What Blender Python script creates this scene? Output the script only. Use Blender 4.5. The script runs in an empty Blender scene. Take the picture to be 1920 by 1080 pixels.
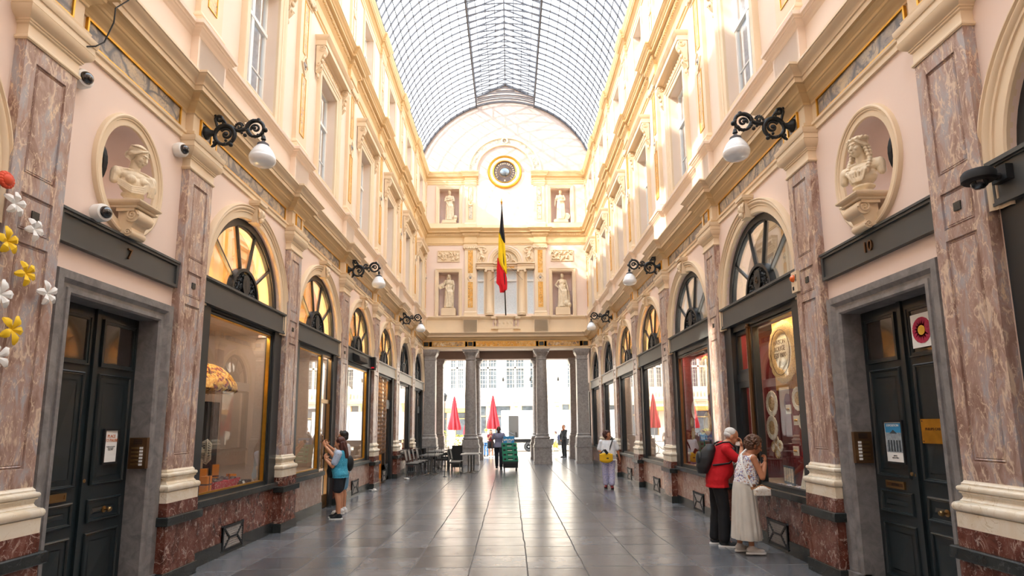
import bpy, bmesh, math, random
from mathutils import Vector, Matrix
random.seed(7)
PI = math.pi
scene = bpy.context.scene
COL = scene.collection

# ---------------------------------------------------------------- camera
cam_data = bpy.data.cameras.new('camera')
cam = bpy.data.objects.new('camera', cam_data)
COL.objects.link(cam)
F_PX, PX, PY = 1081.5, 960.0, 640.0
cam_data.sensor_width = 36.0
cam_data.sensor_fit = 'HORIZONTAL'
cam_data.lens = 36.0 * F_PX / 1920.0
cam_data.shift_y = (PY - 540.0) / 1920.0
cam_data.clip_start = 0.05
cam_data.clip_end = 400
def _cam_matrix(pitch, yaw, roll, loc):
    Rz = Matrix.Rotation(yaw, 3, 'Z'); Rx = Matrix.Rotation(pitch, 3, 'X'); Ry = Matrix.Rotation(roll, 3, 'Y')
    R = Rz @ Rx @ Ry
    right, fwd, up = R.col[0], R.col[1], R.col[2]
    M = Matrix(((right.x, up.x, -fwd.x, loc[0]), (right.y, up.y, -fwd.y, loc[1]), (right.z, up.z, -fwd.z, loc[2]), (0, 0, 0, 1)))
    return M
cam.matrix_world = _cam_matrix(0.1448, -0.0042, 0.0083, (0.133, 0.0, 1.83))
scene.camera = cam

# ---------------------------------------------------------------- colour management
scene.view_settings.view_transform = 'Standard'
scene.view_settings.look = 'None'
scene.view_settings.gamma = 1.0
scene.view_settings.use_curve_mapping = False
scene.view_settings.exposure = 1.08

# ---------------------------------------------------------------- daylight
world = bpy.data.worlds.new('world')
scene.world = world
world.use_nodes = True
_wn = world.node_tree.nodes; _wl = world.node_tree.links
_wn.clear()
_out = _wn.new('ShaderNodeOutputWorld')
_bg = _wn.new('ShaderNodeBackground')
_tc = _wn.new('ShaderNodeTexCoord')
_sx = _wn.new('ShaderNodeSeparateXYZ')
_rp = _wn.new('ShaderNodeValToRGB')
_rp.color_ramp.elements[0].position = 0.0
_rp.color_ramp.elements[0].color = (1.0, 0.97, 0.93, 1)
_rp.color_ramp.elements[1].position = 0.9
_rp.color_ramp.elements[1].color = (0.90, 0.95, 1.0, 1)
_wl.new(_tc.outputs['Generated'], _sx.inputs[0])
_wl.new(_sx.outputs['Z'], _rp.inputs[0])
_wl.new(_rp.outputs[0], _bg.inputs['Color'])
_bg.inputs['Strength'].default_value = 3.1
_wl.new(_bg.outputs[0], _out.inputs[0])

sun_data = bpy.data.lights.new('sun', 'SUN')
sun = bpy.data.objects.new('sun', sun_data)
COL.objects.link(sun)
sun_data.energy = 4.6
sun_data.angle = math.radians(0.8)
sun_data.color = (1.0, 0.90, 0.76)
_sd = Vector((1.0, 0.62, -0.72)).normalized()
sun.rotation_euler = _sd.to_track_quat('-Z', 'Y').to_euler()
sun.location = (-20, -10, 30)
# ================================================================= kit
def Vv(*a): return Vector(a)
class MB:
    """collects shapes, then links them as ONE mesh object"""
    def __init__(s, T=None):
        s.v = []; s.f = []; s.T = T
    def add(s, vs, fs):
        n = len(s.v)
        if s.T: vs = [s.T(*p) for p in vs]
        s.v += [tuple(p) for p in vs]
        s.f += [tuple(i + n for i in f) for f in fs]
        return s
    def box(s, x0, x1, y0, y1, z0, z1):
        return s.add([(x0,y0,z0),(x1,y0,z0),(x1,y1,z0),(x0,y1,z0),(x0,y0,z1),(x1,y0,z1),(x1,y1,z1),(x0,y1,z1)],
              [(0,3,2,1),(4,5,6,7),(0,1,5,4),(1,2,6,5),(2,3,7,6),(3,0,4,7)])
    def quad(s, a, b, c, d): return s.add([a,b,c,d], [(0,1,2,3)])
    def obox(s, c, size, M):
        """oriented box: centre, full size, 3x3 matrix"""
        vs = []
        for k in (-.5,.5):
            for j,i in ((-.5,-.5),(-.5,.5),(.5,.5),(.5,-.5)):
                p = M @ Vector((i*size[0], j*size[1], k*size[2])); vs.append((c[0]+p.x, c[1]+p.y, c[2]+p.z))
        return s.add(vs, [(0,3,2,1),(4,5,6,7),(0,1,5,4),(1,2,6,5),(2,3,7,6),(3,0,4,7)])
    def prism(s, poly, fn, h0, h1):
        """poly: 2D outline; fn(a,b,h)->xyz"""
        n = len(poly)
        vs = [fn(a,b,h0) for a,b in poly] + [fn(a,b,h1) for a,b in poly]
        fs = [tuple(range(n))[::-1], tuple(range(n, 2*n))] + [(i,(i+1)%n,(i+1)%n+n,i+n) for i in range(n)]
        return s.add(vs, fs)
    def loft(s, rings, closed=True, caps=True):
        n = len(rings[0]); vs = [p for r in rings for p in r]; fs = []
        for k in range(len(rings)-1):
            for i in range(n if closed else n-1):
                j = (i+1) % n
                fs.append((k*n+i, k*n+j, (k+1)*n+j, (k+1)*n+i))
        if caps and closed:
            fs.append(tuple(range(n))[::-1]); fs.append(tuple(range((len(rings)-1)*n, len(rings)*n)))
        return s.add(vs, fs)
    def lathe(s, prof, c=(0,0,0), seg=24, axis='Z', ang0=0, ang1=2*PI):
        """prof: (radius, height) list"""
        full = abs(ang1-ang0) > 2*PI-1e-4
        m = seg if full else seg+1
        rings = []
        for r, h in prof:
            ring = []
            for i in range(m):
                a = ang0 + (ang1-ang0)*i/seg
                x, y = r*math.cos(a), r*math.sin(a)
                p = (x,y,h) if axis=='Z' else ((x,h,y) if axis=='Y' else (h,x,y))
                ring.append((c[0]+p[0], c[1]+p[1], c[2]+p[2]))
            rings.append(ring)
        return s.loft(rings, closed=full, caps=full)
    def tube(s, pts, r, seg=8, caps=True):
        pts = [Vector(p) for p in pts]; n = len(pts)
        if not hasattr(r, '__len__'): r = [r]*n
        t = (pts[1]-pts[0]).normalized()
        up = Vector((0,0,1)) if abs(t.z) < .9 else Vector((1,0,0))
        a = t.cross(up).normalized(); rings = []
        for i in range(n):
            t = (pts[min(i+1,n-1)] - pts[max(i-1,0)])
            if t.length < 1e-9: t = Vector((0,0,1))
            t.normalize()
            a = (a - t*a.dot(t))
            if a.length < 1e-6: a = t.orthogonal()
            a.normalize(); b = t.cross(a)
            rings.append([tuple(pts[i] + (a*math.cos(2*PI*k/seg) + b*math.sin(2*PI*k/seg))*r[i]) for k in range(seg)])
        return s.loft(rings, True, caps)
    def ell(s, c, r, M=None, nu=14, nv=9):
        c = Vector(c); rings = []
        for j in range(1, nv):
            th = PI*j/nv; ring = []
            for i in range(nu):
                ph = 2*PI*i/nu
                p = Vector((r[0]*math.sin(th)*math.cos(ph), r[1]*math.sin(th)*math.sin(ph), r[2]*math.cos(th)))
                if M: p = M @ p
                ring.append(tuple(c+p))
            rings.append(ring)
        top = Vector((0,0,r[2])); bot = Vector((0,0,-r[2]))
        if M: top = M@top; bot = M@bot
        vs = [p for q in rings for p in q] + [tuple(c+top), tuple(c+bot)]
        fs = []; m = len(rings)
        for k in range(m-1):
            for i in range(nu):
                j = (i+1)%nu; fs.append((k*nu+i,(k+1)*nu+i,(k+1)*nu+j,k*nu+j))
        for i in range(nu):
            j=(i+1)%nu; fs.append((m*nu, i, j)); fs.append((m*nu+1,(m-1)*nu+j,(m-1)*nu+i))
        return s.add(vs, fs)
    def cap(s, a, b, ra, rb, seg=12, flat=1.0, side=None):
        """tapered capsule a->b; flat scales the section along `side`'s normal"""
        a=Vector(a); b=Vector(b); t=(b-a); L=t.length; t=t.normalized() if L>1e-6 else Vector((0,0,1))
        u = Vector(side).normalized() if side else t.orthogonal().normalized()
        u = (u - t*u.dot(t)).normalized(); w = t.cross(u)
        rings=[]
        for k in range(1,4):
            q=PI/2*k/4; rr=ra*math.sin(q); o=a-t*ra*math.cos(q)
            rings.append((o,rr))
        rings += [(a,ra),(a.lerp(b,.5),(ra+rb)/2),(b,rb)]
        for k in range(3,0,-1):
            q=PI/2*k/4; rings.append((b+t*rb*math.cos(q), rb*math.sin(q)))
        R=[[tuple(o+(u*math.cos(2*PI*i/seg)+w*flat*math.sin(2*PI*i/seg))*rr) for i in range(seg)] for o,rr in rings]
        return s.loft(R)
    def build(s, name, m, parent=None, smooth=None, loc=None):
        me = bpy.data.meshes.new(name)
        me.from_pydata(s.v, [], s.f); me.update()
        bm = bmesh.new(); bm.from_mesh(me)
        bmesh.ops.recalc_face_normals(bm, faces=bm.faces)
        bm.to_mesh(me); bm.free()
        if m: me.materials.append(m)
        if smooth:
            me.polygons.foreach_set('use_smooth', [True]*len(me.polygons))
            try: me.set_sharp_from_angle(angle=math.radians(smooth))
            except Exception: pass
        o = bpy.data.objects.new(name, me)
        COL.objects.link(o)
        if parent is not None: o.parent = parent
        if loc: o.location = loc
        return o

def empty(name, loc=(0,0,0), rz=0.0, label=None, cat=None, group=None, kind=None):
    o = bpy.data.objects.new(name, None); COL.objects.link(o)
    o.empty_display_size = .1
    o.location = loc; o.rotation_euler = (0,0,rz)
    return tag(o, label, cat, group, kind)
def tag(o, label=None, cat=None, group=None, kind=None):
    if label: o['label'] = label
    if cat: o['category'] = cat
    if group: o['group'] = group
    if kind: o['kind'] = kind
    return o
def kids(o): return [c for c in bpy.data.objects if c.parent == o]
def dup(root, loc=None, rz=None, label=None, group=None, parent=None):
    r = root.copy(); COL.objects.link(r)
    if loc is not None: r.location = loc
    if rz is not None: r.rotation_euler = (0,0,rz)
    if label: r['label'] = label
    if group: r['group'] = group
    for ch in list(root.children):
        c = ch.copy(); COL.objects.link(c); c.parent = r
        for g in list(ch.children):
            d = g.copy(); COL.objects.link(d); d.parent = c
    return r

# ================================================================= materials
def _new(name):
    m = bpy.data.materials.new(name); m.use_nodes = True
    nt = m.node_tree; return m, nt, nt.nodes, nt.links, nt.nodes['Principled BSDF']
def rgb(h):
    """sRGB hex to linear"""
    h = h.lstrip('#'); c = [int(h[i:i+2],16)/255 for i in (0,2,4)]
    return tuple(x/12.92 if x<=.04045 else ((x+.055)/1.055)**2.4 for x in c)+(1,)
def mat(name, col, rough=.6, metal=0, var=.06, scale=4, bump=0, bscale=40, emit=0, coat=0, spec=.5, alpha=1):
    m, nt, N, L, B = _new(name)
    c = rgb(col) if isinstance(col, str) else tuple(col)+(1,)
    B.inputs['Roughness'].default_value = rough; B.inputs['Metallic'].default_value = metal
    B.inputs['Specular IOR Level'].default_value = spec
    tc = N.new('ShaderNodeTexCoord')
    nz = N.new('ShaderNodeTexNoise'); nz.inputs['Scale'].default_value = scale; nz.inputs['Detail'].default_value = 5
    L.new(tc.outputs['Object'], nz.inputs['Vector'])
    rp = N.new('ShaderNodeValToRGB')
    rp.color_ramp.elements[0].position=.3; rp.color_ramp.elements[1].position=.7
    rp.color_ramp.elements[0].color = tuple(max(0,x*(1-var)) for x in c[:3])+(1,)
    rp.color_ramp.elements[1].color = tuple(min(1,x*(1+var)) for x in c[:3])+(1,)
    L.new(nz.outputs['Fac'], rp.inputs[0]); L.new(rp.outputs[0], B.inputs['Base Color'])
    if bump:
        n2 = N.new('ShaderNodeTexNoise'); n2.inputs['Scale'].default_value=bscale; L.new(tc.outputs['Object'], n2.inputs['Vector'])
        b = N.new('ShaderNodeBump'); b.inputs['Strength'].default_value=bump; b.inputs['Distance'].default_value=.01
        L.new(n2.outputs['Fac'], b.inputs['Height']); L.new(b.outputs[0], B.inputs['Normal'])
    if emit:
        B.inputs['Emission Color'].default_value = c; B.inputs['Emission Strength'].default_value = emit
    if coat: B.inputs['Coat Weight'].default_value = coat
    if alpha<1: B.inputs['Alpha'].default_value = alpha
    return m
def marble(name, cols, vein, scale=2.5, vscale=3.0, vw=.03, rough=.25, stretch=(1,1,1), cells=0, coat=0, dist=1.6, fleck=None):
    """cols: 3 sRGB tones mixed by noise, vein: sRGB colour of the veins"""
    m, nt, N, L, B = _new(name)
    B.inputs['Roughness'].default_value = rough
    tc = N.new('ShaderNodeTexCoord'); oi = N.new('ShaderNodeObjectInfo')
    mp = N.new('ShaderNodeMapping'); mp.inputs['Scale'].default_value = stretch
    ad = N.new('ShaderNodeVectorMath'); ad.operation='ADD'
    mu = N.new('ShaderNodeMath'); mu.operation='MULTIPLY'; mu.inputs[1].default_value = 31.0
    L.new(oi.outputs['Random'], mu.inputs[0]); L.new(tc.outputs['Object'], mp.inputs['Vector'])
    L.new(mp.outputs[0], ad.inputs[0]); L.new(mu.outputs[0], ad.inputs[1])
    n1 = N.new('ShaderNodeTexNoise'); n1.inputs['Scale'].default_value=scale; n1.inputs['Detail'].default_value=8; n1.inputs['Roughness'].default_value=.65; n1.inputs['Distortion'].default_value=.8
    L.new(ad.outputs[0], n1.inputs['Vector'])
    rp = N.new('ShaderNodeValToRGB'); e = rp.color_ramp.elements
    e[0].position=.36; e[0].color=rgb(cols[0]); e[1].position=.64; e[1].color=rgb(cols[2])
    x = e.new(.5); x.color=rgb(cols[1])
    L.new(n1.outputs['Fac'], rp.inputs[0])
    cur = rp.outputs[0]
    if cells:
        # breccia: rounded pebbles of a paler stone
        vo = N.new('ShaderNodeTexVoronoi'); vo.inputs['Scale'].default_value=cells; vo.feature='DISTANCE_TO_EDGE'
        ds = N.new('ShaderNodeTexNoise'); ds.inputs['Scale'].default_value=cells*.8; L.new(ad.outputs[0], ds.inputs['Vector'])
        mx = N.new('ShaderNodeMix'); mx.data_type='VECTOR'; mx.inputs['Factor'].default_value=.25
        L.new(ad.outputs[0], mx.inputs[4]); L.new(ds.outputs['Color'], mx.inputs[5]); L.new(mx.outputs[1], vo.inputs['Vector'])
        r2 = N.new('ShaderNodeValToRGB'); r2.color_ramp.elements[0].position=.02; r2.color_ramp.elements[1].position=.09
        L.new(vo.outputs['Distance'], r2.inputs[0])
        m2 = N.new('ShaderNodeMix'); m2.data_type='RGBA'
        L.new(r2.outputs[0], m2.inputs['Factor']); m2.inputs[6].default_value = rgb(vein); L.new(cur, m2.inputs[7]); cur = m2.outputs[2]
    for k,(sc,w) in enumerate(((vscale,vw),(vscale*2.7,vw*.8))):
        n2 = N.new('ShaderNodeTexNoise'); n2.inputs['Scale'].default_value=sc; n2.inputs['Detail'].default_value=6; n2.inputs['Distortion'].default_value=dist+k*.6
        o2 = N.new('ShaderNodeVectorMath'); o2.operation='ADD'; o2.inputs[1].default_value=(5.3*k+3,1.7,9.1); L.new(ad.outputs[0], o2.inputs[0]); L.new(o2.outputs[0], n2.inputs['Vector'])
        s1 = N.new('ShaderNodeMath'); s1.operation='SUBTRACT'; s1.inputs[1].default_value=.5; L.new(n2.outputs['Fac'], s1.inputs[0])
        a1 = N.new('ShaderNodeMath'); a1.operation='ABSOLUTE'; L.new(s1.outputs[0], a1.inputs[0])
        # veins break up: width is modulated
        n3 = N.new('ShaderNodeTexNoise'); n3.inputs['Scale'].default_value=sc*1.3; L.new(ad.outputs[0], n3.inputs['Vector'])
        mr = N.new('ShaderNodeMapRange'); mr.inputs['From Min'].default_value=.42; mr.inputs['From Max'].default_value=.68; mr.inputs['To Min'].default_value=.0005; mr.inputs['To Max'].default_value=w
        L.new(n3.outputs['Fac'], mr.inputs['Value'])
        dv = N.new('ShaderNodeMath'); dv.operation='DIVIDE'; dv.use_clamp=True; L.new(a1.outputs[0], dv.inputs[0]); L.new(mr.outputs[0], dv.inputs[1])
        m3 = N.new('ShaderNodeMix'); m3.data_type='RGBA'; L.new(dv.outputs[0], m3.inputs['Factor']); m3.inputs[6].default_value=rgb(vein); L.new(cur, m3.inputs[7]); cur=m3.outputs[2]
    if fleck:
        nf=N.new('ShaderNodeTexNoise'); nf.inputs['Scale'].default_value=scale*1.7; nf.inputs['Detail'].default_value=9; nf.inputs['Roughness'].default_value=.7; L.new(ad.outputs[0], nf.inputs['Vector'])
        rf=N.new('ShaderNodeValToRGB'); rf.color_ramp.elements[0].position=.60; rf.color_ramp.elements[1].position=.66; L.new(nf.outputs['Fac'], rf.inputs[0])
        mf=N.new('ShaderNodeMix'); mf.data_type='RGBA'; L.new(rf.outputs[0], mf.inputs['Factor']); L.new(cur, mf.inputs[6]); mf.inputs[7].default_value=rgb(fleck); cur=mf.outputs[2]
    L.new(cur, B.inputs['Base Color'])
    if coat: B.inputs['Coat Weight'].default_value=coat
    return m
def glass(name, tint=(1,1,1), refl=.9, rough=.02, base=.06, dirt=0):
    m, nt, N, L, B = _new(name)
    N.remove(B); out = N['Material Output']
    tr = N.new('ShaderNodeBsdfTransparent'); tr.inputs[0].default_value=tuple(tint)+(1,)
    gl = N.new('ShaderNodeBsdfGlossy'); gl.inputs['Roughness'].default_value=rough; gl.inputs[0].default_value=(refl,refl,refl,1)
    # two-sided Fresnel reflectance of a thin pane: base + (1-base)(1-|cos|)^k
    ge = N.new('ShaderNodeNewGeometry'); dt = N.new('ShaderNodeVectorMath'); dt.operation='DOT_PRODUCT'
    L.new(ge.outputs['Incoming'], dt.inputs[0]); L.new(ge.outputs['Normal'], dt.inputs[1])
    ab = N.new('ShaderNodeMath'); ab.operation='ABSOLUTE'; L.new(dt.outputs['Value'], ab.inputs[0])
    om = N.new('ShaderNodeMath'); om.operation='SUBTRACT'; om.inputs[0].default_value=1; L.new(ab.outputs[0], om.inputs[1])
    pw = N.new('ShaderNodeMath'); pw.operation='POWER'; pw.inputs[1].default_value=3.6; L.new(om.outputs[0], pw.inputs[0])
    ma = N.new('ShaderNodeMath'); ma.operation='MULTIPLY_ADD'; ma.use_clamp=True; ma.inputs[1].default_value=1-base; ma.inputs[2].default_value=base
    L.new(pw.outputs[0], ma.inputs[0])
    mx = N.new('ShaderNodeMixShader'); L.new(ma.outputs[0], mx.inputs[0]); L.new(tr.outputs[0], mx.inputs[1]); L.new(gl.outputs[0], mx.inputs[2])
    cur = mx
    if dirt:
        df = N.new('ShaderNodeBsdfTranslucent'); df.inputs[0].default_value=(.8,.85,.9,1)
        m2 = N.new('ShaderNodeMixShader'); m2.inputs[0].default_value=dirt; L.new(mx.outputs[0], m2.inputs[1]); L.new(df.outputs[0], m2.inputs[2]); cur=m2
    L.new(cur.outputs[0], out.inputs[0])
    return m

M = {}
M['cream']   = mat('cream_paint', '#ead2b0', .55, var=.04, scale=1.5)
M['tan']     = mat('tan_shaded_cornice', '#d9ba8a', .55, var=.05, scale=1.5)  # darker than the cream: shade under the corona put into the colour
M['honey']   = mat('honey_bounce_cornice', '#e6c797', .55, var=.05, scale=1.5)  # cream warmed to honey: golden bounce light put into the colour
M['pink']    = mat('pink_plaster', '#f0d8c8', .7, var=.02, scale=.9)
M['stucco']  = mat('warm_stucco', '#efd9c5', .65, var=.03, scale=1.2)
M['statue']  = mat('statue_plaster', '#e6d3b4', .6, var=.12, scale=9, bump=.2, bscale=60)
M['base']    = marble('cream_marble', ('#e8d9bf','#eee3cf','#e2d0b2'), '#c9b48f', 2, 3, .012, .22)
M['shaft']   = marble('rose_marble', ('#8f6e60','#ae9184','#aba7aa'), '#dcc5ad', 4.5, 4.2, .05, .3, stretch=(1.5,1.5,.55), dist=.5, fleck='#dfc4a4')
M['red']     = marble('red_marble', ('#4e281f','#6a3b2f','#7f5246'), '#b89a8b', 6, 5.5, .03, .16, stretch=(1,1,.8), dist=.7, fleck='#b9a298')
M['yellow']  = marble('yellow_marble', ('#dd9a3b','#e9ac4e','#efc383'), '#5c473f', 5, 5, .04, .3)
M['breccia'] = marble('grey_breccia', ('#857d7b','#ab9b88','#cdb48e'), '#5f5c60', 3, 3.5, .05, .3, cells=3.6)
M['goldtext']= marble('orange_marble', ('#d99531','#e6a848','#f0d2a0'), '#5a4b52', 6, 7, .05, .3)
M['pale']    = marble('pale_beige_marble', ('#c3b49c','#ddcfb6','#b3a696'), '#8a7f78', 3, 3.5, .05, .3)
M['dark']    = marble('black_marble', ('#202322','#2b2f2e','#333736'), '#4a4e4d', 3, 3, .01, .25)
M['blue']    = marble('bluestone', ('#6f6b6a','#7e7a78','#8c8784'), '#8f8b88', 6, 9, .006, .5)
M['column']  = marble('grey_granite', ('#8a8480','#9b9590','#a9a39e'), '#8a8582', 9, 14, .008, .35)
M['gold']    = mat('gilding', '#d9a540', .32, metal=1, var=.1, scale=12)
M['brass']   = mat('brass', '#a98a5e', .3, metal=1, var=.08)
M['iron']    = mat('black_iron', '#26292b', .45, metal=.3, var=.1, bump=.3, bscale=50)
M['frame']   = mat('anthracite_paint', '#2a2e30', .4, var=.05)
M['fascia']  = mat('fascia_lit_paint', '#4b4d4c', .45, var=.05)  # lighter copy of the frame paint; light from above is in the colour
M['door']    = mat('dark_green_paint', '#1b2528', .3, var=.08, coat=.2)
M['white']   = mat('white_paint', '#f0efea', .45, var=.02)
M['roofiron']= mat('roof_iron', '#56555a', .5, metal=.2, var=.05)
M['opal']    = mat('opal_glass', '#eef1f3', .25, var=.01, coat=.5)
M['black']   = mat('matt_black', '#151617', .7, var=.02)
M['glass']   = glass('window_glass', (.93,.95,.95), .95, .01, .1)
M['roofglass'] = glass('roof_glass', (.72,.78,.84), .85, .08, .05, dirt=.10)
M['upglass'] = glass('upper_glass', (.8,.85,.9), .95, .03, .18)
M['wood']    = mat('varnished_wood', '#7a4f2c', .35, var=.15, scale=9)
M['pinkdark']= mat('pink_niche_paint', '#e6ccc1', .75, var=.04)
M['yellowgrey']= marble('yellow_grey_marble', ('#6d6670','#d9a95c','#e9dcc4'), '#5a4b52', 4, 5, .05, .3)
M['clockface']= mat('clock_face', '#5b4a45', .5, var=.12)
M['tymp']    = mat('pink_white_plaster', '#cbb5a8', .75, var=.03)
M['dome']    = mat('clock_dome', '#8c96a0', .25, metal=.6, var=.15)
M['blind']   = mat('white_blind', '#dfe6ea', .8, var=.08, scale=14, bump=.5, bscale=30)
M['brownbeam']= mat('brown_beam', '#8a7466', .6, var=.05)
# ================================================================= setting
W = 4.09                     # half width wall to wall
YF = 28.0                    # plane of the end facade
PYS = [1.34, 4.83, 7.37, 10.85, 14.34, 17.82, 21.31, 24.80]      # pilaster axes
BAYS = [(3.085, 'arch'), (6.10, 'door'), (9.11, 'arch'), (12.595, 'arch'), (16.08, 'arch'), (19.565, 'arch'), (23.055, 'arch'), (26.45, 'arch')]
def SD(side):
    dy = 0.0 if side < 0 else -0.1
    return lambda d, y, z: (side*(W-d), y+dy, z)
def FC(d, x, z): return (x, YF-d, z)          # the end facade: d towards the camera
SN = {-1: 'left', 1: 'right'}

# ---- floor
def floor_material():
    m, nt, N, L, B = _new('polished_bluestone_floor')
    tc = N.new('ShaderNodeTexCoord'); sp = N.new('ShaderNodeSeparateXYZ'); cb = N.new('ShaderNodeCombineXYZ')
    L.new(tc.outputs['Object'], sp.inputs[0])
    ax = N.new('ShaderNodeMath'); ax.inputs[1].default_value = 0.38+20*.745
    ay = N.new('ShaderNodeMath'); ay.inputs[1].default_value = 20.0
    L.new(sp.outputs['X'], ax.inputs[0]); L.new(sp.outputs['Y'], ay.inputs[0])
    # joints wander a little
    wn = N.new('ShaderNodeTexNoise'); wn.inputs['Scale'].default_value=1.3; L.new(tc.outputs['Object'], wn.inputs['Vector'])
    wm = N.new('ShaderNodeMath'); wm.operation='MULTIPLY_ADD'; wm.inputs[1].default_value=.05; L.new(wn.outputs['Fac'], wm.inputs[0]); L.new(ax.outputs[0], wm.inputs[2])
    L.new(ay.outputs[0], cb.inputs['X']); L.new(wm.outputs[0], cb.inputs['Y'])
    br = N.new('ShaderNodeTexBrick'); br.offset = .13; br.offset_frequency = 3
    br.inputs['Scale'].default_value = 1; br.inputs['Brick Width'].default_value=.68; br.inputs['Row Height'].default_value=.745
    br.inputs['Mortar Size'].default_value=.011; br.inputs['Mortar Smooth'].default_value=.3; br.inputs['Bias'].default_value=0
    br.inputs['Color1'].default_value=rgb('#5b5d61'); br.inputs['Color2'].default_value=rgb('#7c7e82'); br.inputs['Mortar'].default_value=rgb('#55504a')
    L.new(cb.outputs[0], br.inputs['Vector'])
    n1 = N.new('ShaderNodeTexNoise'); n1.inputs['Scale'].default_value=3.5; n1.inputs['Detail'].default_value=7; L.new(tc.outputs['Object'], n1.inputs['Vector'])
    mx = N.new('ShaderNodeMix'); mx.data_type='RGBA'; mx.blend_type='MULTIPLY'; mx.inputs['Factor'].default_value=.55
    rp = N.new('ShaderNodeValToRGB'); rp.color_ramp.elements[0].position=.3; rp.color_ramp.elements[0].color=(.45,.45,.46,1); rp.color_ramp.elements[1].position=.72
    L.new(n1.outputs['Fac'], rp.inputs[0]); L.new(br.outputs['Color'], mx.inputs[6]); L.new(rp.outputs[0], mx.inputs[7]); L.new(mx.outputs[2], B.inputs['Base Color'])
    rr = N.new('ShaderNodeMapRange'); rr.inputs['To Min'].default_value=.15; rr.inputs['To Max'].default_value=.32; L.new(n1.outputs['Fac'], rr.inputs['Value'])
    mr_=N.new('ShaderNodeMath'); mr_.operation='MAXIMUM'; L.new(rr.outputs[0],mr_.inputs[0]); L.new(br.outputs['Fac'],mr_.inputs[1]); L.new(mr_.outputs[0], B.inputs['Roughness']); B.inputs['Coat Weight'].default_value=.0
    n2 = N.new('ShaderNodeTexNoise'); n2.inputs['Scale'].default_value=9; L.new(tc.outputs['Object'], n2.inputs['Vector'])
    sm = N.new('ShaderNodeMath'); sm.operation='MULTIPLY_ADD'; sm.inputs[1].default_value=-1.2; L.new(br.outputs['Fac'], sm.inputs[0]); L.new(n2.outputs['Fac'], sm.inputs[2])
    bp = N.new('ShaderNodeBump'); bp.inputs['Strength'].default_value=.12; bp.inputs['Distance'].default_value=.012
    L.new(sm.outputs[0], bp.inputs['Height']); L.new(bp.outputs[0], B.inputs['Normal'])
    B.inputs['Specular IOR Level'].default_value=.9; B.inputs['IOR'].default_value=1.75
    return m
M['floor'] = floor_material()
fl = MB().box(-4.3,4.3,-6,33.2,-.2,0).build('floor', M['floor'])
tag(fl, 'polished dark bluestone slab floor with pale central reflection', 'floor', kind='structure')

# ---- helpers for walls
def rect_wall(mb, T, y0, y1, z0, z1, holes, d=0.0, rev=.3):
    """front face with rectangular holes + reveals; holes (ya,yb,za,zb)"""
    ys = sorted(set([y0,y1]+[h[0] for h in holes]+[h[1] for h in holes]))
    zs = sorted(set([z0,z1]+[h[2] for h in holes]+[h[3] for h in holes]))
    for i in range(len(ys)-1):
        for j in range(len(zs)-1):
            cy, cz = (ys[i]+ys[i+1])/2, (zs[j]+zs[j+1])/2
            if any(h[0]<cy<h[1] and h[2]<cz<h[3] for h in holes): continue
            mb.quad(T(d,ys[i],zs[j]), T(d,ys[i+1],zs[j]), T(d,ys[i+1],zs[j+1]), T(d,ys[i],zs[j+1]))
    for a,b,c,e in holes:
        for p,q in (((a,c),(b,c)),((b,c),(b,e)),((b,e),(a,e)),((a,e),(a,c))):
            mb.quad(T(d,p[0],p[1]), T(d,q[0],q[1]), T(d-rev,q[0],q[1]), T(d-rev,p[0],p[1]))
def arch_wall(mb, T, y0, y1, yc, r, zc, ztop, zbot, d=0.0, rev=.35, n=32):
    """panel y0..y1 x zbot..ztop with a round-headed hole of radius r centred (yc,zc), straight jambs down to zbot"""
    pts = [(yc-r, zbot)] + [(yc - r*math.cos(PI*i/n), zc + r*math.sin(PI*i/n)) for i in range(n+1)] + [(yc+r, zbot)]
    mb.quad(T(d,y0,zbot), T(d,yc-r,zbot), T(d,yc-r,ztop), T(d,y0,ztop))
    mb.quad(T(d,y1,zbot), T(d,yc+r,zbot), T(d,yc+r,ztop), T(d,y1,ztop))
    for a,b in zip(pts[1:-1], pts[2:]):
        if abs(a[0]-b[0])<1e-6: continue
        mb.quad(T(d,a[0],a[1]), T(d,b[0],b[1]), T(d,b[0],ztop), T(d,a[0],ztop))
    for a,b in zip(pts[:-1], pts[1:]):
        mb.quad(T(d,*a), T(d,*b), T(d-rev,*b), T(d-rev,*a))
def sweep_breaks(mb, T, y0, y1, brk, prof, hy=.29, b=.10, back=-.05):
    """run a moulding profile [(d,z)] along y with breaks forward by b at the axes in brk"""
    rows = []
    for d, z in prof:
        row = [(d, y0)]
        for c in brk:
            row += [(d, c-hy-d), (d+b, c-hy-d), (d+b, c+hy+d), (d, c+hy+d)]
        row.append((d, y1))
        rows.append([T(p[0], min(max(p[1],y0),y1), z) for p in row])
    # close behind
    zt, zb = prof[-1][1], prof[0][1]
    n = len(rows[0])
    back_t = [T(back, min(max(((prof[-1][0], y0),)[0][1] if False else q, y0), y1), zt) for q in _ys(y0,y1,brk,hy,prof[-1][0])]
    back_b = [T(back, q, zb) for q in _ys(y0,y1,brk,hy,prof[0][0])]
    rows = [back_b] + rows + [back_t]
    mb.loft(rows, closed=False, caps=False)
def _ys(y0,y1,brk,hy,d):
    r=[y0]
    for c in brk: r += [c-hy-d,c-hy-d,c+hy+d,c+hy+d]
    return [min(max(q,y0),y1) for q in r+[y1]]
def cyma(d0,z0,d1,z1,n=5,flip=False):
    """S-shaped moulding between two profile points"""
    out=[]
    for i in range(n+1):
        t=i/n; s=(1-math.cos(PI*t))/2
        out.append((d0+(d1-d0)*(s if not flip else t), z0+(z1-z0)*(t if not flip else s)))
    return out

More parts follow.
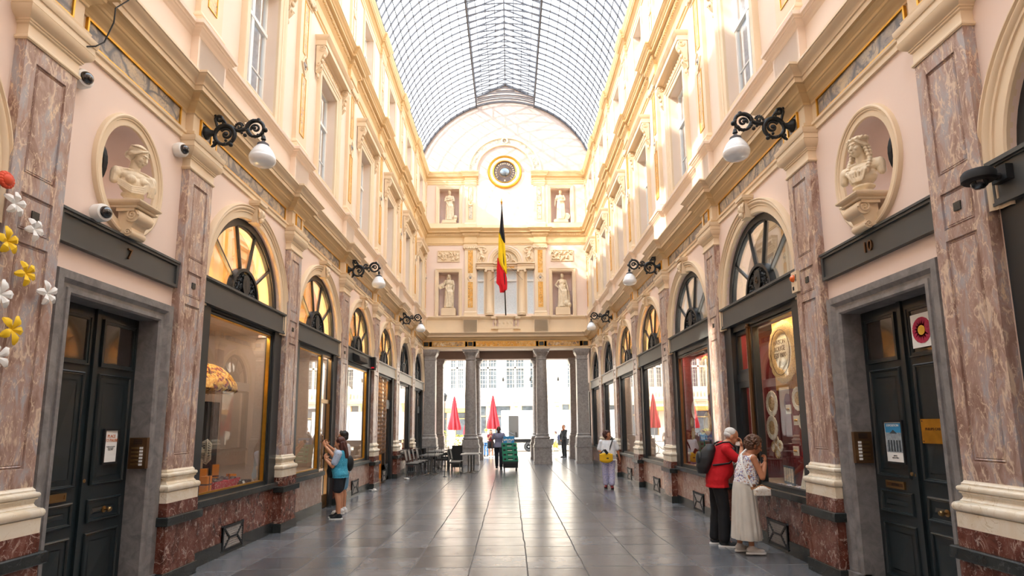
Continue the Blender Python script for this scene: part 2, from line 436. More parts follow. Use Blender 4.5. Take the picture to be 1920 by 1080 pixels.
# ---- side walls
ZA, RA, RO = 3.88, 1.28, 1.50       # arch centre height, opening radius, archivolt radius
WH = .56                             # half width of upper windows
PROF1 = [(.03,5.54),(.03,5.61),(.05,5.62),(.055,5.65),(.02,5.66),(.0,5.67),(.0,5.915),(.02,5.92),(.025,5.945)] + cyma(.03,5.95,.10,6.03) + [(.115,6.04),(.12,6.07)] + cyma(.125,6.075,.17,6.12,4) + [(.205,6.125),(.205,6.19),(.22,6.195),(.222,6.215)] + cyma(.225,6.22,.30,6.30,6) + [(.315,6.305),(.315,6.335),(.03,6.36)]
_k1=[i for i,p in enumerate(PROF1) if p==(.02,5.92)][0]; _k2=[i for i,p in enumerate(PROF1) if p==(.205,6.125)][0]
ENT=(('architrave',PROF1[:_k1+1],'cream'),('bed_moulding',PROF1[_k1:_k2+1],'tan'),('corona',PROF1[_k2:],'cream'))
PROF_L = [(.035,6.36),(.035,6.98),(.05,7.0)] + cyma(.05,7.0,.10,7.06) + [(.115,7.065),(.12,7.09),(.145,7.10),(.15,7.15),(.13,7.165),(0,7.18)]
PROF2 = [(.0,10.80),(.03,10.81),(.03,10.86),(.06,10.88),(.065,10.92),(.02,10.93),(.02,11.20)] + cyma(.03,11.21,.07,11.26,3) + [(.08,11.27),(.08,11.395),(.10,11.40),(.11,11.42)] + [(.20,11.425),(.20,11.49),(.215,11.495)] + cyma(.22,11.5,.30,11.59,5) + [(.315,11.595),(.315,11.63),(.02,11.66)]
PROF3 = [(.0,14.0),(.03,14.02),(.03,14.12),(.045,14.13),(.045,14.22),(.07,14.24),(.02,14.25),(.02,14.34)] + cyma(.03,14.35,.08,14.4,3) + [(.13,14.41),(.13,14.47),(.15,14.475)] + cyma(.15,14.48,.21,14.6,5) + [(.22,14.61),(.22,14.66),(-.2,14.68)]
for side in (-1, 1):
    T = SD(side); nm = SN[side]
    root = empty('wall_'+nm, (0,0,0), kind='structure')
    tag(root, 'pale pink and cream %s wall of the gallery with arches and windows' % nm, 'wall')
    g = MB()
    for yc, kind in BAYS:
        i = BAYS.index((yc,kind)); ya = PYS[i]; yb = PYS[i+1] if i+1 < len(PYS) else 28.1
        if kind == 'arch':
            arch_wall(g, T, ya, yb, yc, RA, ZA, 5.56, 3.45)
            # jambs behind pilasters
            for q0,q1 in ((ya, ya+.3),(yb-.3, yb)): 
                g.quad(T(0,q0,0),T(0,q1,0),T(0,q1,3.45),T(0,q0,3.45))
            g.quad(T(0,ya+.3,.8),T(-.35,ya+.3,.8),T(-.35,ya+.3,3.45),T(0,ya+.3,3.45))
            g.quad(T(0,yb-.3,.8),T(-.35,yb-.3,.8),T(-.35,yb-.3,3.45),T(0,yb-.3,3.45))
        else:
            # door bay: door hole below, oval niche above
            rect_wall(g, T, ya, yb, 0, 3.9, [(yc-.72, yc+.72, 0, 3.12)], rev=.28)
            n=40; a_, b_ = .44, .56; oc = (yc, 4.60)
            ov = [(oc[0]+a_*math.cos(2*PI*k/n), oc[1]+b_*math.sin(2*PI*k/n)) for k in range(n)]
            def edge(p):
                # ray from the oval centre to the panel border
                dx, dz = p[0]-oc[0], p[1]-oc[1]; t=1e9
                if abs(dx)>1e-9: t=min(t, ((yb if dx>0 else ya)-oc[0])/dx)
                if abs(dz)>1e-9: t=min(t, ((5.56 if dz>0 else 3.9)-oc[1])/dz)
                return (oc[0]+dx*t, oc[1]+dz*t)
            cs = [(yb,5.56),(ya,5.56),(ya,3.9),(yb,3.9)]
            for k in range(n):
                p, q = ov[k], ov[(k+1)%n]; P_, Q_ = edge(p), edge(q)
                poly=[T(0,*p),T(0,*P_)]
                if abs(P_[0]-Q_[0])>1e-6 and abs(P_[1]-Q_[1])>1e-6:
                    for c in cs:
                        if min(P_[0],Q_[0])-1e-6<=c[0]<=max(P_[0],Q_[0])+1e-6 and min(P_[1],Q_[1])-1e-6<=c[1]<=max(P_[1],Q_[1])+1e-6: poly.append(T(0,*c))
                poly += [T(0,*Q_),T(0,*q)]
                g.add(poly,[tuple(range(len(poly)))])
    g.build('ground_storey', M['pink'], root)
    # upper storeys
    g = MB(); g2 = MB()
    holes1=[]; holes2=[]
    for yc, kind in BAYS:
        if yc>4:
            holes1.append((yc-WH, yc+WH, 7.32, 9.72)); holes2.append((yc-.5, yc+.5, 12.05, 13.80))
    rect_wall(g, T, -6, 28.1, 6.2, 11.2, holes1, rev=.30)
    rect_wall(g, T, -6, 28.1, 11.2, 14.66, holes2, rev=.26)
    g.quad(T(0,-6,0),T(0,1.34,0),T(0,1.34,6.3),T(0,-6,6.3))
    g.build('upper_storey', M['stucco'], root)
    # archivolts and keystones
    for yc, kind in BAYS:
        if kind!='arch': continue
        g=MB(); n=36
        sec=[(RA,-.02),(RA,.03),(RA+.015,.045),(RA+.10,.045),(RA+.105,.06),(RA+.13,.06),(RA+.14,.075),(RA+.165,.085),(RA+.19,.075),(RA+.2,.095),(RO-.01,.095),(RO,.08),(RO,-.02)]
        rings=[]
        for i in range(n+1):
            a=PI*i/n; rings.append([T(d, yc-r*math.cos(a), ZA+r*math.sin(a)) for r,d in sec])
        rings=[[T(d,yc-r,3.5) for r,d in sec]]+rings+[[T(d,yc+r,3.5) for r,d in sec]]
        g.loft(rings, closed=False, caps=False)
        g.build('archivolt', M['cream'], root, smooth=40)
        k=MB()
        zk=ZA+RA
        for hh,d,z0,z1 in ((.085,.13,zk-.03,zk+.26),(.12,.17,zk+.26,zk+.285),(.135,.19,zk+.285,zk+.33)):
            k.prism([(-hh,z0),(hh,z0),(hh*1.06,z1),(-hh*1.06,z1)], lambda a,b,h: T(h,yc+a,b), -.02, d)
        # little carved mask
        k.ell(T(.14,yc,zk+.13),(.06,.055,.085)); k.ell(T(.19,yc,zk+.12),(.02,.014,.03)); k.ell(T(.16,yc-.05,zk+.17),(.03,.03,.04)); k.ell(T(.16,yc+.05,zk+.17),(.03,.03,.04)); k.ell(T(.15,yc,zk+.03),(.05,.04,.05))
        for sgn in (-1,1): k.tube([T(.14,yc+sgn*.07,zk+.22),T(.17,yc+sgn*.085,zk+.14),T(.15,yc+sgn*.06,zk+.06)],.018,6)
        k.build('keystone', M['cream'], root, smooth=35)
    # red marble dado of the far part of the wall
    # entablatures
    PB = [p for p in PYS]+[28.28]
    tr = empty('trim_%d' % (1 if side<0 else 2), kind='structure'); tag(tr,'ground-storey entablature with gilded marble frieze along the %s wall'%nm,'entablature')
    for nm_,pr_,mm_ in ENT:
        g=MB(); sweep_breaks(g,T,-1.5,YF,PB,pr_); g.build(nm_,M[mm_],tr,smooth=30)
    g=MB(); sweep_breaks(g,T,-1.5,YF,PB,PROF_L,hy=.33); g.build('window_ledge',M['stucco'],tr,smooth=30)
    for i in range(len(PB)-1):
        a,b_ = PB[i]+.46, PB[i+1]-.46
        if b_ > YF-.3: b_ = YF-.25
        z0,z1=5.685,5.90
        p=MB().box(0,1,0,1,0,1); p=MB()
        p.add([T(.012,a,z0),T(.012,b_,z0),T(.012,b_,z1),T(.012,a,z1),T(-.02,a,z0),T(-.02,b_,z0),T(-.02,b_,z1),T(-.02,a,z1)],[(0,1,2,3),(4,5,6,7),(0,1,5,4),(1,2,6,5),(2,3,7,6),(3,0,4,7)])
        fp=p.build('frieze_panel',M['breccia'],tr)
        f=MB(); t=.022
        for u0,u1,w0,w1 in ((a-t,b_+t,z0-t*.6,z0),(a-t,b_+t,z1,z1+t),(a-t,a,z0,z1),(b_,b_+t,z0,z1)):
            f.add([T(q,u,w) for q in (-.01,.03) for u,w in ((u0,w0),(u1,w0),(u1,w1),(u0,w1))],[(0,1,2,3),(4,5,6,7),(0,1,5,4),(1,2,6,5),(2,3,7,6),(3,0,4,7)])
        f.build('gilt_frame',M['gold'],fp)
        # small square over the pilaster
        c=PB[i]; q=MB(); 
        q.add([T(dd,c+u,w) for dd in (.08,.112) for u,w in ((-.12,z0),(.12,z0),(.12,z1),(-.12,z1))],[(0,1,2,3),(4,5,6,7),(0,1,5,4),(1,2,6,5),(2,3,7,6),(3,0,4,7)])
        sq=q.build('frieze_panel',M['breccia'],tr)
        f=MB()
        for u0,u1,w0,w1 in ((-.14,.14,z0-.012,z0),(-.14,.14,z1,z1+.02),(-.14,-.12,z0,z1),(.12,.14,z0,z1)):
            f.add([T(qd,c+u,w) for qd in (.09,.128) for u,w in ((u0,w0),(u1,w0),(u1,w1),(u0,w1))],[(0,1,2,3),(4,5,6,7),(0,1,5,4),(1,2,6,5),(2,3,7,6),(3,0,4,7)])
        f.build('gilt_frame',M['gold'],sq)
    tr = empty('trim_%d' % (3 if side<0 else 4), kind='structure'); tag(tr,'first-floor dentilled cornice along the %s wall'%nm,'cornice')
    g=MB(); sweep_breaks(g,T,-1.5,YF,PB,PROF2,b=.08); g.build('cornice',M['honey'],tr,smooth=30)
    g=MB(); y=3.0
    while y<YF-.1:
        if not any(abs(y-c)<.40 for c in PB): g.add([T(q,y+u,w) for q in (.07,.125) for u,w in ((-.024,11.29),(.024,11.29),(.024,11.385),(-.024,11.385))],[(0,1,2,3),(4,5,6,7),(0,1,5,4),(1,2,6,5),(2,3,7,6),(3,0,4,7)])
        else:
            g.add([T(q,y+u,w) for q in (.15,.205) for u,w in ((-.024,11.29),(.024,11.29),(.024,11.385),(-.024,11.385))],[(0,1,2,3),(4,5,6,7),(0,1,5,4),(1,2,6,5),(2,3,7,6),(3,0,4,7)])
        y+=.085
    tag(g.build('dentil_course',M['honey'],tr),kind='stuff')
    tr = empty('trim_%d' % (5 if side<0 else 6), kind='structure'); tag(tr,'top cornice under the glass roof along the %s wall'%nm,'cornice')
    g=MB(); sweep_breaks(g,T,-1.5,YF,PB,PROF3,b=.07); g.build('cornice',M['honey'],tr,smooth=30)

# ---- back of the gallery behind the camera
bw = MB().box(-4.3,4.3,-6.2,-6,0,19).build('wall_back', M['pink'])
tag(bw,'plain pink wall closing the gallery behind the camera','wall',kind='structure')

# ---- glass roof
RR_, ZR = 4.61, 13.9
A0 = math.radians(18.9); A1 = math.radians(80.2)
roof = empty('ceiling', kind='structure'); tag(roof,'barrel-vaulted glass and iron roof with raised ridge lantern','roof')
YR0, YR1 = -6.0, 27.95
def arcp(a, r=RR_): return (r*math.sin(a), ZR + r*math.cos(a))
NP_ = 13
angs = [A0+(A1-A0)*i/NP_ for i in range(NP_+1)]
g = MB()
for s_ in (-1,1):
    prof=[(s_*arcp(a,RR_+.03)[0], arcp(a,RR_+.03)[1]) for a in angs]
    for p,q in zip(prof[:-1],prof[1:]): g.quad((p[0],YR0,p[1]),(p[0],YR1,p[1]),(q[0],YR1,q[1]),(q[0],YR0,q[1]))
    x0,z0=arcp(A0); xl=s_*x0
    g.quad((xl,YR0,z0+.02),(xl,YR1,z0+.02),(xl,YR1,18.82),(xl,YR0,18.82))
    g.quad((s_*1.58,YR0,18.80),(s_*1.58,YR1,18.80),(0,YR1,19.50),(0,YR0,19.50))
g.build('glazing', M['roofglass'], roof)
g = MB(); g2 = MB(); y = YR1-.1; k=0
def strip(mb, pts, y, w, h):
    """flat bar on edge following pts (x,z), width w along y, depth h inward"""
    n=len(pts)
    rings=[]
    for i,(x,z) in enumerate(pts):
        a=pts[max(i-1,0)]; b=pts[min(i+1,n-1)]
        tx,tz=b[0]-a[0],b[1]-a[1]; l=math.hypot(tx,tz); nx,nz=-tz/l*h/2,tx/l*h/2
        rings.append([(x+nx,y-w/2,z+nz),(x+nx,y+w/2,z+nz),(x-nx,y+w/2,z-nz),(x-nx,y-w/2,z-nz)])
    mb.loft(rings)
while y > YR0:
    for s_ in (-1,1):
        strip(g, [(s_*arcp(a)[0],arcp(a)[1]) for a in angs], y, .029, .055)
        strip(g2, [(s_*arcp(A0)[0],arcp(A0)[1]), (s_*1.49,18.80)], y, .029, .055)
        strip(g2, [(s_*1.58,18.78),(0,19.47)], y, .030, .055)
    # light tie arch across the lantern at vault height
    strip(g2, [(arcp(a)[0],arcp(a)[1]) for a in [A0*(-1+2*i/8) for i in range(9)]], y, .028, .045)
    y -= .39; k+=1
g.build('rib_lattice', M['roofiron'], roof); g2.build('lantern_lattice', M['roofiron'], roof)
g=MB()
for s_ in (-1,1):
    for a in angs:
        x,z=arcp(a, RR_-.01); g.box(s_*x-.013,s_*x+.013,YR0,YR1,z-.025,z+.01)
    for k in range(1,4):
        x=s_*1.58*k/4; z=19.47-.69*k/4; g.box(x-.015,x+.015,YR0,YR1,z-.02,z+.01)
    x,z=arcp(A0); g.box(s_*x-.035,s_*x+.035,YR0,YR1,z-.09,z+.03); g.box(s_*x-.03,s_*x+.03,YR0,YR1,18.74,18.80)
g.box(-.025,.025,YR0,YR1,19.40,19.47)
g.build('purlin_lattice', M['roofiron'], roof)
# gutter parapet that carries the vault
for side in (-1,1):
    T=SD(side); g=MB()
    g.add([T(a_,y_,z_) for y_ in (-6,YF) for a_,z_ in ((-.05,14.6),(-.6,14.6),(-.6,14.72),(-.05,14.72))],[(0,1,2,3),(4,5,6,7),(0,1,5,4),(1,2,6,5),(2,3,7,6),(3,0,4,7)])
    g.build('gutter', M['roofiron'], roof)
# roofs of the buildings on both sides keep the sun off the attic backs
# ================================================================= pilasters
def stack(mb, rings, back=-.04):
    """rectangular mouldings standing on a wall: rings (z, d, half width); local x = out of the wall"""
    R=[[(back,-h,z),(d,-h,z),(d,h,z),(back,h,z)] for z,d,h in rings]
    mb.loft(R)
def prof_ring(rings0, d, h): return [(z, d+e, h+e) for z,e in rings0]
def torus_prof(z0,z1,e0,bul,n=6):
    return [(z0+(z1-z0)*(1-math.cos(PI*i/n))/2, e0+bul*math.sin(PI*i/n)) for i in range(n+1)]
def panel_face(mb, d, h, z0, z1, panels, dep=.018, mo=.03, back=-.04):
    """shaft with sunk panels (half width ph, za, zb), raised field inside"""
    zs=[z0]
    mb.add([(back,-h,z0),(d,-h,z0),(d,-h,z1),(back,-h,z1)],[(0,1,2,3)]); mb.add([(back,h,z0),(d,h,z0),(d,h,z1),(back,h,z1)],[(0,1,2,3)])
    mb.add([(back,-h,z1),(d,-h,z1),(d,h,z1),(back,h,z1)],[(0,1,2,3)])
    for ph,za,zb in panels:
        # strips left/right of the panel
        mb.quad((d,-h,za),(d,-ph,za),(d,-ph,zb),(d,-h,zb)); mb.quad((d,h,za),(d,ph,za),(d,ph,zb),(d,h,zb))
        def rect(q,dd,zq): return [(dd,-q,za+zq),(dd,q,za+zq),(dd,q,zb-zq),(dd,-q,zb-zq)]
        seq=[rect(ph,d,0),rect(ph-.004,d-dep,.004),rect(ph-.012,d-dep,.012),rect(ph-.02,d-dep+.012,.02),rect(ph-mo,d-dep+.004,mo),rect(ph-mo-.006,d-dep*.4,mo+.006)]
        mb.loft(seq,True,False); mb.add(seq[-1],[(0,1,2,3)])
    edges=[z0]+[q for p in sorted(panels,key=lambda p:p[1]) for q in (p[1],p[2])]+[z1]
    for a,b in zip(edges[0::2],edges[1::2]): mb.quad((d,-h,a),(d,h,a),(d,h,b),(d,-h,b))
def make_pilaster(square=False):
    r = empty('pilaster', (0,0,0))
    g=MB(); stack(g,[(0,.19,.37),(.15,.19,.37),(.155,.185,.365)]); g.build('skirting',M['dark'],r)
    g=MB(); stack(g,[(.15,.17,.345),(.69,.17,.345)]); g.build('plinth',M['red'],r)
    g=MB(); stack(g,[(.69,.205,.385),(.70,.215,.39),(.785,.215,.39),(.795,.2,.38)]); g.build('plinth_band',M['dark'],r)
    g=MB(); stack(g,[(.79,.165,.34),(.95,.165,.34)]); g.build('plinth_block',M['red'],r)
    g=MB(); d,h=.10,.29
    pr=[(.95,.055),(1.075,.055)]+torus_prof(1.078,1.16,.045,.03)+[(1.165,.03),(1.172,.03)]+[(1.18,.02),(1.20,.012),(1.225,.018),(1.235,.03),(1.245,.03)]+torus_prof(1.247,1.295,.025,.018)+[(1.30,.015),(1.315,.015),(1.33,.002),(1.34,0)]
    stack(g,prof_ring(pr,d,h)); g.build('base',M['base'],r,smooth=35)
    g=MB(); panel_face(g,.10,.29,1.34,5.16,[(.17,1.50,3.40),(.17,3.50,3.83),(.17,4.0,5.0)]); g.build('shaft',M['shaft'],r)
    g=MB(); 
    if square: g.box(.08,.104,-.038,.038,3.63,3.705); g.build('dark_stud',M['dark'],r)
    g=MB()
    pr=[(5.15,.0),(5.15,.012)]+torus_prof(5.155,5.185,.012,.01,4)+[(5.19,.008),(5.20,.004),(5.29,.004),(5.30,.018),(5.315,.018),(5.32,.028),(5.335,.028)]+[(5.34,.035),(5.36,.06),(5.39,.08),(5.43,.088),(5.435,.07)]+[(5.44,.082),(5.505,.082),(5.508,.092),(5.53,.10),(5.555,.105),(5.575,.105)]
    stack(g,prof_ring(pr,d,h)); g.build('capital',M['cream'],r,smooth=35)
    return r
ORD=['nearest the camera','second','third','fourth','fifth','sixth','seventh','farthest']
def place_wall(side, y): return (side*W, y+(0 if side<0 else -.1), 0), (0 if side<0 else PI)
p0=make_pilaster(True); used=False
PLAB={(-1,0):'cream-based rose marble pilaster at the very left picture edge, before the first black arch frame',
 (-1,1):'rose marble pilaster with white and yellow paper flowers, left of door 7',
 (-1,2):'rose marble pilaster between black door 7 and the confectionery window, lamp above',
 (-1,3):'rose marble pilaster between the confectionery window and the brass-framed glass shop door',
 (-1,4):'rose marble pilaster behind the couple photographing the shop window',
 (-1,5):'rose marble pilaster just before the lattice-grille shopfront on the left wall',
 (-1,6):'rose marble pilaster just beyond the lattice-grille shopfront on the left wall',
 (-1,7):'last rose marble pilaster on the left wall, behind the stacked cafe chairs',
 (1,0):'rose marble pilaster at the very right picture edge, beside the dark shopfront',
 (1,1):'rose marble pilaster right of door 10 with broad cream base',
 (1,2):'rose marble pilaster between door 10 and the lace shop window, orange alarm box beside',
 (1,3):'rose marble pilaster between the two lace shop windows, behind the man in red',
 (1,4):'rose marble pilaster beyond the smaller lace window, before the window reflecting the street',
 (1,5):'rose marble pilaster beyond the street-reflecting window on the right wall',
 (1,6):'rose marble pilaster just behind the woman with the yellow bag',
 (1,7):'last rose marble pilaster on the right wall, left of the woman with the yellow bag'}
for side in (-1,1):
    for i,y in enumerate(PYS):
        loc,rz=place_wall(side,y)
        if not used: o=p0; o.location=loc; o.rotation_euler=(0,0,rz); used=True
        else: o=dup(p0,loc,rz)
        tag(o,PLAB[(side,i)],'pilaster','rose marble pilasters along the gallery walls')
# ---- first-floor pilasters
def gilt_rect(mb, d, y0,y1,z0,z1,t=.018,h=.014):
    for a,b,c,e in ((y0-t,y1+t,z0-t,z0),(y0-t,y1+t,z1,z1+t),(y0-t,y0,z0,z1),(y1,y1+t,z0,z1)): mb.box(d-.005,d+h,a,b,c,e)
def diamond(mb,d,z,r,t,h):
    out=[(0,z-r),(r*.72,z),(0,z+r),(-r*.72,z)]; k=(r-t)/r; inn=[(a*k,z+(b-z)*k) for a,b in out]
    for i in range(4):
        j=(i+1)%4
        mb.add([(dd,*p) for dd in (d-.01,d+h) for p in (out[i],out[j],inn[j],inn[i])],[(0,1,2,3),(4,5,6,7),(0,1,5,4),(1,2,6,5),(2,3,7,6),(3,0,4,7)])
def make_upper():
    r=empty('upper_pilaster')
    g=MB(); stack(g,[(6.36,.135,.33),(6.98,.135,.33)]); stack(g,[(7.17,.13,.33),(7.30,.13,.33),(7.31,.12,.32)]+[(z,.085+e,.28+e) for z,e in torus_prof(7.315,7.37,.02,.018,5)]+[(7.38,.10,.295),(7.42,.085,.28)]); g.build('base',M['cream'],r,smooth=35)
    g=MB(); stack(g,[(7.42,.08,.28),(10.56,.08,.28)]); g.build('shaft',M['cream'],r)
    for z0,z1 in ((7.62,8.87),(9.37,10.50)):
        g=MB(); g.box(.06,.085,-.105,.105,z0,z1); q=g.build('marble_inlay',M['yellow'],r)
        g=MB(); gilt_rect(g,.083,-.105,.105,z0,z1,.014,.01); g.build('gilt_bead',M['gold'],q)
    g=MB(); diamond(g,.08,9.12,.235,.05,.03); q=g.build('lozenge',M['cream'],r)
    g=MB(); g.box(.07,.10,-.05,.05,9.06,9.18); g.ell((.1,0,9.12),(.03,.035,.045)); g.build('boss',M['column'],q)
    g=MB(); stack(g,[(10.53,.09,.29),(10.55,.10,.30),(10.56,.085,.285),(10.60,.09,.29),(10.68,.12,.33),(10.72,.13,.34),(10.725,.12,.33),(10.76,.135,.35),(10.80,.135,.35)])
    for s_ in (-1,1):
        g.lathe([(.02,.02),(.075,.02),(.08,.05),(.075,.15),(.02,.15)],(.0,s_*.30,10.68),14,'X')
        g.tube([(.15,s_*(.30+.055*math.cos(a)*(1-a/12)),10.68+.055*math.sin(a)*(1-a/12)) for a in [q*.5 for q in range(22)]],.012,5)
    for k in range(5): g.ell((.12,-.2+.1*k,10.64),(.035,.045,.055),nu=8,nv=6)
    g.build('capital',M['cream'],r,smooth=40)
    return r
def make_attic():
    r=empty('attic_pilaster')
    g=MB(); stack(g,[(11.64,.11,.31),(11.90,.11,.31),(11.91,.10,.30),(11.97,.08,.27)]); g.build('base',M['cream'],r)
    g=MB(); stack(g,[(11.95,.065,.26),(14.02,.065,.26)]); g.build('shaft',M['cream'],r)
    for z0,z1 in ((12.15,12.85),(13.15,13.85)):
        g=MB(); g.box(.05,.07,-.10,.10,z0,z1); q=g.build('marble_inlay',M['pale'],r)
        g=MB(); gilt_rect(g,.068,-.10,.10,z0,z1,.012,.008); g.build('gilt_bead',M['gold'],q)
    g=MB(); g.lathe([(.10,.05),(.14,.05),(.14,.085),(.125,.095),(.10,.085)],(0,0,13.0),20,'X'); q=g.build('roundel',M['cream'],r,smooth=40)
    g=MB(); g.lathe([(.0,.05),(.10,.05),(.10,.065),(.0,.065)],(0,0,13.0),16,'X'); g.ell((.07,0,13),(.02,.05,.05)); g.build('boss',M['gold'],q)
    g=MB(); stack(g,[(13.9,.07,.265),(13.93,.09,.285),(13.95,.07,.265),(14.0,.1,.3),(14.03,.11,.31)]); g.build('capital',M['cream'],r)
    return r
SW={-1:'on the wall of door 7',1:'on the wall of door 10'}
NTH=['first','second','third','fourth','fifth','sixth','seventh','eighth']
_placed=set()
def put(proto, loc, rz, lab, cat, grp, kind=None):
    if proto.name in _placed: o=dup(proto,loc,rz)
    else:
        o=proto; _placed.add(proto.name); o.location=loc; o.rotation_euler=(0,0,rz)
    return tag(o,lab,cat,grp,kind)
u0=make_upper(); a0=make_attic()
for side in (-1,1):
    for i,y in enumerate(PYS+[27.95]):
        loc,rz=place_wall(side,y)
        if i>=2: put(u0,loc,rz,'%s cream first-floor pilaster with yellow marble strip %s, counting from the front'%(NTH[i-2] if i<8 else 'last',SW[side]),'pilaster','first-floor pilasters','structure')
        if i>=3: put(a0,loc,rz,'%s cream top-floor pilaster with small roundel %s, counting from the front'%(NTH[i-3] if i<8 else 'last',SW[side]),'pilaster','top-floor pilasters','structure')
for sx,w in ((-1,'beside the crowned statue'),(1,'beside the robed statue')):
    put(u0,(sx*1.74-.05,YF,0),-PI/2,'cream first-floor pilaster with ochre marble on the end facade, door %s side of the white curtained window'%('7' if sx<0 else '10'),'pilaster','end facade first-floor pilasters','structure')
    put(a0,(sx*1.74-.05,YF,0),-PI/2,'cream top-floor pilaster on the end facade, door %s side of the round clock'%('7' if sx<0 else '10'),'pilaster','end facade top-floor pilasters','structure')

# ================================================================= upper windows
def frame_prof(mb, T, y0,y1,z0,z1, w, sec):
    """mitred frame of section sec [(out from the opening, d)] round left, top and right of an opening"""
    rings=[[T(d,y0-o,z0) for o,d in sec],[T(d,y0-o,z1+o) for o,d in sec],[T(d,y1+o,z1+o) for o,d in sec],[T(d,y1+o,z0) for o,d in sec]]
    mb.loft(rings,closed=False,caps=False)
I_ = lambda d,y,z:(d,y,z)
def make_window(z0,z1,hw,hood):
    """stands on the wall plane; local x out of the wall, z absolute"""
    r=empty('window_1')
    sec=[(-.001,.001),(-.001,.045),(.03,.055),(.09,.055),(.095,.07),(.15,.07),(.165,.085),(.19,.10),(.215,.10),(.225,.08),(.225,-.02)] if hood else [(-.001,.001),(-.001,.03),(.10,.03),(.11,.045),(.17,.05),(.18,-.02)]
    g=MB(); frame_prof(g,I_,-hw,hw,z0-.12,z1,0,sec); g.build('surround',M['cream'],r,smooth=35)
    # casement: outer frame, mullion, transom
    x0,x1=-.24,-.19
    g=MB(); t=.055
    g.box(x0,x1,-hw,-hw+t,z0,z1); g.box(x0,x1,hw-t,hw,z0,z1); g.box(x0,x1,-hw,hw,z1-t,z1); g.box(x0,x1,-hw,hw,z0,z0+t)
    zt=z0+(z1-z0)*.66
    g.box(x0-.005,x1+.02,-hw,hw,zt-.035,zt+.035); g.box(x0,x1+.012,-.045,.045,z0,z1)
    for s_ in (-1,1): g.box(x0+.01,x1-.015,*sorted((s_*.03,s_*hw)),z0+(zt-z0)*.45-.012,z0+(zt-z0)*.45+.012)
    g.box(x0+.02,x0+.035,-hw,hw,z0,z1) if False else None
    fr=g.build('casement',M['white'],r)
    g=MB(); g.quad((x0+.02,-hw,z0),(x0+.02,hw,z0),(x0+.02,hw,z1),(x0+.02,-hw,z1)); g.build('pane',M['upglass'],fr)
    g=MB(); n=40
    pts=[(-.34+.02*math.sin(k*1.9),-hw-.1+(2*hw+.2)*k/n) for k in range(n+1)]
    g.loft([[(x,y,z0-.1) for x,y in pts],[(x,y,z1+.1) for x,y in pts]],closed=False,caps=False); g.build('net_curtain',M['curtain'],r,smooth=60)
    g=MB(); stack(g,[(z0-.14,.08,hw+.1),(z0-.11,.09,hw+.11),(z0-.02,.10,hw+.12),(z0,.10,hw+.12)],back=-.3) if not hood else g.box(-.3,.04,-hw,hw,z0-.05,z0)
    g.build('sill',M['cream'],r)
    g=MB(); g.box(-.02,.0,-hw,hw,z0+.06,z0+.085); g.box(-.02,.0,-hw,hw,z0+.0,z0+.02)
    g.build('guard_bar',M['cream'],r)
    if hood:
        g=MB(); H=hw+.43
        stack(g,[(9.95,.04,H-.14),(10.12,.04,H-.14),(10.13,.07,H-.12),(10.155,.10,H-.10),(10.16,.24,H-.03),(10.27,.24,H-.03),(10.28,.255,H-.02),(10.31,.28,H),(10.36,.315,H+.02),(10.375,.315,H+.02),(10.40,.1,H-.1)])
        # carved frieze
        for k in range(9):
            y=-hw*.9+1.8*hw*k/8; g.ell((.05,y,10.04),(.03,.055,.045),nu=8,nv=6)
        g.build('hood',M['cream'],r,smooth=30)
        for s_ in (-1,1):
            g=MB(); yb=s_*(hw+.315)
            prof=[(.02,10.15),(.22,10.15),(.235,10.10),(.225,10.02),(.18,9.95),(.13,9.87),(.11,9.78),(.125,9.70),(.10,9.63),(.05,9.58),(.02,9.52)]
            g.prism(prof,lambda a,b,h:(a,yb+h,b),-.075,.075)
            for c,rr in (((.15,10.07),.075),((.085,9.70),.05)):
                g.tube([(c[0]+rr*(1-a/16)*math.cos(a),yb-.085,c[1]+rr*(1-a/16)*math.sin(a)) for a in [q*.6 for q in range(22)]],.012,5)
                g.tube([(c[0]+rr*(1-a/16)*math.cos(a),yb+.085,c[1]+rr*(1-a/16)*math.sin(a)) for a in [q*.6 for q in range(22)]],.012,5)
            for k in range(4): g.ell((.20-.03*k,yb,10.06-.12*k),(.035,.05,.05),nu=8,nv=6)
            g.ell((.05,yb,9.47),(.035,.04,.06),nu=8,nv=6)
            g.build('bracket',M['cream'],r,smooth=40)
    return r
M['curtain']=mat('net_curtain','#c3ccd6',.9,var=.18,scale=14)
w1=make_window(7.32,9.72,WH,True); w2=make_window(12.05,13.80,.5,False)
for side in (-1,1):
    k=0
    for yc,kind in BAYS:
        if yc<5: continue
        loc,rz=place_wall(side,yc)
        lab='tall first-floor window under a bracketed hood %s, %s from the camera'%(SW[side],NTH[k])
        if yc>7: put(w1,loc,rz,lab,'window','first-floor windows','structure')
        if yc>12: put(w2,loc,rz,'small top-floor window %s, %s from the camera'%(SW[side],NTH[k]),'window','top-floor windows','structure')
        k+=1
_wn=1
for o in list(bpy.data.objects):
    if o.parent is None and o.name.startswith('window_1'): o.name='window_tmp%d'%_wn; _wn+=1
for i,o in enumerate([o for o in bpy.data.objects if o.parent is None and o.name.startswith('window_tmp')]): o.name='window_%d'%(i+1)
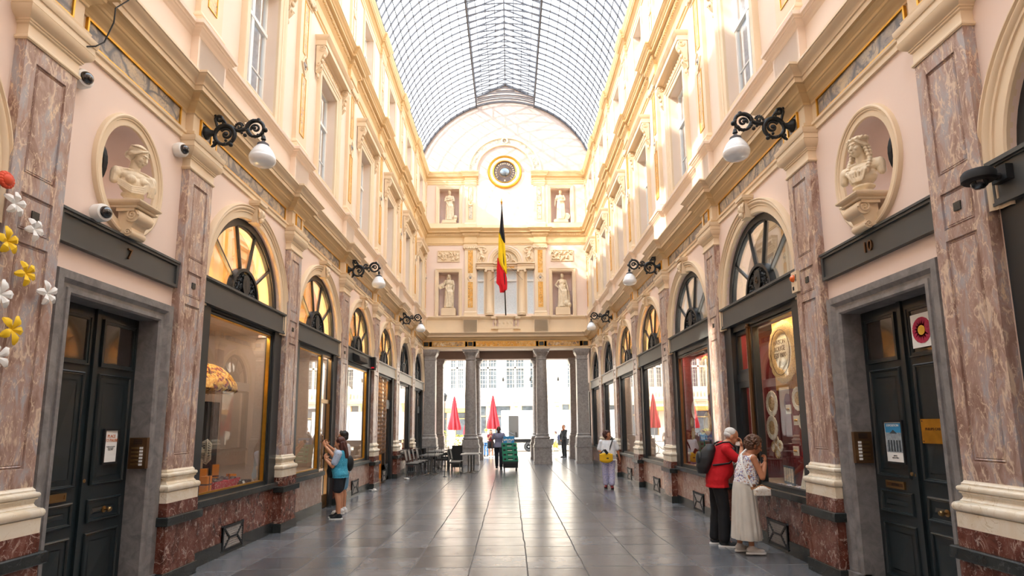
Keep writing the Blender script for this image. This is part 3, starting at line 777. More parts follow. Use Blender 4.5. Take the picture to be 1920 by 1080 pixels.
# ================================================================= end facade
XC=-.05
we=empty('wall_end',kind='structure'); tag(we,'cream and pink end facade of the gallery with niches and clock','wall')
NX=[XC-2.83,XC+2.83]
g=MB()
holes=[(x-.5,x+.5,7.22,9.42) for x in NX]+[(x-.5,x+.5,11.97,13.79) for x in NX]+[(XC-1.42,XC+1.42,7.28,9.62)]
rect_wall(g,FC,-4.15,4.15,5.54,14.66,holes,rev=.5)
g.build('panel_field',M['pink'],we)
g=MB()
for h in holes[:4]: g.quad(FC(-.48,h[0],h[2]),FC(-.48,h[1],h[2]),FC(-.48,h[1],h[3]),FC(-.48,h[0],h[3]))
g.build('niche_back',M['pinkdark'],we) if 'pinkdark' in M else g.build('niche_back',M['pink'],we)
# tympanum filling the vault
g=MB(); n=30
arc=[(arcp(a,RR_)[0],arcp(a,RR_)[1]) for a in [A1-(A1-A0)*i/n for i in range(n+1)]]
poly=[(4.5,14.66)]+arc+[(1.49,18.80),(0,19.5),(-1.49,18.80)]+[(-x,z) for x,z in arc[::-1]]+[(-4.5,14.66)]
g.prism(poly,lambda a,b,h:(a,YF-h,b),-.3,.0); g.build('tympanum',M['tymp'],we)
g=MB(); strip(g,[(x,z) for x,z in arc],YF-.03,.06,.05); strip(g,[(-x,z) for x,z in arc],YF-.03,.06,.05)
strip(g,[(-1.49,18.8),(0,19.48),(1.49,18.8)],YF-.03,.06,.05)
for k in range(4):
    zz=[.02,.22,.42,.66][k]; strip(g,[(1.49*t, arcp(abs(t)*A0)[1]+zz-.0*abs(t)) for t in [-1+i/6 for i in range(13)] if arcp(abs(t)*A0)[1]+zz < 19.45-.46*abs(1.49*t)],YF-.02,.03,.03)
g.build('glazing_bar',M['roofiron'],we)
# mouldings on the facade
tr=empty('trim_7',kind='structure'); tag(tr,'entablature with ochre marble frieze over the columned exit','entablature')
for nm_,pr_,mm_ in ENT:
    g=MB(); sweep_breaks(g,FC,-4.09,4.09,[],pr_,back=-.6); g.build(nm_,M[mm_],tr,smooth=30)
g=MB(); sweep_breaks(g,FC,-4.09,4.09,[XC-1.74,XC,XC+1.74],PROF_L,hy=.33); g.build('window_ledge',M['cream'],tr,smooth=30)
def flat_panel(T,a,b_,z0,z1,m,parent,nm='frieze_panel',d=.012,gm='gold'):
    p=MB(); p.add([T(q,u,w) for q in (-.02,d) for u,w in ((a,z0),(b_,z0),(b_,z1),(a,z1))],[(0,1,2,3),(4,5,6,7),(0,1,5,4),(1,2,6,5),(2,3,7,6),(3,0,4,7)])
    fp=p.build(nm,m,parent); f=MB(); t=.022
    for u0,u1,w0,w1 in ((a-t,b_+t,z0-t,z0),(a-t,b_+t,z1,z1+t),(a-t,a,z0,z1),(b_,b_+t,z0,z1)):
        f.add([T(q,u,w) for q in (-.01,d+.015) for u,w in ((u0,w0),(u1,w0),(u1,w1),(u0,w1))],[(0,1,2,3),(4,5,6,7),(0,1,5,4),(1,2,6,5),(2,3,7,6),(3,0,4,7)])
    f.build('gilt_frame',M[gm],fp); return fp
Z0F,Z1F=5.69,5.90
flat_panel(FC,XC-3.60,XC-2.02,Z0F,Z1F,M['yellowgrey'],tr); flat_panel(FC,XC+2.02,XC+3.60,Z0F,Z1F,M['yellowgrey'],tr)
cp=flat_panel(FC,XC-1.45,XC+1.45,Z0F,Z1F,M['goldtext'],tr)
for x in (-3.9,-1.74,1.74,3.9): flat_panel(FC,XC+x-.12,XC+x+.12,Z0F,Z1F,M['dark'],tr)
def text_mesh(name, body, size, m, parent, depth=.01, font=None, space=1.0, align='CENTER'):
    c=bpy.data.curves.new(name,'FONT'); c.body=body; c.size=size; c.extrude=depth; c.align_x=align; c.align_y='CENTER'; c.space_character=space; c.resolution_u=3
    o=bpy.data.objects.new(name,c); COL.objects.link(o)
    dg=bpy.context.evaluated_depsgraph_get(); me=bpy.data.meshes.new_from_object(o.evaluated_get(dg))
    bpy.data.objects.remove(o); bpy.data.curves.remove(c)
    me.materials.clear(); me.materials.append(m)
    t=bpy.data.objects.new(name,me); COL.objects.link(t)
    if parent is not None: t.parent=parent
    return t
t=text_mesh('lettering','GALERIE DE LA REINE',.19,M['gold'],cp,.006,space=1.28); t.location=(XC,YF-.02,5.795); t.rotation_euler=(PI/2,0,0)
tr=empty('trim_8',kind='structure'); tag(tr,'dentilled cornice across the end facade above the statues','cornice')
g=MB(); sweep_breaks(g,FC,-4.09,4.09,[XC-1.74,XC+1.74],PROF2,b=.08); g.build('cornice',M['honey'],tr,smooth=30)
g=MB(); x=-3.7
while x<3.7:
    bk=any(abs(x-c)<.4 for c in (XC-1.74,XC+1.74)); q0=.15 if bk else .07
    g.add([FC(q,x+u,w) for q in (q0,q0+.055) for u,w in ((-.024,11.29),(.024,11.29),(.024,11.385),(-.024,11.385))],[(0,1,2,3),(4,5,6,7),(0,1,5,4),(1,2,6,5),(2,3,7,6),(3,0,4,7)]); x+=.085
tag(g.build('dentil_course',M['honey'],tr),kind='stuff')
g=MB(); 
for s_ in (-1,1):
    stk=[(11.66,.05),(11.93,.05)]
    g.box(*sorted((XC+s_*3.95,XC+s_*2.05)),YF-.06,YF,11.66,11.95)
g.box(XC-1.4,XC+1.4,YF-.03,YF,11.66,11.85)
g.build('plinth_course',M['cream'],tr)
tr=empty('trim_9',kind='structure'); tag(tr,'pair of short cornices flanking the round clock','cornice')
g=MB(); sweep_breaks(g,FC,-4.09,XC-1.34,[XC-1.74],PROF3,b=.07,hy=.27); sweep_breaks(g,FC,XC+1.34,4.09,[XC+1.74],PROF3,b=.07,hy=.27); g.build('cornice',M['honey'],tr,smooth=30)
# ---- clock arch
ca=empty('trim_10',kind='structure'); tag(ca,'semicircular marble-inlaid arch moulding above the clock','moulding')
CZ=14.67
g=MB(); n=40
for ra,rb,d in ((1.42,1.54,.09),(1.80,1.90,.09)):
    sec=[(ra,-.01),(ra,d*.6),(ra+.02,d),(rb-.03,d),(rb,d*.5),(rb,-.01)]
    g.loft([[FC(dd,XC-r*math.cos(PI*i/n),CZ+r*math.sin(PI*i/n)) for r,dd in sec] for i in range(n+1)],closed=False,caps=False)
g.lathe([(.09,.02),(.09,.12),(.13,.14),(.17,.12),(.17,.02)],(XC,YF,CZ+1.67),20,'Y') if False else None
g.box(XC-1.95,XC-1.37,YF-.12,YF,CZ-.1,CZ+.04); g.box(XC+1.37,XC+1.95,YF-.12,YF,CZ-.1,CZ+.04); g.build('arch_moulding',M['cream'],ca,smooth=40)
g=MB(); g.loft([[FC(dd,XC-r*math.cos(PI*i/n),CZ+r*math.sin(PI*i/n)) for r,dd in ((1.52,.03),(1.82,.03))] for i in range(n+1)],closed=False,caps=False); g.build('marble_band',M['pale'],ca)
g=MB()
R0=[]
for r,d in ((.10,.03),(.10,.10),(.13,.13),(.17,.12),(.19,.08),(.19,.0)): R0.append([FC(d,XC+r*math.cos(2*PI*k/20),CZ+1.67+r*math.sin(2*PI*k/20)) for k in range(20)])
g.loft(R0,True,False); g.build('ring_boss',M['cream'],ca,smooth=40)
g=MB(); g.ell(FC(.04,XC,CZ+1.67),(.10,.04,.10)); g.build('ring_centre',M['breccia'],ca)
# ---- clock
ck=empty('wall_clock',(XC,YF,CZ)); tag(ck,'round dark clock face with gilt rings and letters high on the end facade','clock')
def ring(rs,seg=48): 
    return [[(r*math.cos(2*PI*k/seg),-d,r*math.sin(2*PI*k/seg)) for k in range(seg)] for r,d in rs]
g=MB(); g.loft(ring([(.76,.0),(.76,.07),(.79,.11),(.84,.12),(.87,.09),(.88,.0)]),True,False); g.build('outer_gilt_ring',M['gold'],ck,smooth=40)
g=MB(); g.loft(ring([(.60,.0),(.61,.05),(.66,.08),(.76,.07)]),True,False); g.build('white_ring',M['cream'],ck,smooth=40)
g=MB(); g.loft(ring([(.56,.0),(.56,.07),(.585,.085),(.61,.06)]),True,False); g.build('inner_gilt_ring',M['gold'],ck,smooth=40)
g=MB(); g.prism([(.57*math.cos(2*PI*k/48),.57*math.sin(2*PI*k/48)) for k in range(48)],lambda a,b,h:(a,-h,b),0,.03); face=g.build('clock_face',M['clockface'],ck)
g=MB(); g.ell((0,-.03,0),(.25,.12,.22),nu=24,nv=14); g.build('centre_dome',M['dome'],ck,smooth=60)
g=MB()
for k in range(24):
    a=2*PI*k/24; L=.06 if k%2==0 else .03
    g.obox((.30*math.cos(a),-.034,.27*math.sin(a)),(L,.008,.012),Matrix.Rotation(-a,3,'Y'))
g.build('minute_mark',M['gold'],face)
msg=[(228,'T'),(212,'R'),(196,'O'),(176,'C'),(160,'X'),(142,'P'),(128,'P'),(112,'W'),(98,'V'),(84,'E'),(72,'B'),(58,'T'),(44,'P'),(28,'E'),(14,'F'),(-2,'C'),(-18,'S'),(-34,'T')]
for a,ch in msg:
    t=text_mesh('letter',ch,.13,M['cream'],face,.004); r=.445; q=math.radians(a-12)
    t.matrix_local=Matrix.Translation((r*math.cos(q),-.036,r*math.sin(q))) @ Matrix.Rotation(-(q-PI/2),4,'Y') @ Matrix.Rotation(PI/2,4,'X')
g=MB(); g.lathe([(0,0),(.04,0),(.04,.01),(0,.01)],(0,0,0),12,'Y'); t=g.build('dot',M['cream'],face); t.location=(0,-.045,-.46)
# ---- niche frames
for k,x in enumerate(NX):
    for z0,z1,lev in ((7.22,9.42,'first'),(11.97,13.79,'top')):
        g=MB(); sec=[(-.001,.001),(-.001,.03),(.05,.045),(.06,.06),(.13,.06),(.14,.08),(.165,.08),(.17,-.02)]
        frame_prof(g,FC,x-.5,x+.5,z0-.03,z1,0,sec); g.build('niche_frame',M['cream'],we,smooth=35)
# ---- reliefs over the lower niches
def relief(T,x0,x1,z0,z1,seed,name,parent,m,frame=True,mask=None,n=26,d=.03):
    rnd=random.Random(seed); g=MB()
    if frame:
        g.add([T(q,u,w) for q in (-.01,.02) for u,w in ((x0,z0),(x1,z0),(x1,z1),(x0,z1))],[(0,1,2,3),(4,5,6,7),(0,1,5,4),(1,2,6,5),(2,3,7,6),(3,0,4,7)])
        t=.03
        for u0,u1,w0,w1 in ((x0-t,x1+t,z0-t,z0),(x0-t,x1+t,z1,z1+t),(x0-t,x0,z0,z1),(x1,x1+t,z0,z1)):
            g.add([T(q,u,w) for q in (-.01,.045) for u,w in ((u0,w0),(u1,w0),(u1,w1),(u0,w1))],[(0,1,2,3),(4,5,6,7),(0,1,5,4),(1,2,6,5),(2,3,7,6),(3,0,4,7)])
    k=0
    while k<n:
        u=rnd.uniform(x0+.06,x1-.06); w=rnd.uniform(z0+.06,z1-.06)
        if mask and not mask(u,w): continue
        a=rnd.uniform(0,PI); L=rnd.uniform(.05,.13)
        p0=T(d,u-L*math.cos(a),w-L*math.sin(a)); p1=T(d+.03,u,w); p2=T(d,u+L*math.cos(a+.7),w+L*math.sin(a+.7))
        g.tube([p0,p1,p2],[.02,.038,.018],7)
        if k%4==0: g.ell(T(d+.02,u,w+.05),(.045,.045,.055),nu=8,nv=6)
        k+=1
    return g.build(name,m,parent,smooth=50)
for x in NX: relief(FC,x-.53,x+.53,9.98,10.50,int(x*10)+50,'carved_relief',we,M['cream'],n=34)
# ---- tripartite window in the middle
wd=empty('window_30',(XC,YF,0),kind='structure'); tag(wd,'three-part columned window with white blinds and carved arch on the end facade','window')
L_=lambda d,x,z:(x,-d,z)
g=MB(); g.box(-1.42,1.42,.215,.3,7.2,9.7); g.build('white_blind',M['blind'],wd)
g=MB()
for a,b in ((-1.42,-1.06),(-.58,.58),(1.06,1.42)):
    t=.05
    g.box(a,a+t,.17,.22,7.28,9.6); g.box(b-t,b,.17,.22,7.28,9.6); g.box(a,b,.17,.22,9.5,9.6); g.box(a,b,.17,.22,7.28,7.34); g.box(a,b,.15,.22,8.97,9.07)
    if b-a>.6: g.box(-.035,.035,.16,.22,7.28,9.6)
g.build('casement',M['white'],wd)
g=MB()
for a,b in ((-1.07,-.57),(.57,1.07)): g.box(a,b,.12,.3,7.2,9.6)
g.build('mullion_pier',M['cream'],wd)
for s_ in (-1,1):
    g=MB(); pr=[(0.0,7.2),(.22,7.2),(.22,7.26),(.20,7.27),(.215,7.31),(.19,7.35),(.175,7.37),(.18,7.40),(.17,7.42),(.168,8.2),(.145,9.30),(.16,9.32),(.16,9.35),(.15,9.36),(.15,9.40),(.18,9.45),(.0,9.46)]
    g.lathe(pr,(s_*.80,-.02,0),20); g.box(s_*.8-.21,s_*.8+.21,-.24,.18,9.46,9.52)
    for q in (-1,1): g.lathe([(.02,-.03),(.06,-.03),(.065,.0),(.06,.03),(.02,.03)],(s_*.8+q*.17,-.2,9.43),12,'Y')
    g.build('column',M['cream'],wd,smooth=40)
g=MB()
for a,b,d in ((-1.44,-.60,.16),(.60,1.44,.16),(-.6,.6,.05)):
    g.box(a,b,-d,.1,9.55,9.70); g.box(a-.01,b+.01,-d-.04,.1,9.70,9.74); g.box(a-.02,b+.02,-d-.09,.1,9.80,9.86)
    g.box(a,b,-d,.1,9.74,9.80)
g.build('entablature',M['cream'],wd)
g=MB(); g.box(-.45,.45,-.065,-.04,9.60,9.68); g.build('marble_strip',M['yellow'],wd)
g=MB(); n=30; sec=[(.62,.0),(.62,.12),(.65,.15),(.70,.15),(.71,.18),(.79,.18),(.82,.2),(.83,0)]
g.loft([[L_(d,-r*math.cos(PI*i/n),9.86+r*math.sin(PI*i/n)) for r,d in sec] for i in range(n+1)],closed=False,caps=False); g.build('arch_moulding',M['cream'],wd,smooth=40)
g=MB(); g.prism([(-.63*math.cos(PI*i/n),9.86+.63*math.sin(PI*i/n)) for i in range(n+1)],lambda a,b,h:(a,-h,b),0,.04); g.build('lunette',M['statue'],wd)
# medallion portrait held by figures
g=MB(); g.loft([[(r*math.cos(2*PI*k/24),-d,10.12+r*math.sin(2*PI*k/24)) for k in range(24)] for r,d in ((.17,.04),(.17,.10),(.20,.12),(.225,.10),(.23,.04))],True,False)
g.ell((0,-.10,10.13),(.09,.07,.12)); g.ell((0,-.15,10.11),(.02,.03,.03)); g.ell((0,-.08,10.0),(.13,.05,.06))
for s_ in (-1,1):
    g.tube([(s_*.28,-.06,9.92),(s_*.34,-.10,10.05),(s_*.30,-.08,10.22),(s_*.2,-.06,10.33)],[.03,.05,.04,.02],7); g.tube([(s_*.5,-.05,9.92),(s_*.42,-.09,10.0),(s_*.30,-.09,9.98)],[.03,.045,.02],7)
g.build('medallion',M['cream'],wd,smooth=50)
for s_ in (-1,1):
    # reclining spandrel figures
    g=MB()
    X=lambda x:s_*x
    g.ell((X(1.18),-.05,10.33),(.10,.07,.16),Matrix.Rotation(s_*.5,3,'Y')); g.ell((X(1.08),-.08,10.55),(.06,.06,.075))
    g.tube([(X(1.15),-.08,10.42),(X(1.0),-.09,10.40),(X(.90),-.06,10.52)],[.035,.03,.02],7)
    g.tube([(X(1.22),-.06,10.22),(X(1.05),-.12,10.12),(X(1.12),-.06,9.93)],[.07,.06,.03],8); g.tube([(X(1.25),-.05,10.2),(X(1.33),-.09,10.05),(X(1.22),-.05,9.92)],[.07,.05,.03],8)
    g.tube([(X(1.2),-.04,10.45),(X(1.35),-.05,10.60),(X(1.40),-.03,10.42)],[.04,.05,.015],7)
    g.ell((X(1.33),-.05,9.98),(.07,.05,.08)); g.tube([(X(.95),-.03,10.62),(X(1.1),-.05,10.70),(X(1.3),-.03,10.72)],[.02,.035,.02],7)
    g.prism([(X(.60),10.62),(X(.83),10.35),(X(.93),9.88),(X(1.44),9.88),(X(1.44),10.78),(X(.3),10.78)],lambda a,b,h:(a,-h,b),0,.015)
    g.build('spandrel_figure',M['cream'],wd,smooth=50)
# balustrade under it
g=MB(); g.box(-.64,.64,-.04,.0,6.66,7.04)
bl=empty('balustrade',(XC,YF,0)); tag(bl,'short cream balustrade below the curtained window on the end facade','balustrade')
g.build('recess_shade_panel',M['pinkdark'],bl)  # flat panel on the wall; its darker tone stands in for recess shade
for k in range(6):
    g=MB(); x=-.5+.2*k
    g.lathe([(0,6.63),(.05,6.63),(.05,6.67),(.03,6.69),(.035,6.72),(.068,6.79),(.06,6.87),(.03,6.94),(.028,6.97),(.05,6.99),(.05,7.03),(0,7.03)],(x,-.09,0),14); g.build('baluster',M['cream'],bl,smooth=50)
g=MB(); g.box(-.72,.72,-.15,0,6.52,6.63); g.box(-.72,.72,-.165,0,7.03,7.12)
g.build('rail',M['cream'],bl)
# ================================================================= columns and vestibule
def make_column():
    r=empty('granite_column')
    g=MB(); 
    def sq(z0,z1,h): g.box(-h,h,-h,h,z0,z1)
    sq(0,.12,.44); sq(.12,.78,.42); sq(.78,.83,.45); sq(.83,.90,.43); sq(.90,.95,.41); sq(.95,1.17,.385)
    g.build('pedestal',M['column'],r)
    g=MB(); g.lathe([(0,1.17),(.37,1.17)]+[(.34+.04*math.sin(PI*k/6),1.18+.10*k/6) for k in range(7)]+[(.33,1.30),(.315,1.33),(.335,1.37),(.33,1.40),(.30,1.42),(.292,1.46),(.29,2.2),(.28,3.4),(.25,4.98),(.245,5.0),(.275,5.02),(.275,5.06),(.25,5.08),(.25,5.2),(.27,5.22),(.27,5.25),(.30,5.30),(.34,5.36),(.35,5.40),(0,5.40)],(0,0,0),32)
    g.build('shaft',M['column'],r,smooth=40)
    g=MB(); sqr=[(5.40,.36),(5.46,.36),(5.465,.39),(5.53,.40),(5.54,.40)]
    g.loft([[(-h,-h,z),(h,-h,z),(h,h,z),(-h,h,z)] for z,h in sqr]); g.build('capital',M['column'],r)
    return r
def make_pier():
    r=empty('granite_pier'); hs=.27
    g=MB(); 
    for z0,z1,h in ((0,.12,.40),(.12,.78,.37),(.78,.83,.40),(.83,.95,.37),(.95,1.17,.35)): g.box(-h,h,-h,h,z0,z1)
    g.build('pedestal',M['column'],r)
    g=MB(); g.loft([[(-h,-h,z),(h,-h,z),(h,h,z),(-h,h,z)] for z,h in [(1.17,.34),(1.24,.35),(1.28,.33),(1.33,.30),(1.40,.31),(1.44,.28),(5.0,.26),(5.02,.28),(5.06,.28),(5.08,.26),(5.2,.26),(5.3,.32),(5.38,.35)]]); g.build('shaft',M['column'],r)
    g=MB(); g.box(-.36,.36,-.36,.36,5.38,5.46); g.box(-.38,.38,-.38,.38,5.46,5.54); g.build('capital',M['column'],r)
    return r
co=make_column(); pi_=make_pier()
YC=28.32
for sx in (-1,1):
    w='beside the stacked cafe chairs' if sx<0 else 'between the truck and the security man'
    put(co,(XC+sx*1.74,YC,0),0,'grey granite column at the gallery exit, '+('behind the cafe tables' if sx<0 else 'in front of the white truck'),'column','columns at the exit')
    put(co,(XC+sx*1.72,32.3,0),0,'grey granite column on the street edge, half hidden behind the front one '+('near the cafe tables' if sx<0 else 'near the truck'),'column','columns at the street edge')
    put(pi_,(XC+sx*3.72,YC,0),0,'square grey granite pier at the gallery corner '+('behind the cafe chairs' if sx<0 else 'beyond the woman with the yellow bag'),'pier','corner piers')
    put(pi_,(XC+sx*3.80,32.3,0),0,'square grey granite pier at the street edge '+('near the plants' if sx<0 else 'beside the man in black'),'pier','street-edge piers')
# beams, ceiling and the outer front
bm_=MB(); bm_.box(-4.3,4.3,31.95,32.65,5.50,6.0); bm_.box(-4.3,4.3,32.0,32.6,5.95,17.0)
for sx in (-1,1): bm_.box(*sorted((XC+sx*1.74-.25,XC+sx*1.74+.25)),28.6,31.95,5.56,5.95)
tag(bm_.build('wall_street_front',M['brownbeam']),'brown lintel and wall above the street opening','wall',kind='structure')
tag(MB().box(-4.3,4.3,28.0,32.0,5.95,6.1).build('ceiling_vestibule',M['pink']),'flat ceiling of the exit passage','ceiling',kind='structure')
vw=MB(); 
for sx in (-1,1): vw.box(*sorted((sx*4.12,sx*4.3)),28.0,32.6,0,6)
tag(vw.build('wall_vestibule',M['pink']),'side walls of the exit passage','wall',kind='structure')
# ================================================================= shopfronts
M['bronze']=mat('aged_bronze','#6b4e33',.4,metal=.7,var=.12)
M['redlace']=mat('deep_red_cloth','#7d1f24',.8,var=.12)
M['goldwall']=mat('ochre_wall','#d9a054',.7,var=.1)
M['beige']=mat('beige_panel','#c9b3a0',.7,var=.05)
M['darkin']=mat('dark_interior','#2e2a27',.8,var=.2)
M['greycurtain']=mat('grey_curtain','#a9a29a',.9,var=.1,scale=6)
M['amber']=mat('amber_reflection_tone','#ebc48a',.8,var=.22,scale=5)  # backing tone that stands in for golden light and reflections in the fanlights
M['cream_beam']=mat('pale_grey_paint','#bcbab2',.45,var=.04)
M['lamp']=mat('shop_lamp','#ffe2b0',.5,emit=40,var=0)
M['lampw']=mat('shop_lamp_white','#fff0dc',.5,emit=26,var=0)
M['lampup']=mat('fanlight_fill','#ffd796',.5,emit=32,var=0); M['lampgrey']=mat('fanlight_fill_white','#fff3e4',.5,emit=12,var=0)  # emitters for unseen strips, added to brighten the fanlight backing
M['board']=mat('display_board','#b99f84',.6,var=.08)
M['reddado']=M['red']
M['pinkdado']=marble('pink_dado_marble',('#8a6253','#a77f6d','#b89a8a'),'#d9c6b2',5,5,.03,.2)
def bar(mb,x0,x1,p,q,w):
    """flat bar in the wall plane from p to q (y,z), width w, between depths x0,x1"""
    dx,dz=q[0]-p[0],q[1]-p[1]; l=math.hypot(dx,dz); nx,nz=-dz/l*w/2,dx/l*w/2
    mb.prism([(p[0]+nx,p[1]+nz),(q[0]+nx,q[1]+nz),(q[0]-nx,q[1]-nz),(p[0]-nx,p[1]-nz)],lambda a,b,h:(h,a,b),x0,x1)
def rectframe(mb,x0,x1,a,b,z0,z1,w):
    mb.box(x0,x1,a,b,z0,z0+w); mb.box(x0,x1,a,b,z1-w,z1); mb.box(x0,x1,a,a+w,z0+w,z1-w); mb.box(x0,x1,b-w,b,z0+w,z1-w)
def scroll(c,r0,turns,a0,dirn=1,n=26,shr=.88):
    return [(c[0]+r0*(1-shr*k/n)*math.cos(a0+dirn*turns*2*PI*k/n), c[1]+r0*(1-shr*k/n)*math.sin(a0+dirn*turns*2*PI*k/n)) for k in range(n+1)]
def make_front(name, loc, rz, f, segs, trim, beam, fanm, dado, inner, lamp, label, vent=None, num=None, hubtext=None, top=3.47, upper=None):
    r=empty(name,loc,rz); tag(r,label,'shopfront','shopfronts under the arches')
    S=lambda a,b: tuple(sorted((f*a,f*b)))
    wins=[s for s in segs if s[0]=='win']; 
    # riser
    lo=min(s[1] for s in wins) if wins else 0; hi=max(s[2] for s in wins) if wins else 0
    if wins:
        lo2=-1.395 if lo<-1.0 else lo-.05; hi2=1.395 if hi>1.0 else hi+.12
        g=MB(); a,b=S(lo2,hi2); g.box(-.3,.03,a,b,.18,.77); g.build('stall_riser',dado,r)
        g=MB(); g.box(-.3,.05,a,b,0,.19); g.build('skirting',M['dark'],r)
        g=MB(); g.loft([[(-.3,y,.77),(.085,y,.77),(.095,y,.78),(.095,y,.86),(.085,y,.87),(-.3,y,.87)] for y in (a,b)]); g.build('sill',M['dark'],r)
    fr=MB(); gl=MB(); tr_=MB()
    fr.box(-.14,.02,*S(-1.42,-1.12),.87 if wins and lo<-1 else 0,3.56); fr.box(-.14,.02,*S(1.12,1.42),.87 if wins and hi>1 else 0,3.56)
    fr.box(-.14,-.02,*S(-1.3,1.3),top,3.56)
    for s in segs:
        a,b=S(s[1],s[2])
        if s[0]=='win':
            rectframe(fr,-.12,-.02,a,b,.87,top+.02,.05); rectframe(tr_,-.09,-.035,a+.05,b-.05,.92,top-.03,.02)
            gl.quad((-.07,a+.05,.92),(-.07,b-.05,.92),(-.07,b-.05,top),(-.07,a+.05,top))
    o=fr.build('frame',M['frame'],r)
    if trim and tr_.v: tr_.build('window_bead',M[trim],r)
    if gl.v: gl.build('window_glass',M['glass'],r)
    for s in segs:
        a,b=S(s[1],s[2])
        if s[0]=='door':
            g=MB(); rectframe(g,-.16,-.06,a,b,.02,2.55,.11); g.box(-.16,-.06,a,b,.02,.55); g.box(-.15,-.05,a,b,2.55,2.68); rectframe(g,-.14,-.07,a,b,2.68,top,.07)
            for zz in (.14,): rectframe(g,-.07,-.045,a+.15,b-.15,.14,.46,.03)
            d=g.build('door_leaf',M['frame'],r)
            g=MB(); g.quad((-.11,a+.1,.55),(-.11,b-.1,.55),(-.11,b-.1,2.45),(-.11,a+.1,2.45)); g.quad((-.11,a+.07,2.74),(-.11,b-.07,2.74),(-.11,b-.07,top-.06),(-.11,a+.07,top-.06)); g.build('door_glass',M['glass'],d)
        if s[0]=='gdoor':
            g=MB(); rectframe(g,-.10,-.03,a,b,.02,2.42,.05); rectframe(g,-.10,-.03,a,b,2.42,top,.035); g.box(-.09,-.04,a,b,.02,.3)
            d=g.build('brass_door',M['brass'],r)
            g=MB(); g.quad((-.07,a,.3),(-.07,b,.3),(-.07,b,top),(-.07,a,top)); g.build('door_glass',M['glass'],d)
            g=MB(); yy=f*(s[1]+.12)
            for dd in (-.01,-.13):
                g.tube([(dd,yy,.95),(dd,yy,1.62)],.014,8); g.tube([(-.07,yy,1.08),(dd,yy,1.08)],.01,6); g.tube([(-.07,yy,1.5),(dd,yy,1.5)],.01,6); g.ell((dd,yy,.94),(.022,.022,.022)); g.ell((dd,yy,1.63),(.022,.022,.022))
            g.build('pull_bar',M['brass'],d,smooth=50)
        if s[0]=='grille':
            g=MB(); st=.13; z=.95; n1=int((b-a)/st)+1
            L=top-.95; k=-int(L/(2*st))-1
            while a+k*st < b:
                for sg in (1,-1):
                    # clip diagonals
                    p=[a+k*st,.95]; q=[a+k*st+L/2.0,top]
                    t0=max(0,(a-p[0])/(L/2.0)); t1=min(1,(b-p[0])/(L/2.0))
                    if t1>t0:
                        P0=(p[0]+t0*L/2.0,.95+t0*L); P1=(p[0]+t1*L/2.0,.95+t1*L)
                        if sg<0: P0=(a+b-P0[0],P0[1]); P1=(a+b-P1[0],P1[1])
                        bar(g,-.03+.012*sg,-.018+.012*sg,P0,P1,.013)
                k+=1
            g.build('lattice_grille',M['bronze'],r)
            g=MB(); g.quad((-.10,a,.9),(-.10,b,.9),(-.10,b,top),(-.10,a,top)); g.build('window_glass',M['glass'],r)
        if s[0]=='post':
            g=MB(); y0=(a+b)/2; g.tube([(.0,y0,.1),(.0,y0,top+.05)],[.035,.03],10); g.ell((0,y0,top),(.045,.045,.03)); g.build('brass_post',M['bronze'],r,smooth=40)
    # fascia
    g=MB(); a,b=S(-1.44,1.44); g.box(-.12,.05,a,b,3.54,3.90); rectframe(g,.05,.066,a,b,3.54,3.90,.045); g.box(-.12,.085,a-.005,b+.005,3.87,3.905); g.box(-.12,.075,a,b,3.53,3.555)
    fa=g.build('fascia',M['fascia' if beam=='frame' else beam],r)
    # fanlight
    g=MB(); n=32
    for ra,rb,x0,x1 in ((1.17,1.29,-.14,-.05),(1.15,1.18,-.12,-.07)):
        sec=[(ra,x0),(ra,x1),(rb,x1),(rb,x0)]
        g.loft([[(x,-rr*math.cos(PI*i/n),ZA+rr*math.sin(PI*i/n)) for rr,x in sec+[sec[0]]] for i in range(n+1)],closed=False,caps=False)
    for deg in (37,74,106,143):
        t=math.radians(deg); p=(.45*math.cos(t)*f,ZA+.02+.45*math.sin(t)); q=(1.18*math.cos(t)*f,ZA+1.18*math.sin(t)); bar(g,-.105,-.062,p,q,.034)
    fan=g.build('fanlight_frame',M['frame'],r)
    g=MB(); g.prism([(-1.2*math.cos(PI*i/n),ZA+1.2*math.sin(PI*i/n)) for i in range(n+1)],lambda a,b,h:(h,a,b),-.1,-.095); g.build('fanlight_glass',M['glass'],fan)
    g=MB(); R=.47
    g.loft([[(x,-rr*math.cos(PI*i/20),ZA+.02+rr*math.sin(PI*i/20)) for rr,x in ((R-.05,-.12),(R-.05,-.02),(R,-.02),(R,-.12),(R-.05,-.12))] for i in range(21)],closed=False,caps=False)
    g.box(-.12,-.02,-R,R,ZA,ZA+.04)
    for sg in (-1,1):
        for c,rr,a0,dn in (((.30,.12),.075,0,1),((.25,.27),.06,1,-1),((.12,.36),.055,2,1),((.36,.05),.04,0,1),((.19,.14),.05,3,-1),((.14,.25),.035,2,-1),((.33,.22),.035,1,1)):
            pts=scroll((c[0],c[1]),rr,1.3,a0,dn); g.tube([(-.05,sg*x,ZA+.03+z) for x,z in pts],.011,5)
    rnd_=random.Random(9)
    for k in range(30):
        a=rnd_.uniform(.12,PI/2-.02); q_=rnd_.uniform(.16,.42)
        for sg in (-1,1):
            pts=scroll((q_*math.cos(a),.03+q_*math.sin(a)),rnd_.uniform(.022,.038),1.1,a*5,1 if k%2 else -1,12); g.tube([(-.055+.01*(k%2),sg*x,ZA+.01+z) for x,z in pts],.0075,4)
    hub=g.build('cast_iron_hub',M['iron'],fan,smooth=50)
    g=MB(); sh=[(-.09,.33),(-.12,.24),(-.12,.14),(-.07,.05),(0,.02),(.07,.05),(.12,.14),(.12,.24),(.09,.33),(0,.37)]
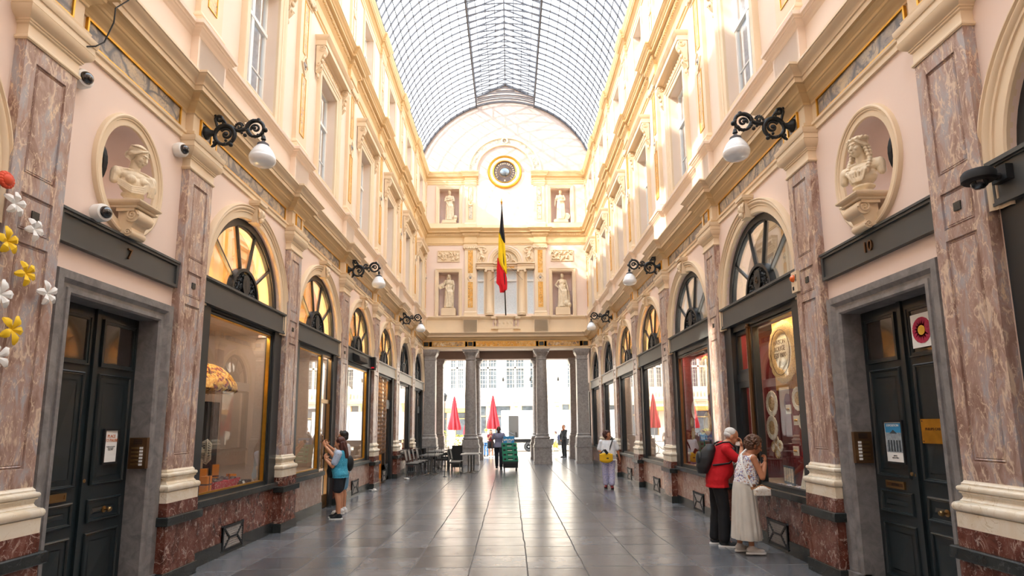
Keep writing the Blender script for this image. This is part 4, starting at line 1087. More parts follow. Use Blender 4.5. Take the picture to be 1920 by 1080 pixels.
    g.prism([(a,ZA+.03+b) for a,b in sh],lambda a,b,h:(h,a,b),-.06,-.02); g.ell((-.03,0,ZA+.23),(.015,.08,.12)); g.build('cartouche',M['iron'],hub)
    g=MB(); g.prism([(-.43*math.cos(PI*i/20),ZA+.43*math.sin(PI*i/20)) for i in range(21)],lambda a,b,h:(h,a,b),-.085,-.08); g.build('hub_back',M['iron'],hub)
    if hubtext:
        t=text_mesh('number',hubtext,.16,M['bronze'],fa,.006); t.location=(-.012,0,ZA+.22); t.rotation_euler=(PI/2,0,PI/2)
    # interior: display box and the room behind the fanlight
    g=MB(); x1=-1.5
    def inbox(z0,z1,xb):
        g.quad((xb,-1.36,z0),(xb,1.36,z0),(xb,1.36,z1),(xb,-1.36,z1))
        for s_ in (-1,1): g.quad((-.15,s_*1.36,z0),(xb,s_*1.36,z0),(xb,s_*1.36,z1),(-.15,s_*1.36,z1))
        g.quad((-.15,-1.36,z1),(-.15,1.36,z1),(xb,1.36,z1),(xb,-1.36,z1))
    inbox(0.0,3.5,x1); g.build('display_backing',M[inner],r)
    g=MB(); g.quad((-.12,-1.36,.885),(-.12,1.36,.885),(x1,1.36,.885),(x1,-1.36,.885)) if wins else g.quad((-.12,-1.36,.01),(-.12,1.36,.01),(x1,1.36,.01),(x1,-1.36,.01)); g.build('display_floor',M['board'],r)
    g=MB(); inbox(3.52,5.5,-.55); g.quad((-.15,-1.36,3.52),(-.15,1.36,3.52),(-.55,1.36,3.52),(-.55,-1.36,3.52)); g.build('fanlight_backing',M[fanm],r)
    if lamp:
        g=MB(); g.box(-.19,-.145,-1.2,1.2,3.488,3.495); g.build('display_lamp',M[lamp],r)
    if upper:
        g=MB(); g.box(-.50,-.38,-1.0,1.0,3.545,3.57); g.build('fanlight_fill',M[upper],r)  # added glowing strip hidden behind the fascia, lights the fanlight backing
    if vent is not None:
        a,b=S(vent-.32,vent+.32); g=MB(); z0,z1=.05,.41
        rectframe(g,.02,.06,a,b,z0,z1,.035); m_=((a+b)/2,(z0+z1)/2)
        bar(g,.03,.065,(a,z1),(a+.2,m_[1]),.03); bar(g,.03,.065,(a,z0),(a+.2,m_[1]),.03); bar(g,.03,.065,(b,z1),(b-.2,m_[1]),.03); bar(g,.03,.065,(b,z0),(b-.2,m_[1]),.03); bar(g,.03,.065,(a+.2,m_[1]),(b-.2,m_[1]),.03)
        v=g.build('vent_grille',M['iron'],r)
        g=MB(); g.box(.035,.052,a,b,z0,z1)
        for k in range(9): g.box(.05,.058,a+.03,b-.03,z0+.05+k*.034,z0+.062+k*.034)
        g.build('vent_louvre',M['column'],v)
    return r
win=[('win',-1.12,1.12)]
FR={}
def front(side,i,segs,*a,**k):
    yc=BAYS[i][0]; loc,rz=place_wall(side,yc)
    FR[(side,i)]=make_front('shopfront',loc,rz,1 if side<0 else -1,segs,*a,**k)
D_=M['red']
front(-1,0,[('win',-1.12,1.12)],None,'frame','darkin',D_,'darkin',None,'black shopfront at the edge of the picture with a red flower on its fascia')
front(-1,2,win,'gold','frame','amber',D_,'beige','lampw','gilt-edged confectionery window displaying a fan and red dotted boxes',vent=-.12,upper='lampup')
front(-1,3,[('win',-1.12,.42),('gdoor',.46,1.14)],'gold','frame','amber',M['pinkdado'],'beige','lampw','shop window with brass-framed glass door where the couple stand',upper='lampup')
front(-1,4,win,'gold','frame','amber',M['pinkdado'],'beige','lampw','gilt-edged window just behind the photographing couple with black speaker on fascia',vent=-.2,upper='lampup')
front(-1,5,[('grille',-1.12,.35),('door',.40,1.14)],None,'cream_beam','amber',D_,'goldwall','lamp','shopfront closed by a bronze lattice grille beside a dark doorway',vent=-.1,upper='lampup')
front(-1,6,win,None,'cream_beam','darkin',D_,'beige','lampw','narrow-looking shop window with a red cloth corner beyond the lattice grille')
front(-1,7,[('win',-1.12,.2),('door',.3,1.12)],None,'cream_beam','darkin',D_,'greycurtain','lampw','last shopfront behind the cafe chairs with pale oval sign')
front(1,0,[('door',-1.12,1.12)],None,'frame','darkin',D_,'darkin',None,'dark green-black shopfront at the picture edge with a dome camera, beyond door 10')
front(1,2,[('win',-1.12,.36),('post',.40,.48),('door',.52,1.14)],None,'frame','greycurtain',D_,'redlace','lamp','lace shop window number 6 with narrow side door, where the older couple look in',vent=-.25,hubtext='6',top=3.42,upper='lampgrey')
front(1,3,win,'wood','frame','greycurtain',M['pinkdado'],'redlace','lamp','red-lined window hung with round lace doilies behind the man in red',vent=-.15,top=3.40,upper='lampgrey')
front(1,4,win,None,'frame','amber',M['pinkdado'],'beige','lampw','black-framed window reflecting the bright street, past the doily window',vent=-.15,upper='lampup')
front(1,5,[('win',-1.12,1.12)],None,'cream_beam','amber',M['pinkdado'],'beige','lampw','black-framed window with pale fascia beside the woman with yellow bag',vent=-.1,upper='lampup')
front(1,6,win,None,'cream_beam','greycurtain',D_,'greycurtain','lampw','tall dark-framed window directly behind the woman with the yellow bag')
front(1,7,win,None,'cream_beam','greycurtain',D_,'greycurtain','lampw','last tall dark window before the granite corner pier, past the walking woman')
# passage side shopfronts
for side in (-1,1):
    loc,rz=place_wall(side,30.3)
    make_front('shopfront',loc,rz,1 if side<0 else -1,win,None,'white','darkin',D_,'darkin',None,'arched shopfront inside the exit passage, '+('cafe side' if side<0 else 'beside the man in black'))
    T=SD(side); g=MB(); arch_wall(g,T,28.55,32.0,30.3,RA,ZA,5.9,3.45); 
    g.build('arch_panel',M['pink'],bpy.data.objects['wall_vestibule'])

# ================================================================= entrances 7 and 10
def raised(mb,x,a,b,z0,z1,gap=.05,h=.02,w=.03):
    """bolection moulding + fielded panel on a door leaf"""
    def R(q,d): return [(x+d+.0145,a+q,z0+q),(x+d,b-q,z0+q),(x+d,b-q,z1-q),(x+d,a+q,z1-q)]
    seq=[R(0,0),R(.006,h*.7),R(w*.5,h),R(w*.8,h*.4),R(w,h*.5),R(w+.008,-h*.6),R(w+gap,-h*.6),R(w+gap+.012,-.0),R(w+gap+.02,0)]
    mb.loft(seq,True,False); mb.add(seq[-1],[(0,1,2,3)])
def make_door(side,num,label):
    loc,rz=place_wall(side,6.10); f=1 if side<0 else -1
    r=empty('door_1' if side<0 else 'door_2',loc,rz,label,'door',None,'structure')
    HW=.70; ZT=3.10
    g=MB(); sec=[(0,-.26),(0,.03),(.02,.05),(.06,.05),(.065,.035),(.10,.035),(.12,.05),(.14,.07),(.17,.075),(.215,.075),(.22,.06),(.23,-.02)]
    frame_prof(g,I_,-HW,HW,.0,ZT,0,sec); 
    sur=g.build('surround',M['blue'],r,smooth=35)
    g=MB(); 
    for s_ in (-1,1): g.box(-.05,.10,*sorted((s_*(HW-.0),s_*(HW+.24))),0,.16)
    g.box(-.3,.04,-HW,HW,0,.10); g.build('threshold',M['blue'],r)
    x=-.20
    for s_ in (-1,1):
        a,b=sorted((s_*.012,s_*HW))
        g=MB(); g.box(x-.05,x,a,b,.10,ZT); lf=g.build('door_leaf',M['door'],r)
        a2,b2=sorted((s_*.10,s_*(HW-.07)))
        for z0,z1,nm in ((1.24,2.42,'panel'),(.86,1.10,'panel'),(.18,.76,'panel')):
            g=MB(); raised(g,x,a2,b2,z0,z1); g.build('panel',M['door'],lf)
        g=MB(); rectframe(g,x,x+.02,a2,b2,2.50,3.0,.035); rectframe(g,x,x+.03,a2-.01,b2+.01,2.49,3.01,.018); g.build('glazing_frame',M['door'],lf)
        g=MB(); g.quad((x+.006,a2+.03,2.53),(x+.006,b2-.03,2.53),(x+.006,b2-.03,2.97),(x+.006,a2+.03,2.97)); g.build('glazed_panel',M['darkglass'],lf)
        if s_*f>0: pass
    g=MB(); g.box(x,x+.03,-.03,.03,.10,ZT); g.build('meeting_strip',M['door'],r)
    g=MB(); g.box(x-.3,x-.06,-.9,.9,0,3.3); g.build('dark_lobby',M['black'],r)
    # hardware
    ky=f*(.37 if side<0 else -.37)
    kf = .36*f if side<0 else -.36*f
    g=MB(); g.lathe([(0,0),(.035,0),(.035,.008),(.012,.014),(.012,.04),(.028,.05),(.03,.065),(.02,.08),(0,.082)],(x+.01,kf,.97),16,'X'); g.build('door_knob',M['brass'],r,smooth=50)
    g=MB(); g.lathe([(0,0),(.022,0),(.02,.012),(0,.014)],(x+.02,.0 if side<0 else -.06,1.30),12,'X'); g.box(x+.03,x+.036,-.004,.004,1.28,1.31); g.build('keyhole',M['brass'],r)
    yl=-kf
    g=MB(); rectframe(g,x,x+.02,yl-.15,yl+.15,1.125,1.205,.02); sl=g.build('letter_slot',M['brass'],r)
    g=MB(); g.box(x,x+.012,yl-.13,yl+.13,1.14,1.19); g.build('flap',M['bronze'] if side>0 else M['brass'],sl)
    if side>0:
        t=text_mesh('lettering','LETTRES',.032,M['black'],sl,.001); t.location=(x+.015,yl,1.165); t.rotation_euler=(PI/2,0,PI/2)
    # sign band
    g=MB(); g.box(-.02,.045,-.96,.96,3.57,3.88); rectframe(g,.045,.07,-.96,.96,3.57,3.88,.035); g.box(-.02,.085,-.97,.97,3.875,3.90)
    sb=g.build('number_band',M['fascia'],r)
    t=text_mesh('number',num,.17,M['bronze'],sb,.008); t.location=(.055,.05*f,3.72); t.rotation_euler=(PI/2,0,PI/2)
    return r
M['darkglass']=mat('dark_glass','#2a2421',.08,var=.2,coat=.5)
make_door(-1,'7','double black panelled door numbered 7 in a bluestone surround')
make_door(1,'10','double black panelled door numbered 10 in a bluestone surround')
# things on the doors
def on_wall(side,y,d,z): T=SD(side); return T(d,y,z)
def wallthing(name,side,y,d,z,label,cat,group=None):
    T=SD(side); o=empty(name,T(d,y,z),0 if side<0 else PI,label,cat,group); return o
# framed notice on door 7
o=wallthing('framed_notice',-1,6.10+.36,-.185,1.64,'white notice with orange writing framed on black door 7','notice')
g=MB(); rectframe(g,0,.02,-.12,.12,-.19,.19,.02); g.build('notice_frame',M['black'],o)
g=MB(); g.box(.0,.008,-.10,.10,-.17,.17); g.build('paper',M['white'],o)
t=text_mesh('heading','PLACE\nTO PAUSE',.045,mat('orange_print','#d2702e',.6),o,.001); t.location=(.012,0,.085); t.rotation_euler=(PI/2,0,PI/2)
t=text_mesh('small_print','la galerie est ouverte\ntous les jours\nentree libre',.016,M['black'],o,.001); t.location=(.012,0,-.02); t.rotation_euler=(PI/2,0,PI/2)
# poster on door 10
o=wallthing('framed_poster',1,6.10+.29,-.185,1.62,'blue and white poster of an arcade framed on black door 10','poster')
g=MB(); rectframe(g,0,.02,-.16,.16,-.23,.23,.02); g.build('poster_frame',M['black'],o)
g=MB(); g.box(0,.008,-.14,.14,-.21,.21); pp=g.build('poster_sheet',M['white'],o)
g=MB(); g.box(.008,.010,-.13,.13,.10,.20); g.build('blue_sky_area',mat('poster_blue','#2f86b5',.6,var=.1),pp)
g=MB(); g.box(.008,.010,-.13,.13,-.11,.10); g.build('grey_building_area',mat('poster_grey','#8f979c',.6,var=.3,scale=30),pp)
g=MB()
for k in range(5): g.box(.010,.012,-.10+.045*k,-.075+.045*k,-.10,.02)
g.prism([(-.06,.09),(.0,.13),(.06,.09)],lambda a,b,h:(h,a,b),.010,.012); g.build('colonnade',mat('poster_dark','#3a4348',.6),pp)
t=text_mesh('poster_title','EXPOSITION',.035,M['white'],pp,.001); t.location=(.013,0,.175); t.rotation_euler=(PI/2,0,PI/2)
t=text_mesh('poster_print','galerie\nentree libre',.022,M['black'],pp,.001); t.location=(.011,0,-.155); t.rotation_euler=(PI/2,0,PI/2)
# brass plaque, flower poster
o=wallthing('brass_plaque',1,6.10-.31,-.185,1.74,'square polished brass name plaque on the nearer leaf of door 10','plaque')
g=MB(); g.box(0,.012,-.16,.16,-.12,.12); g.build('plate',M['gold'],o)
for yy in (-.14,.14):
    g=MB(); g.ell((.013,yy,.10),(.005,.008,.008)); g.ell((.013,yy,-.10),(.005,.008,.008)); g.build('screw_head',M['bronze'],o)
t=text_mesh('engraving','PHILIPS CAB',.038,M['bronze'],o,.001); t.location=(.014,0,.02); t.rotation_euler=(PI/2,0,PI/2)
o=wallthing('flower_picture',1,6.10-.33,-.165,2.74,'white sheet with a crimson daisy in the glazed top of door 10','picture')
g=MB(); g.box(0,.006,-.15,.15,-.17,.17); g.build('sheet',M['white'],o)
g=MB()
for k in range(16):
    a=2*PI*k/16; bar(g,.006,.010,(.04*math.cos(a),.04*math.sin(a)),(.13*math.cos(a),.13*math.sin(a)),.045)
g.build('petal_ring',mat('crimson','#b3204a',.6,var=.1),o)
g=MB(); g.lathe([(0,0),(.05,0),(.05,.004),(0,.004)],(.008,0,0),16,'X'); g.build('flower_centre',mat('daisy_yellow','#e9b33c',.6),o)
# intercom panels on the far jamb reveals, facing the camera
for side in (-1,1):
    T=SD(side); p=T(-.06,6.10+.70-.002,1.55); 
    o=empty('intercom_panel',p,0,('bronze bell panel beside door 7, next to the framed notice' if side<0 else 'bronze bell panel beside door 10, next to the arcade poster'),'intercom')
    g=MB(); g.box(-.10,.10,-.05,0,-.175,.175); g.build('plate',M['bronze'],o)
    for k in range(6):
        g=MB(); sx=1 if side<0 else -1
        g.box(sx*.045-.018,sx*.045+.018,-.058,-.05,-.14+k*.037,-.115+k*.037); g.build('bell_button',M['white'],o)
    for k in range(5):
        g=MB(); g.box(-.07*1,.015,-.054,-.05,-.135+k*.045,-.11+k*.045) if side<0 else g.box(-.015,.07,-.054,-.05,-.135+k*.045,-.11+k*.045); g.build('name_strip',M['brass'],o)
    g=MB(); 
    for k in range(5): g.box(-.05,.05,-.054,-.05,.10+k*.013,.105+k*.013)
    g.build('speaker_slots',M['black'],o)

# ================================================================= oval niches with busts
def remesh(o, vox=.01, smooth=6, fac=.5):
    m=o.modifiers.new('join','REMESH'); m.mode='VOXEL'; m.voxel_size=vox; m.use_smooth_shade=True
    if smooth:
        s=o.modifiers.new('soft','SMOOTH'); s.iterations=smooth; s.factor=fac
    return o
def RX(a): return Matrix.Rotation(a,3,'X')
def RY(a): return Matrix.Rotation(a,3,'Y')
def RZ(a): return Matrix.Rotation(a,3,'Z')
def head_shapes(g, c, R, s=1.0, eyes=True):
    """head looking along local +x; c centre, R orientation, s=1 for a 24 cm head"""
    def P(x,y,z): return tuple(Vector(c)+R@Vector((x*s,y*s,z*s)))
    def E(p,r,M_=None): g.ell(P(*p),(r[0]*s,r[1]*s,r[2]*s),R@M_ if M_ else R,nu=16,nv=11)
    E((-.012,0,.035),(.098,.078,.09)); E((.03,0,-.03),(.065,.062,.085)); E((.055,0,-.088),(.032,.035,.03))
    E((.04,0,-.06),(.05,.055,.045))
    # nose, brow, lips, cheeks
    g.cap(P(.088,0,.018),P(.112,0,-.03),.009*s,.015*s,8); E((.082,0,.028),(.016,.05,.012))
    E((.094,0,-.058),(.010,.024,.006)); E((.092,0,-.070),(.010,.020,.007))
    for q in (-1,1):
        E((.066,q*.040,-.03),(.024,.020,.026)); E((-.005,q*.078,-.012),(.018,.012,.032))
        if eyes: E((.080,q*.031,.006),(.010,.015,.008))
def make_bust(side):
    loc,rz=place_wall(side,6.10)
    nf=empty('oval_niche',loc,rz,'cream oval frame round the niche above door '+('7' if side<0 else '10'),'niche','oval niches','structure')
    f=1 if side<0 else -1
    n=48; zc=4.60
    ring=lambda k,a,b,d:(d,a*math.cos(2*PI*k/n),zc+b*math.sin(2*PI*k/n))
    g=MB(); g.loft([[ring(k,.44+o_,.56+o_,d) for k in range(n)] for o_,d in ((0,-.05),(0,.012),(.006,.018),(.065,.020),(.07,.032),(.085,.034),(.092,.045),(.108,.050),(.125,.042),(.135,.0))],True,False); g.build('oval_frame',M['cream'],nf,smooth=40)
    g=MB(); rings=[]
    for j in range(9):
        t=j/9*PI/2; rings.append([ring(k,.44*math.cos(t)+.001,.56*math.cos(t)+.001,-.42*math.sin(t)) for k in range(n)])
    g.loft(rings,True,False); g.build('niche_shell',M['pinkdark'],nf,smooth=60)
    # dark arched opening on the near side of the niche
    g=MB(); g.prism([(-.22+.17*math.cos(2*PI*k/24),4.64+.27*math.sin(2*PI*k/24)) for k in range(24)],lambda a,b,h:(a,h,b),-f*.33,-f*.27); g.build('side_opening',M['black'],nf)
    # console
    co_=empty('wall_console',loc,rz,'scrolled cream console carrying the bust over door '+('7' if side<0 else '10'),'console','bust consoles')
    g=MB(); 
    stack(g,[(4.185,.24,.17),(4.20,.25,.18),(4.215,.22,.15),(4.235,.27,.19),(4.25,.28,.20),(4.265,.28,.20)],back=-.25)
    g.build('shelf',M['cream'],co_)
    g=MB(); prof=[(.0,4.185),(.20,4.185),(.235,4.15),(.24,4.10),(.21,4.05),(.165,4.02),(.15,3.98),(.165,3.94),(.15,3.90),(.11,3.885),(.05,3.90),(.0,3.92)]
    g.prism(prof,lambda a,b,h:(a,h,b),-.11,.11); g.lathe([(0,-.13),(.075,-.13),(.08,-.11),(.08,.11),(.075,.13),(0,.13)],(.165,0,4.11),18,'Y'); g.lathe([(0,-.12),(.045,-.12),(.045,.12),(0,.12)],(.125,0,3.925),16,'Y')
    for q in (-1,1): g.tube([(.165+x,q*.135,4.11+z) for x,z in scroll((0,0),.065,1.8,0)],.010,6); g.tube([(.125+x,q*.125,3.925+z) for x,z in scroll((0,0),.036,1.5,0)],.007,6)
    for q in (-1,1): g.box(.0,.20,q*.14-.012 if q>0 else q*.14-.012,q*.14+.012,4.15,4.185)
    g.build('scroll',M['cream'],co_,smooth=40)
    b=empty('portrait_bust',loc,rz,('cream bust of a woman with bound hair, in the niche over door 7' if side<0 else 'cream bust of a woman with long curls, in the niche over door 10'),'bust')
    b.location=(loc[0]+(0.06 if side<0 else -.06),loc[1],loc[2])
    # socle
    g=MB(); g.lathe([(0,4.267),(.13,4.267),(.13,4.29),(.105,4.30),(.08,4.33),(.085,4.35),(.11,4.37),(.11,4.385),(.09,4.395),(0,4.395)],(0,0,0),24); g.box(-.12,.12,-.12,.12,4.267,4.285); g.build('socle',M['statue'],b,smooth=35)
    by=-f*.55                                  # the shoulders turn towards the camera end of the gallery
    B=lambda x,y,z: (x*math.cos(by)-y*math.sin(by), x*math.sin(by)+y*math.cos(by), z)
    RB=RZ(by)
    g=MB()
    g.ell(B(0,0,4.50),(.105,.15,.12),RB); g.ell(B(.01,0,4.58),(.085,.175,.065),RB); g.cap(B(0,-.15,4.615),B(0,.15,4.615),.05,.05,12); g.cap(B(0,0,4.39),B(0,0,4.5),.085,.10,12)
    for q in (-1,1): g.ell(B(.075,q*.062,4.53),(.05,.055,.052),RB); g.ell(B(0,q*.185,4.585),(.055,.05,.075),RB); g.cap(B(0,q*.19,4.58),B(.0,q*.20,4.50),.05,.042,10); g.tube([B(.02,0,4.66),B(.05,q*.09,4.645),B(.03,q*.16,4.635)],[.018,.014,.012],7)
    g.cap(B(-.015,0,4.62),B(.01,0,4.76),.062,.050,14)
    hy=by+(f*.55 if side<0 else f*.25)
    R_=RZ(hy)@RY(.42 if side<0 else .16)
    hc=tuple(Vector(B(.01,0,4.845))+R_@Vector((.035,0,.0)))
    head_shapes(g,hc,R_,.97,eyes=True)
    for k in range(6):
        z0=4.60-.035*k
        if side<0 and k<4: g.tube([B(.02,-.17,4.52-.02*k),B(.105,-.06,4.44-.022*k),B(.12,.05,4.46-.025*k),B(.07,.15,4.60-.03*k)],[.009,.014,.014,.012],7)
        elif side<0: pass
        else: g.tube([B(.02,-.16+.05*k,4.63),B(.12,-.11+.04*k,4.53),B(.115,-.05+.018*k,4.42)],[.009,.013,.010],6)
    if side<0:
        for k in range(3): g.tube([B(.07+.01*k,.10+.02*k,4.60),B(.10,.13+.02*k,4.50),B(.08,.12+.025*k,4.38)],.016,6)
    else:
        for q in (-1,1):
            for o_ in (0,.045):
                pts=[Vector(hc)+R_@Vector((.0-o_,q*.085,-.02)),Vector(hc)+R_@Vector((.0-o_,q*.098,-.09)),Vector(B(.05-o_*.5,q*.11,4.66)),Vector(B(.085-o_*.5,q*.11,4.59)),Vector(B(.095-o_*.5,q*.10,4.53))]
                g.tube(pts,[.016,.018,.018,.018,.010],8)
                for a,c in zip(pts[:-1],pts[1:]):
                    for t in (0,.5): p=a.lerp(c,t); g.ell(tuple(p),(.026,.026,.017),nu=10,nv=7)
    bo=g.build('bust_body',M['statue'],b); remesh(bo,.0052,3)
    # hair
    g=MB()
    def HP(x,y,z): return tuple(Vector(hc)+R_@Vector((x,y,z)))
    g.ell(HP(-.034,0,.040),(.098,.087,.090),R_,20,14)
    if side<0:
        g.ell(HP(-.055,0,-.02),(.07,.088,.062),R_); g.ell(HP(-.115,0,-.02),(.045,.05,.048),R_)
        for q in (-1,1):
            for k in range(5): g.tube([HP(.072-.015*k,q*.01,.085+.006*k),HP(.055-.015*k,q*.06,.055),HP(.01-.015*k,q*.088,.0),HP(-.05,q*.085,-.04)],[.010,.013,.013,.010],6)
        for k in range(26):
            a=2*PI*k/26; g.ell(HP(-.032+.086*math.cos(a),.082*math.sin(a),.085+.012*math.cos(a)),(.012,.012,.010),R_,8,6)
    else:
        for q in (-1,1):
            for k in range(5): g.tube([HP(.075-.02*k,q*.005,.08+.006*k),HP(.06-.02*k,q*.06,.045),HP(.015-.015*k,q*.092,-.02)],[.010,.014,.012],6)
        for k in range(26):
            a=2*PI*k/26; g.ell(HP(-.026+.095*math.cos(a),.093*math.sin(a),.072+.010*(k%2)),(.020,.018,.020),R_,8,6)
        g.ell(HP(-.10,0,-.04),(.05,.07,.08),R_)
    ho=g.build('hair',M['statue'],b); remesh(ho,.0052,1)
make_bust(-1); make_bust(1)

# ================================================================= wall lanterns
def make_lantern():
    r=empty('wall_lantern')
    g=MB()
    def tb(pts,rr,sg=8):
        rr=[q*1.28 for q in rr] if hasattr(rr,'__len__') else rr*1.28
        g.tube([(x,0,z) for x,z in pts],rr,sg)
    # back plate and stem (x out of the wall from the pilaster face)
    g.lathe([(0,.0),(.085,.0),(.09,.02),(.07,.05),(.045,.08),(.035,.13),(0,.14)],(0,0,5.80),18,'X')
    # big lower loop, inner scroll
    def arc(c,r,a0,a1,n=18): return [(c[0]+r*math.cos(math.radians(a0+(a1-a0)*k/n)),c[1]+r*math.sin(math.radians(a0+(a1-a0)*k/n))) for k in range(n+1)]
    tb(arc((.27,5.77),.135,200,-60,24),[.018+.008*math.sin(k/24*PI) for k in range(25)])
    tb(arc((.27,5.77),.135,195,300,16),[.022-.0004*k for k in range(17)])
    tb(scroll((.29,5.78),.085,1.35,2.6,-1),.014)
    # upper hook near the wall
    tb([(.17,5.86),(.15,5.93),(.13,5.99)]+scroll((.185,6.0),.055,1.2,PI,-1),.016)
    tb(scroll((.245,5.945),.035,1.1,4.2,1),.012)
    # middle wave
    tb([(.36,5.88),(.42,5.84),(.47,5.83),(.53,5.85),(.58,5.88)],[.018,.02,.022,.02,.018])
    tb(scroll((.46,5.89),.05,1.2,3.3,-1),.011)
    for k in range(7):
        a=math.radians(20+25*k); g.ell((.46+.058*math.cos(a),0,5.89+.058*math.sin(a)),(.012,.014,.012),nu=8,nv=6)
    # outer loop
    tb(arc((.68,5.86),.115,170,-110,24),[.024-.0004*k for k in range(25)])
    tb(arc((.68,5.86),.115,-110,-170,8)[::1],[.014]*9)
    tb(scroll((.685,5.86),.065,1.3,3.4,-1),.013)
    tb([(.56,5.88),(.60,5.80),(.64,5.755)],[.018,.016,.014])
    for p,rr in (((.14,5.66),.028),((.36,5.63),.03),((.72,5.985),.028),((.545,5.765),.025),((.815,5.84),.034),((.13,6.05),.02),((.24,5.98),.024),((.29,5.69),.02),((.66,5.87),.028),((.285,5.785),.026),((.50,5.80),.018)):
        g.ell((p[0],0,p[1]),(rr,rr*1.1,rr),nu=10,nv=7)
    tb([(.16,5.66),(.13,5.62),(.10,5.60)],[.02,.016,.01]); tb([(.32,5.65),(.37,5.64)],[.02,.02])
    # leaves along the arms
    rnd=random.Random(3)
    for k in range(90):
        a=rnd.uniform(0,2*PI); c,rr=((.27,5.77),.135) if k%2 else ((.68,5.86),.115)
        g.ell((c[0]+rr*math.cos(a),rnd.uniform(-.024,.024),c[1]+rr*math.sin(a)),(rnd.uniform(.012,.024),.012,rnd.uniform(.012,.022)),nu=7,nv=5)
    g.build('bracket',M['iron'],r,smooth=50)
    lx=.80
    g=MB(); g.tube([(lx,0,5.81),(lx,0,5.76)],.006,6); g.lathe([(0,5.76),(.02,5.755),(.028,5.73),(.035,5.70),(.02,5.69),(.018,5.68),(0,5.68)],(lx,0,0),12)
    hk=g.build('hook',M['iron'],r,smooth=40)
    g=MB(); g.lathe([(0,5.69),(.015,5.685),(.04,5.655),(.075,5.635),(.078,5.61),(.07,5.605),(0,5.605)],(lx,0,0),20); g.build('cap',M['roofiron'],r,smooth=40)
    g=MB(); g.lathe([(.07,5.61),(.09,5.585),(.125,5.53),(.148,5.48),(.153,5.465),(.156,5.46),(.156,5.45),(.162,5.445),(.163,5.432),(.168,5.428),(.168,5.415),(.173,5.41),(.175,5.38),(.168,5.34),(.145,5.30),(.10,5.272),(.05,5.262),(0,5.26)],(lx,0,0),32); g.v=[(x,y,5.61-(5.61-z)*.84) for x,y,z in g.v]; g.build('globe',M['opal'],r,smooth=50)
    return r
ln=make_lantern()
LL={(-1,2):'wrought iron lantern with opal globe above the pilaster beside door 7',(-1,4):'wrought iron lantern with opal globe above the couple taking a photograph',(-1,6):'wrought iron lantern with opal globe above the lattice-grille shopfront',
    (1,2):'wrought iron lantern with opal globe above the pilaster beside door 10',(1,4):'wrought iron lantern with opal globe beyond the lace shop windows',(1,6):'wrought iron lantern with opal globe above the woman with the yellow bag'}
for (side,i),lab in LL.items():
    y=PYS[i]; loc,rz=place_wall(side,y); loc=(side*(W-.10),loc[1],0)
    put(ln,loc,rz,lab,'wall lantern','wrought iron wall lanterns')
# ================================================================= street beyond the exit
M['facade']=mat('white_stone','#efe6d6',.7,var=.05,scale=.6)
M['facade2']=mat('ochre_shopfront','#d8b681',.7,var=.1,scale=1)
M['streetstone']=mat('street_paving','#b5aea4',.75,var=.08,scale=2)
M['winpane']=mat('street_window_pane','#5f6a72',.15,var=.3,scale=3)
tag(MB().box(-30,30,33.2,50,-.2,-.02).build('street',M['streetstone']),'sunlit pale paved street beyond the columns','street',kind='structure')
M['truckw']=mat('truck_white','#f2f3f3',.3,var=.01,coat=.3)
M['tyre']=mat('tyre_rubber','#26272a',.8,var=.05)
M['steel']=mat('brushed_steel','#9b9ea0',.35,metal=.8,var=.05)
# building opposite (front plane Y=50)
YB=50.0
b=empty('street_building',(0,YB,0),0,'sunlit white stone building with tall leaded windows across the street','building')
xs=[(-10.3,-8.9),(-7.6,-6.3),(-5.15,-3.9),(-2.55,-.80),(0.05,1.85),(2.75,4.3),(5.6,7.0),(8.2,9.4)]
xs=[(-10.6,-9.2),(-8.1,-6.7),(-4.9,-3.35),(-2.55,-1.05),(0.0,1.5),(2.4,3.9),(4.9,6.3),(7.2,8.6)]
xs=[(-11,-9.6),(-8.6,-7.2),(-4.95,-3.65),(-2.5,-1.0),(0.1,1.65),(2.15,3.55),(5.35,6.7),(8.0,9.4)]
xs=[(-11.2,-9.9),(-8.9,-7.6),(-5.0,-3.9),(-2.5,-1.05),(-.15,1.35),(1.9,3.25),(5.15,6.45),(8.0,9.3)]
g=MB(); TB=lambda d,x,z:(x,-d,z)
gw=[(-9,-7.6,.1,3.3),(-6.6,-5.3,.1,3.3),(-4.6,-3.4,.9,3.3),(-2.9,-1.9,.3,3.5),(-1.2,.2,.9,3.5),(1.1,2.3,.9,3.5),(4.6,5.3,1.5,3.6),(5.7,6.4,1.5,3.6),(8,9.4,.6,3.4)]
rect_wall(g,TB,-14,14,-.02,15,[(a,c,5.05,7.65) for a,c in xs]+[(a,c,9.3,11.6) for a,c in xs]+gw,rev=.35)
g.build('front_wall',M['facade'],b)
for a,c in xs:
    for z0,z1 in ((5.05,7.65),(9.3,11.6)):
        w=MB(); w.quad((a,.3,z0),(c,.3,z0),(c,.3,z1),(a,.3,z1)); wo=w.build('window',M['winpane'] if a>-5.2 or a<-8 else M['winpane'],b)
        w=MB(); m_=(a+c)/2; w.box(m_-.09,m_+.09,.1,.3,z0,z1); zt=z0+(z1-z0)*.68; w.box(a,c,.1,.3,zt-.07,zt+.07)
        for k in range(1,3):
            for p,q in ((a,m_),(m_,c)): x=p+(q-p)*k/3; w.box(x-.012,x+.012,.24,.3,z0,z1)
        for k in range(1,7): z=z0+(z1-z0)*k/7; w.box(a,c,.25,.3,z-.012,z+.012)
        w.build('window_cross',M['facade'],wo)
